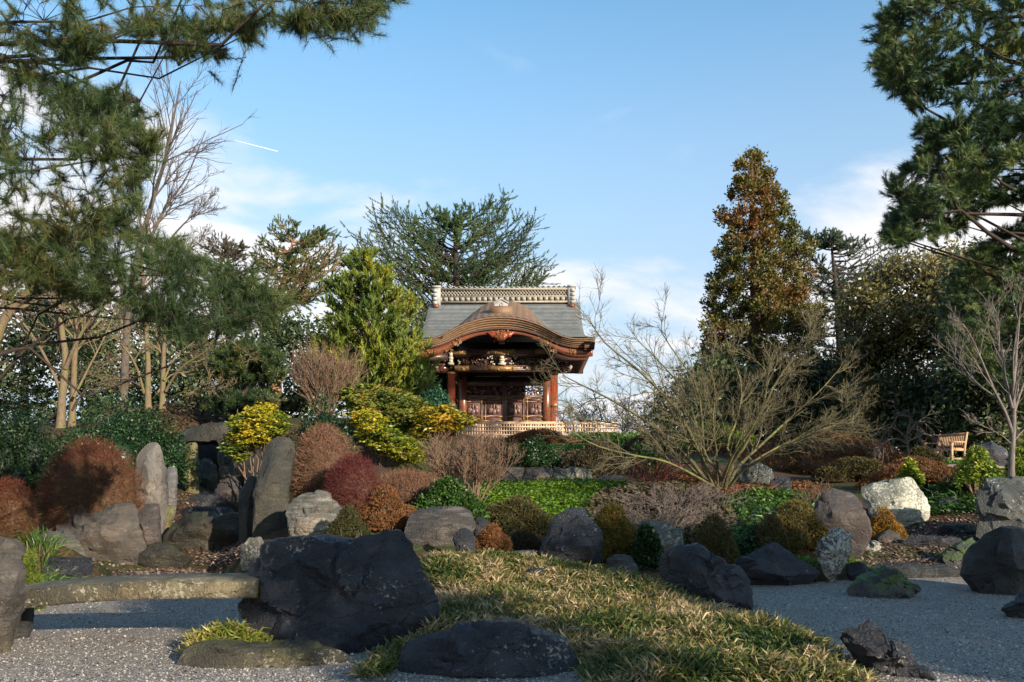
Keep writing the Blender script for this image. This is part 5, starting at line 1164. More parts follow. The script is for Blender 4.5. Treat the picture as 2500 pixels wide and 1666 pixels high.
def leafy(name, label, base, trunk, r0, r1, tips, seed, bark, leaf, fol, rise=.3, sag=0.0, upturn=0.0, levels=(), limb_r=.05, wig=.04, lsides=5, two=None, cat='tree', rcol=None, start=None):
    g = rng(seed); root = empty(name, tuple(base), label, cat); base = np.asarray(base, float)
    tp = catmull(np.asarray(trunk, float), 20); tr = MB()
    rad = np.linspace(r0, r1, 20); rad[0] *= 1.3; tube(tr, tp - base, rad, 8)
    M = len(tips); zt = tp[:, 2]; order = np.argsort(zt)
    nl = M if two is None else two
    sel = np.arange(M) if two is None else g.permutation(M)[:nl]
    lim = tips[sel]
    at = lambda z: np.stack([np.interp(z, zt[order], tp[order, k]) for k in range(3)], 1)
    p0 = at(np.clip(lim[:, 2], zt.min(), zt.max())); hd = np.linalg.norm((lim - p0)[:, :2], axis=1)
    zlo = zt.min() + (zt.max() - zt.min()) * (.15 if start is None else start)
    A = at(np.clip(lim[:, 2] - rise * hd, zlo, zt.max() - .02))
    K = 7; t = np.linspace(0, 1, K)[None, :, None]
    Ln = np.linalg.norm(lim - A, axis=1)
    def curve(A, B, Ln, wig):
        Pp = A[:, None] * (1 - t) + B[:, None] * t
        Pp[..., 2] += (sag * np.sin(np.pi * t[..., 0]) - upturn * np.sin(np.pi * t[..., 0] * .5 + .0) * (1 - t[..., 0]) * 2) * Ln[:, None]
        return Pp + np.cumsum(g.normal(0, wig, Pp.shape), 1) * np.sin(np.pi * t) * Ln[:, None, None] * .5
    P = curve(A, lim, Ln, wig)
    Rd = np.clip(limb_r * (Ln / Ln.max()) ** .7, limb_r * .25, limb_r)[:, None] * np.linspace(1, .22, K)[None]
    br = MB(); tubes(br, P - base, Rd, lsides)
    allP = [P]
    if two is not None:
        rest = np.setdiff1d(np.arange(M), sel); T = tips[rest]
        q = P[:, 2:].reshape(-1, 3)
        nn = np.empty(len(T), int)
        for s in range(0, len(T), 500):
            dd = ((T[s:s + 500, None] - q[None]) ** 2).sum(2); nn[s:s + 500] = dd.argmin(1)
        A2 = q[nn]; L2 = np.linalg.norm(T - A2, axis=1)
        P2 = curve(A2, T, L2, wig * 1.3)
        R2 = np.clip(limb_r * .3 * (L2 / L2.max()) ** .6, limb_r * .07, limb_r)[:, None] * np.linspace(1, .3, K)[None]
        tubes(br, P2 - base, R2, 3); P, Rd = P2, R2
        allP.append(P2)
    for lv in levels:
        O, Dv, L, R0 = spawn(g, P, Rd, lv['n'], lv.get('t0', .3), 1.0, lv.get('ang', (30, 60)), lv.get('rl', (.2, .35)), lv.get('rr', .5), lv.get('flat', 0), lv.get('rmin', .006))
        if 'lmax' in lv: L = np.minimum(L, lv['lmax'] * g.uniform(.5, 1, len(L)))
        if 'lmin' in lv: L = np.maximum(L, lv['lmin'])
        P, Rd = grow(g, O, Dv, L, R0, lv.get('K', 4), lv.get('wig', .1), lv.get('trop', .05), .4)
        if lv.get('draw', 1): tubes(br, P - base, Rd, 3)
        allP.append(P)
    if fol['kind'] == 'tuft':
        Ps = [allP[-1]] + ([allP[-2]] if fol.get('prev') and len(allP) > 1 else [])
        Cs, Rs, Ss, Es = [], [], [], []
        for Pq in Ps:
            Kq = Pq.shape[1]; per = fol['per']; tt = g.uniform(fol.get('t0', .3), 1, (len(Pq), per)); tt[:, 0] = 1.0
            x = tt * (Kq - 1); i = np.minimum(x.astype(int), Kq - 2); f = (x - i)[..., None]; r = np.arange(len(Pq))[:, None]
            C = (Pq[r, i] * (1 - f) + Pq[r, i + 1] * f).reshape(-1, 3); Dv = norm(Pq[r, i + 1] - Pq[r, i]).reshape(-1, 3)
            Dv = norm(Dv + np.array(fol.get('bias', (0, 0, .2))) + g.normal(0, .15, Dv.shape))
            w = fbm(C * fol.get('nf', .5), 3, seed); rc = np.clip(.45 + fol.get('na', .5) * w + g.normal(0, .14, len(C)), 0, 1)
            Cs.append(C); Rs.append(rc); Ss.append(g.uniform(.65, 1.15, len(C)))
            # euler angles turning local z into the shoot direction
            Es.append(np.stack([np.zeros(len(C)), np.arccos(np.clip(Dv[:, 2], -1, 1)), np.arctan2(Dv[:, 1], Dv[:, 0])], 1))
        tr.build('trunk', bark, root, smooth=True); br.build('limbs', bark, root, smooth=True)
        sh = MB(); n = fol['n']; z0 = np.zeros((fol.get('whorls', 4), 3)); z0[:, 2] = np.linspace(-.75, 0, len(z0)) * fol['len']
        needles(sh, g, z0, np.array([[0, 0, 1.0]]).repeat(len(z0), 0), n // len(z0), fol['len'], fol['wid'], fol.get('spread', .75), 0, np.full(len(z0), .5), jr=.28)
        tube(sh, [(0, 0, -fol['len']), (0, 0, .1 * fol['len'])], [fol['wid'] * .5, fol['wid'] * .3], 3, .9)
        tuft = sh.build('shoot', leaf, root); tuft.location = tuple(Cs[0][0] - base)
        return scatter(root, tuft, np.vstack(Cs) - base, np.concatenate(Rs), np.concatenate(Ss), np.vstack(Es), leaf)
    fo = MB()
    src = allP[-1] if not fol.get('all') else None
    Ps = [allP[-1]] + ([allP[-2]] if fol.get('prev') and len(allP) > 1 else [])
    for Pq in Ps:
        Kq = Pq.shape[1]
        per = fol['per']; tt = g.uniform(fol.get('t0', .3), 1, (len(Pq), per)); tt[:, 0] = 1.0
        x = tt * (Kq - 1); i = np.minimum(x.astype(int), Kq - 2); f = (x - i)[..., None]; r = np.arange(len(Pq))[:, None]
        C = (Pq[r, i] * (1 - f) + Pq[r, i + 1] * f).reshape(-1, 3); Dv = norm(Pq[r, i + 1] - Pq[r, i]).reshape(-1, 3)
        Dv = norm(Dv + np.array(fol.get('bias', (0, 0, .2))))
        C = C + g.normal(0, fol.get('jit', .0), C.shape)
        w = fbm(C * fol.get('nf', .5), 3, seed); tw = np.repeat(g.normal(0, .12, len(Pq)), per)
        rc = np.clip(.45 + fol.get('na', .5) * w + tw + (0 if rcol is None else rcol(C)), 0, 1)
        if fol['kind'] == 'needle':
            needles(fo, g, C - base, Dv, fol['n'], fol['len'], fol['wid'], fol.get('spread', .6), fol.get('back', .4), rc, jr=.12)
        else:
            m = fol['n']; Cc = np.repeat(C, m, 0) + g.normal(0, fol['cl'], (len(C) * m, 3)); Dd = np.repeat(Dv, m, 0) + g.normal(0, fol.get('spread', .7), (len(C) * m, 3))
            leaves(fo, g, Cc - base, Dd, fol['len'], fol.get('asp', .5), np.repeat(rc, m), jr=.12)
    tr.build('trunk', bark, root, smooth=True); br.build('limbs', bark, root, smooth=True); fo.build('crown', leaf, root)
    return root
def trunk_px(L, D): return [W(u, v, D + dd) for u, v, dd in L]

# left pine hanging into the picture
g = rng(301); D = 9.5
top = poly_tips(g, [(-350,-120),(700,-120),(938,-60),(936,35),(880,58),(825,62),(740,58),(690,50),(600,60),(520,60),(420,75),(330,60),(270,90),(230,130),(180,142),(150,145),(60,110),(-350,160)], 260, D, 1.3)
drop = np.vstack([poly_tips(g, pl, n_, D, .5) for pl, n_ in [([(390,60),(500,70),(560,135),(540,148),(500,120),(430,140),(405,135)], 26), ([(560,30),(640,60),(615,96),(590,90)], 14), ([(700,40),(750,40),(735,74)], 10), ([(790,30),(860,30),(830,78)], 12), ([(880,0),(935,0),(925,62),(900,58)], 14), ([(160,60),(240,80),(215,130),(185,140)], 18), ([(330,50),(370,60),(350,92)], 8)]])
mid = np.vstack([poly_tips(g, [(-350,150),(60,170),(120,215),(200,245),(265,225),(272,240),(230,270),(330,300),(372,355),(340,420),(310,520),(250,580),(-350,640)], 390, D, 1.5),
                 poly_tips(g, [(-350,540),(200,580),(330,570),(420,600),(480,640),(560,690),(690,735),(650,775),(560,800),(430,800),(350,745),(230,735),(120,690),(-350,690)], 430, D + .3, 1.4)])
b = gbase(-330, D)
leafy('pine_tree', 'long-needled pine with drooping boughs framing the upper sky beside the bridge', b, [b, W(-330, 700, D), W(-320, 300, D), W(-300, -200, D), W(-290, -420, D)], .30, .10,
      np.vstack([top, drop, mid]), 302, BK['dark'], LM['pinetuft'],
      dict(kind='tuft', per=5, n=28, len=.115, wid=.0036, spread=.75, t0=.2, bias=(0, 0, .12), nf=.9, na=.6), rise=.2, sag=.05, upturn=.05, two=34, limb_r=.034, wig=.15,
      levels=[dict(n=4, t0=.35, ang=(25, 60), rl=(.3, .5), lmax=.5, lmin=.12, K=3, wig=.12, trop=.03, rmin=.005, rr=.6)])
# right pine
g = rng(311); D = 21.0
rp = np.vstack([poly_tips(g, [(2150,60),(2200,12),(2290,-40),(2400,-130),(2700,-130),(2700,160),(2500,110),(2380,130),(2300,200),(2230,215),(2180,205),(2135,150),(2185,95)], 380, D, 2.2),
     poly_tips(g, [(2210,210),(2330,180),(2520,150),(2700,150),(2700,330),(2500,330),(2330,320),(2265,330),(2225,285)], 150, D, 1.8),
     poly_tips(g, [(2240,390),(2300,330),(2420,270),(2700,260),(2700,520),(2500,480),(2400,490),(2330,560),(2180,590),(2172,545),(2240,500),(2175,450)], 420, D, 2.2),
     poly_tips(g, [(2310,760),(2360,650),(2430,580),(2520,520),(2700,500),(2700,980),(2500,960),(2420,910),(2340,850)], 330, D + 1, 2.0)])
b = gbase(2660, D)
leafy('pine_tree', 'dense short-needled pine filling the sky beside the slim pale tree', b, [b, W(2650, 800, D), W(2630, 400, D), W(2640, 0, D), W(2650, -150, D)], .42, .16, rp, 312, BK['dark'], LM['bluetuft'],
      dict(kind='tuft', per=5, n=24, len=.17, wid=.012, spread=.5, t0=.3, bias=(0, 0, .45), nf=.5, na=.8), rise=.15, sag=-.03, upturn=.08, two=60, limb_r=.075, wig=.08,
      levels=[dict(n=5, t0=.3, ang=(25, 60), rl=(.3, .5), lmax=.7, lmin=.25, K=2, wig=.1, trop=.12, rmin=.01, rr=.6)])
# bronze conifer
g = rng(321); D = 50.0
cp = poly_tips(g, [(1838,368),(1852,385),(1846,410),(1880,428),(1876,460),(1902,480),(1898,505),(1920,512),(1908,550),(1940,565),(1936,590),(1975,610),(1960,640),(1985,705),(1965,730),(2005,760),(2020,810),(2000,850),(2030,900),(2025,960),(2045,1060),(1700,1070),(1712,960),(1702,900),(1730,860),(1706,810),(1742,770),(1722,708),(1765,660),(1756,606),(1790,580),(1768,530),(1800,505),(1786,470),(1812,440),(1800,415),(1826,395)], 1500, D, 3.0, .35); cp = thin(cp, .80)
b = gbase(1840, D)
leafy('conifer_tree', 'tall narrow bronze-tinged conifer rising behind the bare maple', b, [b, W(1845, 800, D), W(1838, 550, D), W(1834, 374, D)], .5, .05, cp, 322, BK['pinebark'], LM['crypto'],
      dict(kind='leaf', per=2, n=11, cl=.11, len=.20, asp=.5, spread=.6, t0=.5, bias=(0, 0, .5), nf=.45, na=1.0, jit=.05), rise=.05, sag=-.04, upturn=.1, limb_r=.07,
      levels=[dict(n=10, t0=.74, ang=(20, 80), rl=(.25, .5), lmax=.62, lmin=.3, K=2, wig=.1, trop=.2, rmin=.02, rr=.6)], rcol=lambda C: (C[:, 2] - 10.5) * .035)
# cedars
def cedar(name, label, poly, n, D, hd, base_u, trunk, r0, seed, leaf, bark=BK['dark'], rise=.5, scale=1.0, nt=12, limb=.10, nn=5, lvl2=None):
    g = rng(seed); tips = poly_tips(g, poly, n, D, hd, .5); b = gbase(base_u, D)
    tr = [b] + [W(u, v, D) for u, v in trunk]
    px = D / F * 2.44
    return leafy(name, label, b, tr, r0, .06, tips, seed + 1, bark, leaf,
      dict(kind='tuft', per=8, n=nn * 3, whorls=3, len=px * 2.0 * scale, wid=px * .42 * scale, spread=.7, t0=.1, bias=(0, 0, .35), nf=.35, na=.7, prev=1), rise=rise, sag=-.02, upturn=.14, limb_r=limb, wig=.05,
      levels=[dict(n=nt, t0=.25, ang=(30, 70), rl=(.2, .42), lmax=1.7, lmin=.4, K=3, wig=.14, trop=.10, rmin=.022, rr=.45, flat=.55)])
cedar('cedar_tree', 'big dark green cedar with spiky upswept boughs behind the gate roof', [(928,495),(975,520),(1010,540),(1050,505),(1080,525),(1130,495),(1170,520),(1238,470),(1240,520),(1308,545),(1280,600),(1312,640),(1345,672),(1300,700),(1180,730),(1120,820),(1060,900),(985,760),(930,680),(870,620),(850,575),(905,590),(920,540)], 180, 58.0, 4.5, 1120, [(1120, 900), (1115, 700), (1110, 560)], .6, 331, LM['cedartuft'], rise=.75, nt=18)
cedar('cedar_tree', 'flat-layered cedar with broken orange trunk left of the golden conifer', [(605,640),(640,580),(680,535),(720,545),(760,560),(800,565),(840,610),(830,660),(800,700),(760,725),(700,735),(640,720),(600,690)], 90, 52.0, 3.5, 672, [(668, 900), (665, 780), (690, 700), (715, 590)], .55, 341, LM['cedartuft'], BK['orange'], rise=.35, nt=14)
cedar('cedar_tree', 'thin brownish cedar beside the bright cloud', [(470,600),(520,572),(560,590),(600,600),(635,650),(640,720),(600,790),(500,800),(450,740)], 70, 56.0, 3.0, 560, [(560, 900), (560, 750), (555, 620)], .4, 351, tuftmat('brown_cedar_tuft', [(0.035, 0.024, 0.016), (0.06, 0.045, 0.028), (0.05, 0.055, 0.025), (0.09, 0.07, 0.045)]), BK['farbare'], rise=.5, nt=9, nn=3)
cedar('cedar_tree', 'blue-green cedar with drooping sprays behind the bronze conifer', [(1940,560),(1990,575),(2035,560),(2060,590),(2100,575),(2150,595),(2195,620),(2190,670),(2150,740),(2120,860),(2060,960),(1990,960),(1950,760)], 120, 60.0, 3.5, 2060, [(2055, 900), (2045, 750), (2030, 600)], .5, 361, tuftmat('blue_cedar_tuft', [(0.022, 0.045, 0.028), (0.045, 0.082, 0.05), (0.085, 0.125, 0.075), (0.12, 0.15, 0.085)]), rise=.4, nt=14)
# golden-green conifer left of the gate
g = rng(371); D = 35.5
gp = poly_tips(g, [(795,770),(800,690),(840,670),(850,622),(905,612),(925,660),(950,650),(965,710),(1005,735),(1010,790),(1040,820),(1042,860),(1052,900),(1048,955),(900,985),(800,960),(768,900),(772,820)], 1300, D, 2.2, .35); gp = thin(gp, .52)
b = gbase(900, D)
leafy('conifer_tree', 'plump yellow-green conifer standing left of the gate', b, [b, W(900, 900, D), W(895, 760, D), W(892, 640, D)], .22, .04, gp, 372, BK['pinebark'], LM['yewgold'],
      dict(kind='needle', per=5, n=7, len=.22, wid=.06, spread=.42, back=.9, t0=.2, bias=(0, 0, .8), nf=.5, na=.9), rise=.5, sag=-.03, upturn=.12, limb_r=.05,
      levels=[dict(n=8, t0=.55, ang=(20, 60), rl=(.25, .45), lmax=.75, lmin=.3, K=3, wig=.12, trop=.2, rmin=.012, rr=.6)])
# cloud-pruned pine
g = rng(381); D = 25.0
kp = np.vstack([poly_tips(g, [(515,895),(540,860),(590,842),(650,848),(695,880),(690,915),(620,935),(540,925)], 170, D, .9), poly_tips(g, [(500,985),(560,955),(640,955),(690,975),(650,1000),(540,1005)], 60, D, .9)])
b = gbase(598, D)
leafy('pine_tree', 'small cloud-pruned pine with dark trunk above the cave', b, [b, W(595, 990, D), W(600, 940, D), W(598, 880, D)], .14, .05, kp, 382, BK['dark'], LM['pineneedle'],
      dict(kind='needle', per=5, n=9, len=.17, wid=.022, spread=.55, back=.5, t0=.4, bias=(0, 0, .9), nf=.8, na=.6), rise=.1, sag=0, upturn=.05, limb_r=.04, start=.3,
      levels=[dict(n=5, t0=.5, ang=(25, 60), rl=(.2, .35), lmax=.35, lmin=.15, K=3, wig=.1, trop=.2, rmin=.01, rr=.6)])
# evergreen oak with brown-green leaves
def broad(name, label, polys, D, hd, base_u, trunk, r0, seed, leaf, size, n, per=5, m=8, bark=BK['dark'], two=40, cl=.35, na=.8):
    g = rng(seed); tips = np.vstack([poly_tips(g, pl, int(n * f), D, hd, .3) for pl, f in polys]); b = gbase(base_u, D)
    return leafy(name, label, b, [b] + [W(u, v, D) for u, v in trunk], r0, .08, tips, seed + 1, bark, leaf,
      dict(kind='leaf', per=per, n=m, cl=cl, len=size, asp=.5, spread=.9, t0=.3, bias=(0, 0, .1), nf=.35, na=na, jit=.1), rise=.4, sag=-.02, upturn=.08, limb_r=.14, two=two,
      levels=[dict(n=4, t0=.4, ang=(30, 70), rl=(.3, .5), lmax=1.2, lmin=.4, K=3, wig=.15, trop=.02, rmin=.02, rr=.5)])
broad('oak_tree', 'evergreen oak with brown-green leaves and sky gaps behind the bench', [([(2060,800),(2090,720),(2150,660),(2230,640),(2300,650),(2330,700),(2300,800),(2200,830),(2100,860)], .35), ([(2060,880),(2180,850),(2330,820),(2350,960),(2330,1060),(2060,1075),(2050,960)], .35), ([(2230,640),(2340,620),(2400,640),(2360,740),(2280,720)], .15)], 43.0, 3.2, 2270, [(2262, 960), (2215, 880), (2190, 760)], .35, 391, LM['oak'], .24, 320, m=7)
broad('yew_tree', 'black-green yew with thick leaning trunk behind the slim pale tree', [([(2350,680),(2450,640),(2640,640),(2640,900),(2500,960),(2390,900),(2330,820),(2330,740)], .6), ([(2330,880),(2480,880),(2640,900),(2640,1060),(2400,1080),(2330,1000)], .3)], 36.0, 2.6, 2500, [(2440, 1010), (2370, 930), (2400, 820), (2450, 700)], .45, 401, LM['farleaf'], .24, 280, m=7)
# far evergreens closing the background
FAR = [('dark layered evergreen behind the two tan trunks', [(-120,760),(0,700),(120,740),(220,800),(250,900),(230,1030),(-120,1040)], 44, 60, 411),
       ('dark evergreen between the two groups of bare trunks', [(200,850),(300,770),(400,760),(480,830),(520,900),(500,1010),(220,1020)], 47, 360, 413),
       ('low dark evergreen behind the cloud-pruned pine', [(450,880),(540,800),(640,830),(720,800),(800,840),(830,960),(760,1020),(470,1020)], 45, 640, 415),
       ('dark evergreen filling the gap between golden conifer and gate pillar', [(960,820),(1020,800),(1080,860),(1110,930),(1105,1040),(980,1050)], 50, 1040, 417),
       ('dark evergreen hidden behind the maple stems', [(1620,1000),(1680,930),(1760,900),(1850,920),(1900,1000),(1910,1085),(1610,1085)], 46, 1760, 419),
       ('low shaded evergreen behind the rusty heather bank', [(1940,960),(2020,900),(2120,930),(2200,980),(2230,1080),(1930,1085)], 48, 2080, 421),
       ('dark green evergreen behind the wooden bench', [(2200,1000),(2260,960),(2360,950),(2440,980),(2500,1030),(2500,1110),(2200,1100)], 40, 2350, 423)]
for lb, pl, D, bu, sd_ in FAR:
    vt = min(p[1] for p in pl)
    broad('evergreen_tree', lb, [(pl, 1.0)], float(D), 2.6, bu, [(bu, 960), (bu, vt + 60)], .3, sd_, LM['farleaf'], .28, 130, per=4, m=6, two=30, cl=.4)
# unseen trees placed behind the viewpoint to shade the near stones and gravel
def shade_tree(label, x, y, zlo, zhi, r, n, seed):
    g = rng(seed); d = norm(g.normal(0, 1, (n, 3))) * (g.uniform(.35, 1, (n, 1)) ** .5)
    tips = d * np.array([r, r, (zhi - zlo) / 2]) + np.array([x, y, (zlo + zhi) / 2])
    b = np.array([x, y, -.1])
    leafy('evergreen_tree', label, b, [b, (x, y, zlo), (x + .2, y, (zlo + zhi) / 2), (x, y, zhi - .4)], .3, .08, tips, seed, BK['pinebark'], LM['farleaf'],
      dict(kind='leaf', per=4, n=5, cl=.25, len=.34, asp=.55, spread=.9, t0=.3, bias=(0, 0, .1), nf=.4, na=.6, jit=.1), rise=.4, limb_r=.1, two=min(30, n // 2),
      levels=[dict(n=4, t0=.4, ang=(30, 70), rl=(.3, .5), lmax=.9, lmin=.3, K=3, wig=.15, trop=.02, rmin=.02, rr=.5)])
shade_tree('small evergreen tree placed unseen behind the viewpoint to shade the flat-topped boulder', 10.0, -4.8, 4.6, 7.6, .85, 50, 431)
shade_tree('broad evergreen tree placed unseen behind the viewpoint to shade the stream-side gravel', 16.0, -3.0, 3.4, 7.8, 2.7, 110, 433)

# ------------------------------------------------------------------ open shrubs with layered sprays of leaves
def spray_shrub(name, label, poly, D, hd, n, mk, seed, base_u, size):
    g = rng(seed); tips = thin(poly_tips(g, poly, n * 4, D, hd, .35), hd * .115)[:n]; m = len(tips)
    b = gbase(base_u, D, .05); root = empty(name, tuple(b), label, 'shrub')
    tl = tips - b; st = MB()
    nl = 14; lim = tl[g.permutation(m)[:nl]] * .7; t = np.linspace(0, 1, 7)[None, :, None]
    O = np.stack([g.normal(0, .1, nl), g.normal(0, .1, nl), np.zeros(nl)], 1)
    P = O[:, None] * (1 - t) + lim[:, None] * t + np.array([0, 0, .15]) * np.sin(t * np.pi) * np.linalg.norm(lim, axis=1)[:, None, None] + g.normal(0, .02, (nl, 7, 3)) * (t > 0)
    tubes(st, P, np.linspace(.022, .009, 7)[None].repeat(nl, 0), 5)
    q = P[:, 2:].reshape(-1, 3); A = q[((tl[:, None] - q[None]) ** 2).sum(2).argmin(1)]
    P2 = A[:, None] * (1 - t) + tl[:, None] * t + np.array([0, 0, .1]) * np.sin(t * np.pi) * np.linalg.norm(tl - A, axis=1)[:, None, None]
    tubes(st, P2[:, ::2], np.linspace(.010, .005, 4)[None].repeat(m, 0), 3)
    st.build('stems', BK['twig'], root, smooth=True)
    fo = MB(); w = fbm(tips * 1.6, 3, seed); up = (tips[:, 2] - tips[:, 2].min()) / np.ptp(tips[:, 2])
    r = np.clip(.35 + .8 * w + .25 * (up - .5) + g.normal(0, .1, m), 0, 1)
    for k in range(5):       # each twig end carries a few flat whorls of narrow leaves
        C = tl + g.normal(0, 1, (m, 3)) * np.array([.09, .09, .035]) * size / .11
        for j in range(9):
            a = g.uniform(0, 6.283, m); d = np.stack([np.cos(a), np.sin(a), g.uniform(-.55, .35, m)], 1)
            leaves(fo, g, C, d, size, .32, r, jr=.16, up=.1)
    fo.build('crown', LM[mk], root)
spray_shrub('flowering_shrub', 'yellow-orange shrub spilling over the cave mouth', [(565,1024),(600,1001),(648,985),(670,1005),(702,1017),(689,1052),(667,1084),(628,1087),(603,1106),(590,1129),(577,1119),(546,1100),(558,1068),(574,1052),(565,1033)], 17.6, .7, 260, 'yellow', 441, 630, .085)
spray_shrub('flowering_shrub', 'bright yellow-green shrub with bare stems beside the brown ball shrub', [(868,1001),(896,1001),(938,1036),(973,1055),(1021,1084),(1027,1119),(1005,1132),(966,1119),(941,1106),(909,1087),(874,1059)], 20.2, .8, 230, 'yellow', 443, 940, .10)
spray_shrub('flowering_shrub', 'golden shrub touching the lattice fence below the gate', [(1033,998),(1084,992),(1119,1008),(1161,1030),(1100,1050),(1060,1065),(1037,1075),(1017,1062),(1024,1024)], 24.5, .9, 230, 'gold', 445, 1075, .12)
spray_shrub('flowering_shrub', 'big orange-green shrub at the foot of the yellow-green conifer', [(829,963),(864,944),(912,941),(966,950),(1005,963),(1040,985),(1024,1004),(1030,1033),(1011,1062),(976,1060),(928,1050),(860,1030),(842,979)], 26.5, 1.2, 420, 'orangegreen', 447, 930, .13)
# ------------------------------------------------------------------ the gate
GD, GZ = 44.7, 3.5
GU = 1231.0
M_ROOF = None
def gmats():
    G = {}
    # shingle roof: fine horizontal courses
    m, t, p, out = newmat('roof_shingle')
    a = t.nodes.new('ShaderNodeAttribute'); a.attribute_name = 'rnd'
    co = objco(t); n1 = noise(t, co, 3.0, 5, .65); n2 = noise(t, objco(t, (9, 1, 1)), 6, 3, .6)
    c = ramp(t, n1, [(.3, (0.10, 0.108, 0.112)), (.7, (0.19, 0.2, 0.2))])
    c = mix(t, mapr(t, n2, .45, .7, 0, .35), c, (0.08, 0.09, 0.085))
    c = mix(t, mapr(t, a.outputs['Fac'], 0, 1, 0, .85), c, (0.06, 0.064, 0.064))
    t.links.new(c, p.inputs['Base Color']); p.inputs['Roughness'].default_value = .55
    G['shingle'] = m
    m, t, p, out = newmat('roof_bark')
    co = objco(t); n1 = noise(t, objco(t, (2, 2, 9)), 3.0, 5, .65); n2 = noise(t, co, 1.2, 3, .6)
    c = ramp(t, n1, [(.3, (0.10, 0.055, 0.031)), (.7, (0.24, 0.145, 0.082))])
    c = mix(t, mapr(t, n2, .5, .75, 0, .35), c, (0.20, 0.14, 0.085))
    t.links.new(c, p.inputs['Base Color']); p.inputs['Roughness'].default_value = .6
    G['bark'] = m
    G['red'] = plain('red_lacquer', (0.22, 0.045, 0.018), .35, .5, 0, .45, 3.0, .1, (4, 4, .7))
    G['redbrown'] = plain('redbrown_lacquer', (0.15, 0.048, 0.024), .3, .55, 0, .35, 2.5, .1, (4, 4, 1))
    G['black'] = plain('dark_lacquer', (0.028, 0.016, 0.013), .3, .55, 0, .35, 4.0, .05)
    G['brown'] = plain('brown_lacquer', (0.085, 0.045, 0.036), .38, .5, 0, .3, 4.0, .05, (1, 1, 5))
    G['panel'] = plain('door_panel_lacquer', (0.115, 0.062, 0.052), .4, .5, 0, .25, 5.0, .05, (1, 1, 6))
    G['gold'] = plain('old_brass', (0.26, 0.15, 0.06), .45, .5, .35, .35, 9.0, .1)
    G['white'] = plain('white_paint', (0.42, 0.38, 0.30), .6, .4, 0, .2, 9.0, .1)
    G['tile'] = plain('ridge_tile', (0.26, 0.235, 0.19), .65, .4, 0, .4, 14.0, .2)
    G['cap'] = plain('ridge_cap', (0.33, 0.315, 0.30), .6, .4, 0, .25, 6.0, .15)
    G['mortar'] = plain('ridge_dark', (0.075, 0.06, 0.045), .8, .3, 0, .4, 9.0, .2)
    G['stone'] = plain('plinth_stone', (0.24, 0.22, 0.19), .8, .3, 0, .3, 6.0, .3)
    G['carve'] = plain('carved_lacquer', (0.075, 0.030, 0.020), .22, .6, 0, .4, 8.0, .1)
    return G
G = gmats()
gx = lambda u, dy: (u - GU) * (GD + dy) / F
gz = lambda v, dy: Zv(v, GD + dy) - GZ
gate = empty('temple_gate', (X(GU, GD), GD, GZ), 'ornate wooden temple gate with curved grey roof and carved double doors on the hill', 'gate', rz=R(-1.5))
YE, YB, YP = -4.7, 4.8, -2.7          # front eave, back eave, front pillars (relative to the ridge)
HWE = gx(1463, YE); HWR = gx(1415, 0)
# eave curve: height of the upper edge of the eave band along x
_eu = np.array([0, 45, 85, 150, 215, 300, 370, 420, 470, 520, 570, 620, 670, 720, 765, 820, 865]) / 3.734   # px from the centre
_ev = 660 + np.array([422, 423, 425, 433, 446, 472, 499, 525, 553, 579, 600, 614, 622, 625, 624, 621, 615]) / 3.734
def z_arch(x, dv=0.0):
    px = np.abs(x) / (GD + YE) * F
    return gz(np.interp(px, _eu, _ev) + dv, YE)
ZC = float(z_arch(np.array([HWE]))[0]); ZT = float(z_arch(np.array([0.0]))[0]); ZR = gz(738, 0)
def ss(a, b, x): return sstep(a, b, x)
# main slopes
def slope(sign):
    nx, nc_ = 60, 30
    t = np.sort(np.r_[np.arange(nc_) / nc_, (np.arange(nc_) + .97) / nc_]); t[-1] = 1.0; ny = len(t); s = np.linspace(-1, 1, nx)
    tt, s_ = np.meshgrid(t, s, indexing='ij')
    y = (YE if sign < 0 else YB) * tt
    hw = HWR + (HWE - HWR) * (0.25 * tt + 0.75 * ss(.55, 1, tt) ** 2)
    x = s_ * hw
    z0 = ZC + (ZR - ZC) * (1 - tt) ** 1.75
    # rounded verge: edges roll down
    e = np.clip((np.abs(s_) - .93) / .07, 0, 1); z0 = z0 - .16 * e ** 2 * (1 - .8 * tt)
    step = np.where(np.arange(ny) % 2 == 0, 0.0, 1.0)[:, None]
    z0 = z0 + 0.07 * step
    z0 = z0 - .05 * tt ** 6
    if sign < 0:
        bq = np.clip((z_arch(x) - ZC) / (ZT - ZC), 0, 1) ** .8
        z0 = np.where(y < -1.2, np.maximum(z0, z_arch(x) + .40 * (y - YE) * bq - .05 - 1.0 * (1 - np.minimum(bq * 4, 1))), z0)
    return np.stack([x, y, z0], -1), nx, ny
def grid_faces(ny, nx, flip=False):
    i = (np.arange(ny - 1)[:, None] * nx + np.arange(nx - 1)[None]).ravel()
    f = np.stack([i, i + nx, i + nx + 1, i + 1], 1)
    return f[:, ::-1] if flip else f
mb = MB()
ctone = rng(77).uniform(0, .45, 31) + .55 * (np.arange(31) % 2)
V, nx, ny = slope(-1); rt = np.repeat(ctone[np.arange(ny) // 2], nx); mb.add(V, grid_faces(ny, nx), rt)
V2, nx, ny = slope(1); mb.add(V2, grid_faces(ny, nx, True), rt)
roof = mb.build('main_roof', G['shingle'], gate)
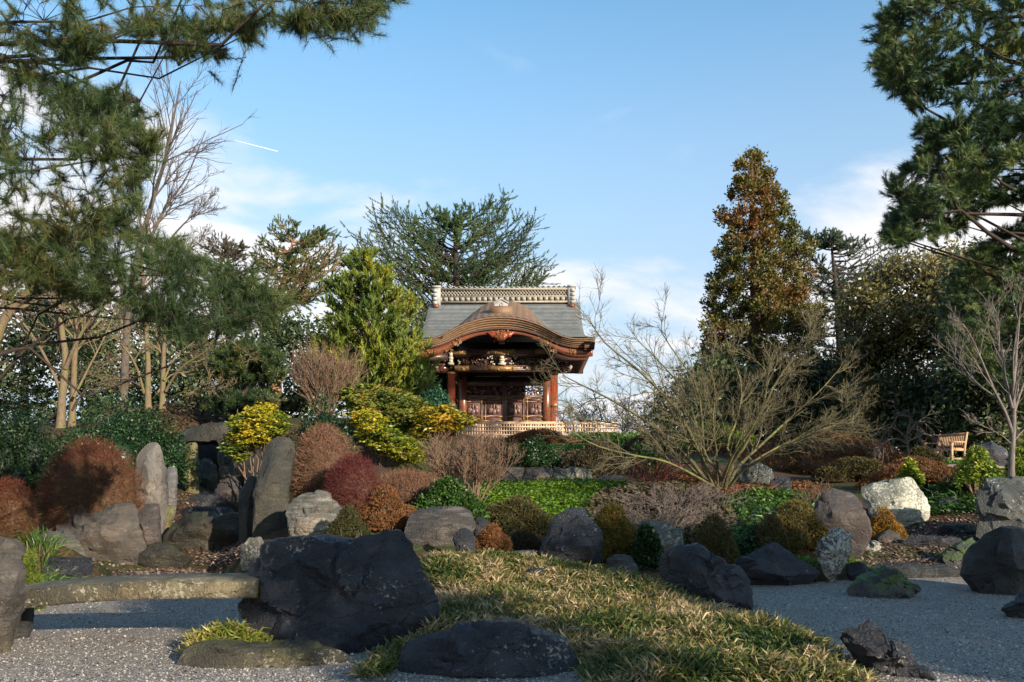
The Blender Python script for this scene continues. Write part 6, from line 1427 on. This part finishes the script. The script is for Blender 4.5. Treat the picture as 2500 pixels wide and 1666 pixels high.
# undulating front gable roof
xs_ = np.linspace(-HWE, HWE, 241); yk = np.linspace(YE, -1.2, 24)
xx, yy = np.meshgrid(xs_, yk)
bmp = np.clip((z_arch(xx) - ZC) / (ZT - ZC), 0, 1) ** .8
zz = z_arch(xx) + .40 * (yy - YE) * bmp - .06 * (1 - bmp) * (yy - YE) * 1.5 + .02 * (1 - bmp) * (yy < YE + .3)
rib = 0.022 * np.abs(np.sin(xx * 10)) * bmp
mb = MB(); mb.add(np.stack([xx, yy, zz + rib], -1), grid_faces(24, 241)[:, ::-1])
kara = mb.build('front_gable_roof', G['bark'], gate)
# layered eave band round the roof
def band(mb, y0s, zfun, th, nlay, back, y_in, mat=0, set_in=.035):
    xs_ = np.linspace(-HWE, HWE, 121)
    for k in range(nlay):
        zt_ = zfun(xs_) - th(xs_) * k / nlay - .004; zb_ = zfun(xs_) - th(xs_) * (k + .80) / nlay
        yf = y0s + set_in * k * (1 if back < 0 else -1); yi = y_in
        sc = 1 - .004 * k
        rows = np.array([np.stack([xs_ * sc, np.full_like(xs_, yf), zt_], 1), np.stack([xs_ * sc, np.full_like(xs_, yf), zb_], 1), np.stack([xs_ * sc, np.full_like(xs_, yi), zb_], 1), np.stack([xs_ * sc, np.full_like(xs_, yi), zt_], 1)])
        idx = np.arange(4 * 121).reshape(4, 121); f = []
        for i in range(4):
            j = (i + 1) % 4; f.append(np.stack([idx[i, :-1], idx[j, :-1], idx[j, 1:], idx[i, 1:]], 1))
        f.append(np.array([idx[::-1, 0], idx[:, -1]]))
        mb.add(rows, np.concatenate(f), .5, mat)
mb = MB()
th_f = lambda x: .34 + .12 * np.clip((z_arch(x) - ZC) / (ZT - ZC), 0, 1)
band(mb, YE, z_arch, th_f, 5, -1, YE + .9, set_in=.075)
eave = mb.build('eave_band', G['bark'], gate)
# side and back eaves, thick dark edge boards
mb = MB()
for s in (-1, 1):
    n = 30; y = np.linspace(YE + .02, YB, n); t = np.abs(y) / np.where(y < 0, -YE, YB)
    hw = HWR + (HWE - HWR) * (0.25 * t + 0.75 * ss(.55, 1, t) ** 2)
    ztop = ZC + (ZR - ZC) * (1 - t) ** 1.75 - .2
    rows = np.array([np.stack([s * hw * .995, y, ztop], 1), np.stack([s * hw * .985, y, ztop - .36], 1), np.stack([s * (hw - .5), y, ztop - .36], 1), np.stack([s * (hw - .5), y, ztop], 1)])
    idx = np.arange(4 * n).reshape(4, n); f = []
    for i in range(4):
        j = (i + 1) % 4; f.append(np.stack([idx[i, :-1], idx[j, :-1], idx[j, 1:], idx[i, 1:]], 1))
    mb.add(rows, np.concatenate(f))
mb.box(-HWE * .98, HWE * .98, YB - .5, YB - .02, ZC - .40, ZC - .04)
mb.build('verge_board', G['black'], gate)
# flat eaves ceilings left, right and behind, and rafters under them
mb = MB()
zs = ZC - .42
mb.box(-HWE * .97, -2.7, YE + .5, YB - .1, zs - .05, zs)
mb.box(2.7, HWE * .97, YE + .5, YB - .1, zs - .05, zs)
mb.box(-2.7, 2.7, .35, YB - .1, zs - .05, zs)
mb.build('eave_ceiling', G['black'], gate)
for s in (-1, 1):
    for k in range(16):
        y = YE + .8 + k * .55
        mb = MB(); mb.box(2.72, HWE * .965, y - .07, y + .07, zs - .17, zs - .052)
        if s < 0: mb.V = [v * np.array([-1, 1, 1]) for v in mb.V]; mb.F = [f[:, ::-1] for f in mb.F]
        mb.build('rafter', G['brown'], gate)
# ridge
ru = gx(1401, 0); rz0, rz1 = gz(739, 0), gz(706, 0)
mb = MB(); mb.box(-ru + .05, ru - .05, -.16, .16, rz0 - .25, rz1 - .1); ridge = mb.build('ridge_wall', G['mortar'], roof)
mb = MB(); mb.box(-ru, ru, -.30, .30, rz1 - .10, rz1); mb.box(-ru, ru, -.26, .26, rz0 + .24, rz0 + .29); mb.box(-ru, ru, -.3, .3, rz0 - .06, rz0 + .02)
tube(mb, [(-ru, 0, rz1 + .02), (ru, 0, rz1 + .02)], [.1, .1], 8)
for k in range(26):
    x = -ru + .2 + k * (2 * ru - .4) / 25; tube(mb, [(x, -.31, rz1), (x, -.05, rz1 + .1)], [.06, .06], 6)
mb.build('ridge_course', G['tile'], roof)
h0, h1 = rz0 + .30, rz1 - .11; wv = (h1 - h0)
nb = 44
for k in range(nb):
    x = -ru + .12 + (k + .5) * (2 * ru - .24) / nb; hw_ = (2 * ru - .24) / nb * .75
    mb = MB(); tube(mb, [(x - hw_, -.19, h0), (x + hw_, -.19, h1)], [.026, .026], 4); tube(mb, [(x + hw_, -.215, h0), (x - hw_, -.215, h1)], [.026, .026], 4)
    mb.build('ridge_lattice', G['tile'], roof)
nb = 24
for k in range(nb):
    x = -ru + .15 + (k + .5) * (2 * ru - .3) / nb
    mb = MB(); mb.box(x - .11, x + .11, -.25, -.15, rz0 + .04, rz0 + .225); mb.box(x - .07, x + .07, -.275, -.252, rz0 + .075, rz0 + .19)
    mb.build('ridge_tile', G['tile'], roof)
for s in (-1, 1):
    mb = MB(); xo = s * (ru + .02)
    mb.box(min(xo, xo - s * .34), max(xo, xo - s * .34), -.32, .32, rz0 - .2, rz1 + .02)
    mb.box(min(xo + s * .07, xo - s * .36), max(xo + s * .07, xo - s * .36), -.40, .40, rz1 + .022, rz1 + .11)
    for q in range(4): mb.box(min(xo + s * .02, xo - s * .18), max(xo + s * .02, xo - s * .18), -.38, -.322, rz0 - .14 + q * .2, rz0 + .02 + q * .2)
    mb.build('ridge_cap', G['cap'], roof)
    mb = MB(); mb.box(min(xo, xo - s * .26), max(xo, xo - s * .26), -.5, -.33, rz0 - .34, rz0 - .16); mb.build('ridge_foot', G['redbrown'], roof)
# ornament on top of the front gable
yo = YE + .85; zo = gz(758, yo)
mb = MB(); mb.box(gx(1203, yo), gx(1258, yo), yo - .1, yo + 1.1, zo - .25, gz(749, yo)); 
for k in range(4): mb.box(gx(1203 + 4 - 7 * k * .55, yo), gx(1258 - 4 + 7 * k * .55, yo), yo - .16 - .06 * k, yo + .5, zo - .06 - .085 * (k + 1), zo - .06 - .085 * k)
mb.build('gable_ridge', G['bark'], kara)
mb = MB(); z1_ = gz(748, yo); hw_ = gx(1247, yo)
mb.add([(-hw_, yo - .08, z1_), (hw_, yo - .08, z1_), (hw_, yo - .08, z1_ + .14), (0, yo - .08, z1_ + .30), (-hw_, yo - .08, z1_ + .14), (-hw_, yo + .3, z1_), (hw_, yo + .3, z1_), (hw_, yo + .3, z1_ + .14), (0, yo + .3, z1_ + .30), (-hw_, yo + .3, z1_ + .14)], [(2, 7, 8, 3), (3, 8, 9, 4)])
mb.F.append(np.array([(0, 1, 2, 3, 4), (5, 9, 8, 7, 6)])); mb.M.append(np.zeros(2, np.int32))
tube(mb, [(-hw_ * 1.12, yo - .1, z1_ + .13), (0, yo - .1, z1_ + .33), (hw_ * 1.12, yo - .1, z1_ + .13)], [.035, .045, .035], 6)
tube(mb, [(0, yo - .12, z1_ + .06), (0, yo - .05, z1_ + .06)], [.07, .07], 8)
mb.build('gable_ornament', G['cap'], kara)

# arched gable board under the eave band
def strip(mb, x, zt, zb, y0, y1, mat=0):
    n = len(x)
    rows = np.array([np.stack([x, np.full(n, y0), zt], 1), np.stack([x, np.full(n, y0), zb], 1), np.stack([x, np.full(n, y1), zb], 1), np.stack([x, np.full(n, y1), zt], 1)])
    idx = np.arange(4 * n).reshape(4, n); f = []
    for i in range(4):
        j = (i + 1) % 4; f.append(np.stack([idx[i, :-1], idx[j, :-1], idx[j, 1:], idx[i, 1:]], 1))
    f.append(np.array([idx[::-1, 0], idx[:, -1]]))
    mb.add(rows, np.concatenate(f), .5, mat)
yb_ = YE + .42
x = np.linspace(-gx(1455, yb_), gx(1455, yb_), 101); zb0 = z_arch(x) - th_f(x)
bmpx = np.clip((z_arch(x) - ZC) / (ZT - ZC), 0, 1)
mb = MB(); strip(mb, x, zb0 + .02, zb0 - .05 - .02 * bmpx, yb_ - .1, yb_ + .1); mb.build('gable_moulding', G['brown'], gate)
in_th = .16 + .20 * np.clip(1 - bmpx * 1.2, 0, 1) + .1 * np.exp(-(x / .45) ** 2)
mb = MB(); strip(mb, x, zb0 - .052 - .02 * bmpx, zb0 - .07 - in_th, yb_, yb_ + .16); mb.build('gable_board', G['redbrown'], gate)
# straight inner eave board at both sides
for s in (-1, 1):
    mb = MB(); a_, c_ = sorted((s * 2.45, s * gx(1440, yb_))); mb.box(a_, c_, yb_ + .1, yb_ + .3, ZC - .95, ZC - .62); mb.build('eave_board', G['brown'], gate)
# brass scroll plates on the gable board
def scroll(mb, g, cx, cz, w, h, y, n=9, r=.018):
    for k in range(n):
        a = g.uniform(0, 6.28); c0 = np.array([cx + g.uniform(-.5, .5) * w, y, cz + g.uniform(-.5, .5) * h])
        t = np.linspace(0, 4.2, 9); rr = .30 * min(w, h) * (1 - t / 5.2) * g.uniform(.6, 1.2)
        sx = 1 if k % 2 else -1
        p = c0 + np.stack([sx * rr * np.cos(t + a), -.02 * np.ones(9) + g.uniform(-.03, .03), rr * np.sin(t + a)], 1)
        p[:, 0] = np.clip(p[:, 0], cx - w * .55, cx + w * .55); p[:, 2] = np.clip(p[:, 2], cz - h * .55, cz + h * .55)
        tube(mb, p, np.linspace(r, r * .5, 9), 5)
gg = rng(501)
for u_, v_, w_, h_ in [(1231, 809, 1.15, .16), (1122, 830, .42, .5), (1340, 830, .42, .5), (1060, 860, .55, .16), (1402, 860, .55, .16), (1105, 858, .4, .16), (1357, 858, .4, .16)]:
    mb = MB(); scroll(mb, gg, gx(u_, yb_), gz(v_, yb_), w_, h_, yb_ - .03, 12, .022)
    mb.build('brass_scroll', G['gold'], gate)
# pendant
mb = MB(); yp_ = yb_ - .02; pz = gz(813, yp_)
n = 21; x = np.linspace(-.62, .62, n); strip(mb, x, np.full(n, pz + .03), pz - .36 * (1 - np.abs(x) / .62) ** .8 - .02 + .04 * np.cos(x * 22), yp_ - .05, yp_ + .08)
mb.build('gable_pendant', G['red'], gate)
mb = MB(); scroll(mb, gg, 0, pz - .14, .5, .22, yp_ - .07, 10, .02); mb.build('pendant_scroll', G['gold'], gate)
# little bracket under the pendant
mb = MB()
for u0_, u1_, v0_, v1_ in [(1226, 1234, 828, 836), (1223, 1238, 838, 841)]: mb.box(gx(u0_, YP), gx(u1_, YP), YP - .25, YP, gz(v1_, YP), gz(v0_, YP))
for s in (-1, 1): scroll(mb, gg, s * .30, gz(833, YP), .16, .2, YP - .2, 3, .022)
mb.build('bracket', G['white'], gate)

# pillars
def pillar(u, y, name='pillar'):
    x = gx(u, YP) ; w = .165 if y == YP else .16
    mb = MB(); c = .03
    pr = [(-w + c, -w), (w - c, -w), (w, -w + c), (w, w - c), (w - c, w), (-w + c, w), (-w, w - c), (-w, -w + c)]
    z0, z1 = -.5, gz(908, YP)
    v = [(x + a, y + b_, z0) for a, b_ in pr] + [(x + a, y + b_, z1) for a, b_ in pr]
    mb.add(v, [(i, (i + 1) % 8, 8 + (i + 1) % 8, 8 + i) for i in range(8)]); mb.F.append(np.array([tuple(range(8, 16))])); mb.M.append(np.zeros(1, np.int32))
    o = mb.build(name, G['red'], gate)
    for za, zb_ in [(gz(995, YP), gz(985, YP)), (z1 - .14, z1 - .02)]:
        mb = MB(); mb.box(x - w - .02, x + w + .02, y - w - .02, y + w + .02, za, zb_); mb.build('brass_collar', G['gold'], o)
    mb = MB(); mb.box(x - w - .16, x + w + .16, y - w - .16, y + w + .16, -.6, .12); mb.build('plinth', G['stone'], o)
for u_ in (1107, 1358):
    pillar(u_, YP); pillar(u_, -YP)
for u_ in (1124, 1341):       # main door posts on the ridge line
    mb = MB(); x = gx(u_, YP); mb.box(x - .19, x + .19, -.2, .2, -.5, ZC - .5); mb.build('door_post', G['redbrown'], gate)
# beams
y = YP
def beam(u0, u1, v0, v1, y, d, mat, name='beam'):
    mb = MB(); a, b_ = gx(u0, y), gx(u1, y); z0, z1 = gz(v1, y), gz(v0, y)
    mb.box(a, b_, y - d, y + d, z0, z1); mb.box(a + .1, b_ - .1, y - d - .03, y - d - .001, z0 + .03, z0 + .11)
    return mb.build(name, mat, gate)
lb_ = beam(1114, 1351, 893.5, 908, y, .2, G['brown'], 'lower_beam')
ub_ = beam(1114, 1351, 855, 868, y, .2, G['brown'], 'upper_beam')
beam(1100, 1366, 868.5, 873, y, .12, G['black'], 'tie_beam')
for par, v_, lst in ((lb_, 901, [(1133, 36), (1231, 68), (1325, 34)]), (ub_, 861, [(1128, 34), (1231, 58), (1330, 34)])):
    for u_, w_ in lst:
        mb = MB(); scroll(mb, gg, gx(u_, y), gz(v_, y), w_ / F * 42, .24, y - .235, 12, .022)
        mb.box(gx(u_ - w_ / 2, y), gx(u_ + w_ / 2, y), y - .235, y - .203, gz(v_ + 6, y), gz(v_ - 6, y)); mb.build('brass_fitting', G['gold'], par)
for u0_, u1_ in ((1153, 1202), (1260, 1310)):
    mb = MB(); mb.box(gx(u0_, y), gx(u1_, y), y - .225, y - .2, gz(866, y), gz(864, y)); mb.build('pale_strip', G['cap'], ub_)  # thin pale strip low on the face of the upper beam
# carved friezes
for u0_, u1_ in ((1124, 1200), (1262, 1338)):
    mb = MB(); mb.box(gx(u0_, y), gx(u1_, y), y + .08, y + .14, gz(893, y), gz(873.5, y), .5, 1)
    for q in range(7): scroll(mb, gg, gx(u0_ + (u1_ - u0_) * (q + .5) / 7, y), gz(883, y), .28, .34, y + .02, 6, .03)
    mb.build('carved_frieze', [G['carve'], G['black']], gate)
# brackets: white tipped blocks
def bracket(u, v0, v1, yy, w=.16, name='bracket'):
    x = gx(u, y); z0, z1 = gz(v1, y), gz(v0, y); h = z1 - z0
    mb = MB(); mb.box(x - w, x + w, yy - .3, yy + .1, z0, z0 + h * .18); mb.box(x - w * .6, x + w * .6, yy - .26, yy + .1, z0 + h * .2, z0 + h * .42)
    mb.box(x - w * .75, x + w * .75, yy - .3, yy + .1, z0 + h * .45, z0 + h * .62); mb.box(x - w * .55, x + w * .55, yy - .28, yy + .1, z0 + h * .65, z0 + h * .97)
    return mb.build(name, G['white'], gate)
bracket(1231, 871, 893, YP - .06, .17); bracket(1107, 862, 893, YP - .1, .13); bracket(1358, 862, 893, YP - .1, .13)
mb = MB(); x0_ = gx(1208, y); mb.box(x0_, -x0_, y - .14, y + .1, gz(882, y), gz(874, y)); mb.box(x0_ * .8, -x0_ * .8, y - .14, y + .1, gz(891, y), gz(884, y)); mb.build('bracket_arm', G['black'], gate)
for s in (-1, 1):
    mb = MB(); scroll(mb, gg, s * gx(1254, y), gz(886, y), .16, .22, y - .16, 4, .026); scroll(mb, gg, s * gx(1262, y), gz(874, y), .26, .12, y - .16, 4, .026)
    scroll(mb, gg, s * gx(1336, y), gz(887, y), .16, .22, y - .16, 4, .026); mb.build('white_scroll', G['white'], gate)
    # beam noses carved as heads
    mb = MB(); S, Fc = ico(2)
    x = gx(1107, y) * (1 if s < 0 else -1)
    for k, (dx, dz, r, sx) in enumerate([(.42, -.02, .24, 1.25), (.68, -.06, .17, 1.1), (.55, .14, .10, 1.0), (.78, .06, .09, 1.3), (.35, .16, .11, 1)]):
        mb.add(S * np.array([r * sx, r, r]) + np.array([x + s * dx, y, gz(899, y) + dz]), Fc)
    scroll(mb, gg, x + s * .55, gz(899, y), .5, .4, y - .2, 12, .028)
    mb.build('carved_nose', G['carve'], gate)
    mb = MB(); scroll(mb, gg, x + s * .72, gz(901, y), .42, .34, y - .24, 5, .022); scroll(mb, gg, x + s * .45, gz(882, y), .4, .2, y - .2, 5, .024); mb.build('white_scroll', G['white'], gate)
    # side beams running back
    mb = MB(); xa, xb = sorted((x - .14, x + .14)); mb.box(xa, xb, YP + .25, -YP - .25, gz(908, y), gz(893.5, y)); mb.build('side_beam', G['brown'], gate)
    mb = MB(); xa, xb = sorted((x - .10, x + .10)); mb.box(xa, xb, YP + .25, -YP - .25, gz(893, y), ZC - .5); mb.build('side_wall', G['black'], gate)
    for yy in (-1.8, -.6, .6, 1.8):
        mb = MB(); mb.box(min(x + s * .12, x + s * .9), max(x + s * .12, x + s * .9), yy - .12, yy + .12, ZC - .72, ZC - .55); mb.build('side_bracket', G['black'], gate)
# dark inside of the gable, transom above the doors
mb = MB(); mb.box(gx(1120, 0), gx(1345, 0), -.02, .12, gz(934, 0), ZC + .5); mb.build('transom', G['black'], gate)
for u0_, u1_ in ((1160, 1225), (1242, 1312)):
    mb = MB(); mb.box(gx(u0_, -.2), gx(u1_, -.2), -.16, -.125, gz(921, 0), gz(919.5, 0)); mb.build('transom_moulding', G['cap'], gate)
mb = MB(); mb.box(gx(1115, YP), gx(1350, YP), YP + .2, .1, gz(857, YP) + .02, gz(857, YP) + .10); mb.build('inner_ceiling', G['black'], gate)
# door leaves
def door(u0, u1, seed):
    y = -.1; g = rng(seed)
    a, b_ = gx(u0, y), gx(u1, y); zt_, zb_ = gz(931, y), gz(1064, y); w = b_ - a
    mb = MB(); st = .12
    zoA, zoB = gz(965, y), gz(943, y)                     # carved openwork opening
    zr = [gz(972, y), gz(981, y), gz(1017, y), gz(1026, y)]
    mb.box(a, a + st, y - .06, y + .06, zb_, zt_); mb.box(b_ - st, b_, y - .06, y + .06, zb_, zt_)
    mb.box(a + st, b_ - st, y - .055, y + .055, zoB, zt_); mb.box(a + st, b_ - st, y - .055, y + .055, zr[0], zoA)
    mb.box(a + st, b_ - st, y - .055, y + .055, zr[2] - .03, zr[2] + .07); mb.box(a + st, b_ - st, y - .055, y + .055, zb_, zb_ + .16)
    xm = (a + b_) / 2; mb.box(xm - .13, xm - .05, y - .058, y + .05, zb_ + .16, zr[0]); mb.box(xm + .05, xm + .13, y - .058, y + .05, zb_ + .16, zr[0])
    mb.box(a + st, b_ - st, y - .052, y + .05, gz(983, y), gz(980, y))
    d = mb.build('door_leaf', G['panel'], gate)
    for xa, xb in ((a + st, xm - .13), (xm - .05, xm + .05), (xm + .13, b_ - st)):
        for za, zz_ in ((zr[2] + .07, gz(983, y)), (gz(980, y), zr[0]), (zb_ + .16, zr[2] - .03)):
            mb = MB(); mb.box(xa, xb, y - .02, y + .02, za, zz_); mb.build('door_panel', G['panel'], d)
    # openwork carving: leaves and stems with gaps
    mb = MB(); n = 34
    for k in range(n):
        scroll(mb, g, a + st + (w - 2 * st) * (k + .5) / n, (zoA + zoB) / 2 + g.uniform(-.12, .12), .18, .28, y + .03, 2, .026)
    C = np.stack([g.uniform(a + st, b_ - st - .05, 330), np.full(330, y + .01), g.uniform(zoA, zoB - .05, 330)], 1); Dd = g.normal(0, 1, (330, 3)) * np.array([1, .1, 1])
    leaves(mb, g, C, Dd, .13, .6); mb.build('carved_openwork', G['carve'], d)
    if True:
        mb = MB(); mb.box(a + st, b_ - st if seed == 511 else (a + b_) / 2, y + .045, y + .06, zoA, zoB); mb.build('added_dark_backing', G['black'], d)  # added black sheet, stands in for dark trees seen through the carving
    # paulownia crests
    S, Fc = ico(2)
    for xc in ((a + st + xm - .13) / 2, (xm + .13 + b_ - st) / 2):
        zc_ = gz(1000, y); mb = MB()
        for dx, dz, rx_, rz_, rot in [(-.17, -.06, .11, .17, .5), (.17, -.06, .11, .17, -.5), (0, -.12, .12, .17, 0), (0, .13, .055, .17, 0), (-.14, .12, .045, .12, .35), (.14, .12, .045, .12, -.35), (-.21, .03, .05, .1, .9), (.21, .03, .05, .1, -.9)]:
            q = S * np.array([rx_, .06, rz_]); c_, s_ = math.cos(rot), math.sin(rot)
            q = np.stack([q[:, 0] * c_ + q[:, 2] * s_, q[:, 1], -q[:, 0] * s_ + q[:, 2] * c_], 1)
            mb.add(q + np.array([xc + dx, y - .05, zc_ + dz]), Fc)
        mb.build('crest', G['panel'], d, smooth=True)
    # brass edge fittings
    mb = MB(); yf = y - .075; e = .055
    for xq in (a + .02, b_ - .02 - e):
        for za, zz_ in ((zr[0] - .55, zr[0] + .08), (gz(1028, y), gz(1014, y)), (zb_, zb_ + .3)): mb.box(xq, xq + e, yf, yf + .014, za, zz_)
    for xq in (xm - .118, xm + .062):
        for za, zz_ in ((gz(990, y), gz(975, y)), (gz(1032, y), gz(1008, y))): mb.box(xq, xq + e, yf, yf + .014, za, zz_)
    for zq in (gz(974, y), gz(982, y), gz(1019, y), gz(1029, y)):
        for x0_, x1_ in ((a + .1, a + .42), (xm - .3, xm + .3), (b_ - .42, b_ - .1)): mb.box(x0_, x1_, yf - .004, yf - .0005, zq, zq + .045)
    mb.build('brass_fitting', G['gold'], d)
    return d
door(1130, 1231.6, 511); d2 = door(1232.6, 1333, 512)
mb = MB(); mb.box(gx(1229, -.2), gx(1235, -.2), -.19, -.165, gz(1064, -.2), gz(931, -.2)); mb.build('meeting_strip', G['panel'], d2)
mb = MB(); mb.box(gx(1122, -.3), gx(1342, -.3), -.34, .3, -.5, .1); mb.build('threshold', G['stone'], gate)

# ------------------------------------------------------------------ lattice fence in front of the gate
M_FENCE = plain('bamboo_lattice', (0.52, 0.36, 0.24), .6, .3, 0, .25, 9.0, .1)
def fence(label, u0, u1, vtop, vbot, D, nsl, seed, slant=0.0):
    b = np.array([X((u0 + u1) / 2, D), D, Zv(vbot, D)]); z0 = min(float(ground(b[0], D)[0]), b[2])
    root = empty('lattice_fence', tuple(b), label, 'fence', rz=R(slant)); g = rng(seed)
    hw = (u1 - u0) / 2 / F * D; H = (vbot - vtop) / F * D; bot = z0 - b[2] - .05
    sw = hw * 2 / nsl * .20
    for k in range(nsl + 1):
        x = -hw + 2 * hw * k / nsl; post = k % 6 == 0
        mb = MB(); w = sw * (2.0 if post else 1.0); mb.box(x - w, x + w, -.02, .02, bot, H - (.02 if not post else -.01) + g.normal(0, .006)); mb.build('fence_post' if post else 'slat', M_FENCE, root)
    for f in (.04, .36, .68, .97):
        mb = MB(); mb.box(-hw - .03, hw + .03, -.047, -.022, H * f - .028, H * f + .028); mb.build('rail', M_FENCE, root)
    mb = MB(); mb.box(-hw - .03, hw + .03, -.06, .04, H + .012, H + .055); mb.build('cap_rail', M_FENCE, root)
fence('pale bamboo lattice fence running across the front of the gate', 1140, 1373, 1033, 1063, 40.0, 36, 521)
fence('pale bamboo lattice fence section continuing right past the gate pillar', 1376, 1508, 1034, 1066, 40.6, 20, 522, -1)

# ------------------------------------------------------------------ wooden bench
def bench():
    D = 31.0; base = gbase(2306, D, 0.0); base[2] = Zv(1122.5, D)
    zt = float(ground(base[0], D)[0]); base[2] = zt
    root = empty('garden_bench', tuple(base), 'wooden garden bench with slatted back seen end-on by the path', 'bench', rz=R(-80))
    m = plain('bench_wood', (0.42, 0.25, 0.14), .65, .3, 0, .3, 6.0, .15, (1, 1, 1))
    def part(name, *bx):
        mb = MB()
        for q in bx: mb.box(*q)
        return mb.build(name, m, root)
    L, s = 1.5, .045
    # local: x along the bench, y front (-) to back (+)
    for x in (-L / 2, L / 2 - .07):
        part('leg', (x, x + .07, -.28, -.21, -.06, .62)); 
        mb = MB(); mb.add([(x, .20, -.06), (x + .07, .20, -.06), (x + .07, .27, -.06), (x, .27, -.06), (x, .20, .45), (x + .07, .20, .45), (x + .07, .27, .45), (x, .27, .45), (x, .30, .98), (x + .07, .30, .98), (x + .07, .36, .98), (x, .36, .98)],
               [(0, 1, 5, 4), (1, 2, 6, 5), (2, 3, 7, 6), (3, 0, 4, 7), (4, 5, 9, 8), (5, 6, 10, 9), (6, 7, 11, 10), (7, 4, 8, 11), (8, 9, 10, 11)]); mb.build('back_leg', m, root)
        part('armrest', (x - .01, x + .08, -.32, .25, .622, .665)); part('side_rail', (x + .01, x + .06, -.209, .199, .34, .42)); part('stretcher', (x + .015, x + .055, -.209, .199, .04, .1))
    for k in range(5): part('seat_slat', (-L / 2 + .071, L / 2 - .071, -.26 + k * .09, -.185 + k * .09, .421, .448))
    part('seat_rail', (-L / 2 + .071, L / 2 - .071, -.27, -.23, .33, .415))
    part('top_rail', (-L / 2 + .071, L / 2 - .071, .305, .345, .88, .97)); part('low_rail', (-L / 2 + .071, L / 2 - .071, .245, .285, .50, .56))
    for k in range(15):
        x = -L / 2 + .12 + k * (L - .24) / 14; mb = MB(); mb.add([(x - .022, .255, .561), (x + .022, .255, .561), (x + .022, .275, .561), (x - .022, .275, .561), (x - .022, .315, .879), (x + .022, .315, .879), (x + .022, .335, .879), (x - .022, .335, .879)], [(0, 1, 5, 4), (1, 2, 6, 5), (2, 3, 7, 6), (3, 0, 4, 7)]); mb.build('back_slat', m, root)
bench()
# path by the bench
m = plain('path_surface', (0.34, 0.27, 0.19), .9, .2, 0, .25, 12.0, .2)
def pathz(x, y): return ground(x, y) + .03
tag(grid_obj('path', np.linspace(X(2290, 27), X(2480, 29), 20), np.linspace(26.2, 28.8, 12), pathz, m), 'pale gravel path in front of the bench')

# ------------------------------------------------------------------ vapour trail of an aeroplane far away in the sky
m, t, p, out = newmat('vapour'); p.inputs['Base Color'].default_value = (.95, .95, .95, 1); p.inputs['Roughness'].default_value = 1
mb = MB(); D = 6000.0; a_, b_ = W(562, 340, D), W(678, 370, D + 400)
tube(mb, [a_ + (b_ - a_) * k for k in (0, .25, .5, .75, 1)], [.2, .7, 1.2, 1.5, 1.2], 8)
tag(mb.build('vapour_trail', m, origin=tuple(a_), smooth=True), 'thin white aeroplane vapour trail in the blue sky', 'vapour trail')

# ------------------------------------------------------------------ groups of like things
GROUPS = {'boulder': 'boulders of the rock garden', 'stream_stone': 'stones lying in the stream bed', 'flat_stone': 'flat stones around the bamboo grass',
          'kerb_stone': 'long kerb stones edging the gravel', 'standing_stone': 'upright standing stones beside the cave', 'cave_pillar': 'stone pillars of the cave mouth',
          'cave_stone': 'rocks set around the cave floor', 'cave_boulder': 'rock sides of the cave', 'step_stone': 'steps leading up to the cave', 'retaining_stone': 'stones of the low terrace wall',
          'bridge_support': 'stones supporting the slab bridge', 'clipped_shrub': 'clipped ball shrubs of bare twigs', 'twig_mound': 'low twiggy mounds', 'evergreen_shrub': 'evergreen shrubs on the slope',
          'flowering_shrub': 'yellow and lime leaved shrubs', 'heather_mound': 'heather and cushion mounds', 'moss_mound': 'moss hummocks', 'leafy_cushion': 'leafy cushions on stones', 'hedge_bush': 'low hedge bushes below the fence',
          'strap_plant': 'strap-leaved clumps', 'fern': 'small ferns by the stones', 'contorted_bush': 'tangled contorted bushes', 'twig_bush': 'thickets of bare twigs', 'bare_tree': 'leafless trees in the background',
          'pine_tree': 'pine trees of the garden', 'cedar_tree': 'cedars beyond the mound', 'conifer_tree': 'upright conifers either side of the gate', 'evergreen_tree': 'dark evergreen trees closing the view', 'lattice_fence': 'lattice fence sections below the gate'}
for o in list(bpy.data.objects):
    if o.parent is None and o.get('category') and not o.get('kind'):
        k = o.name.split('.')[0]
        if k in GROUPS: o['group'] = GROUPS[k]
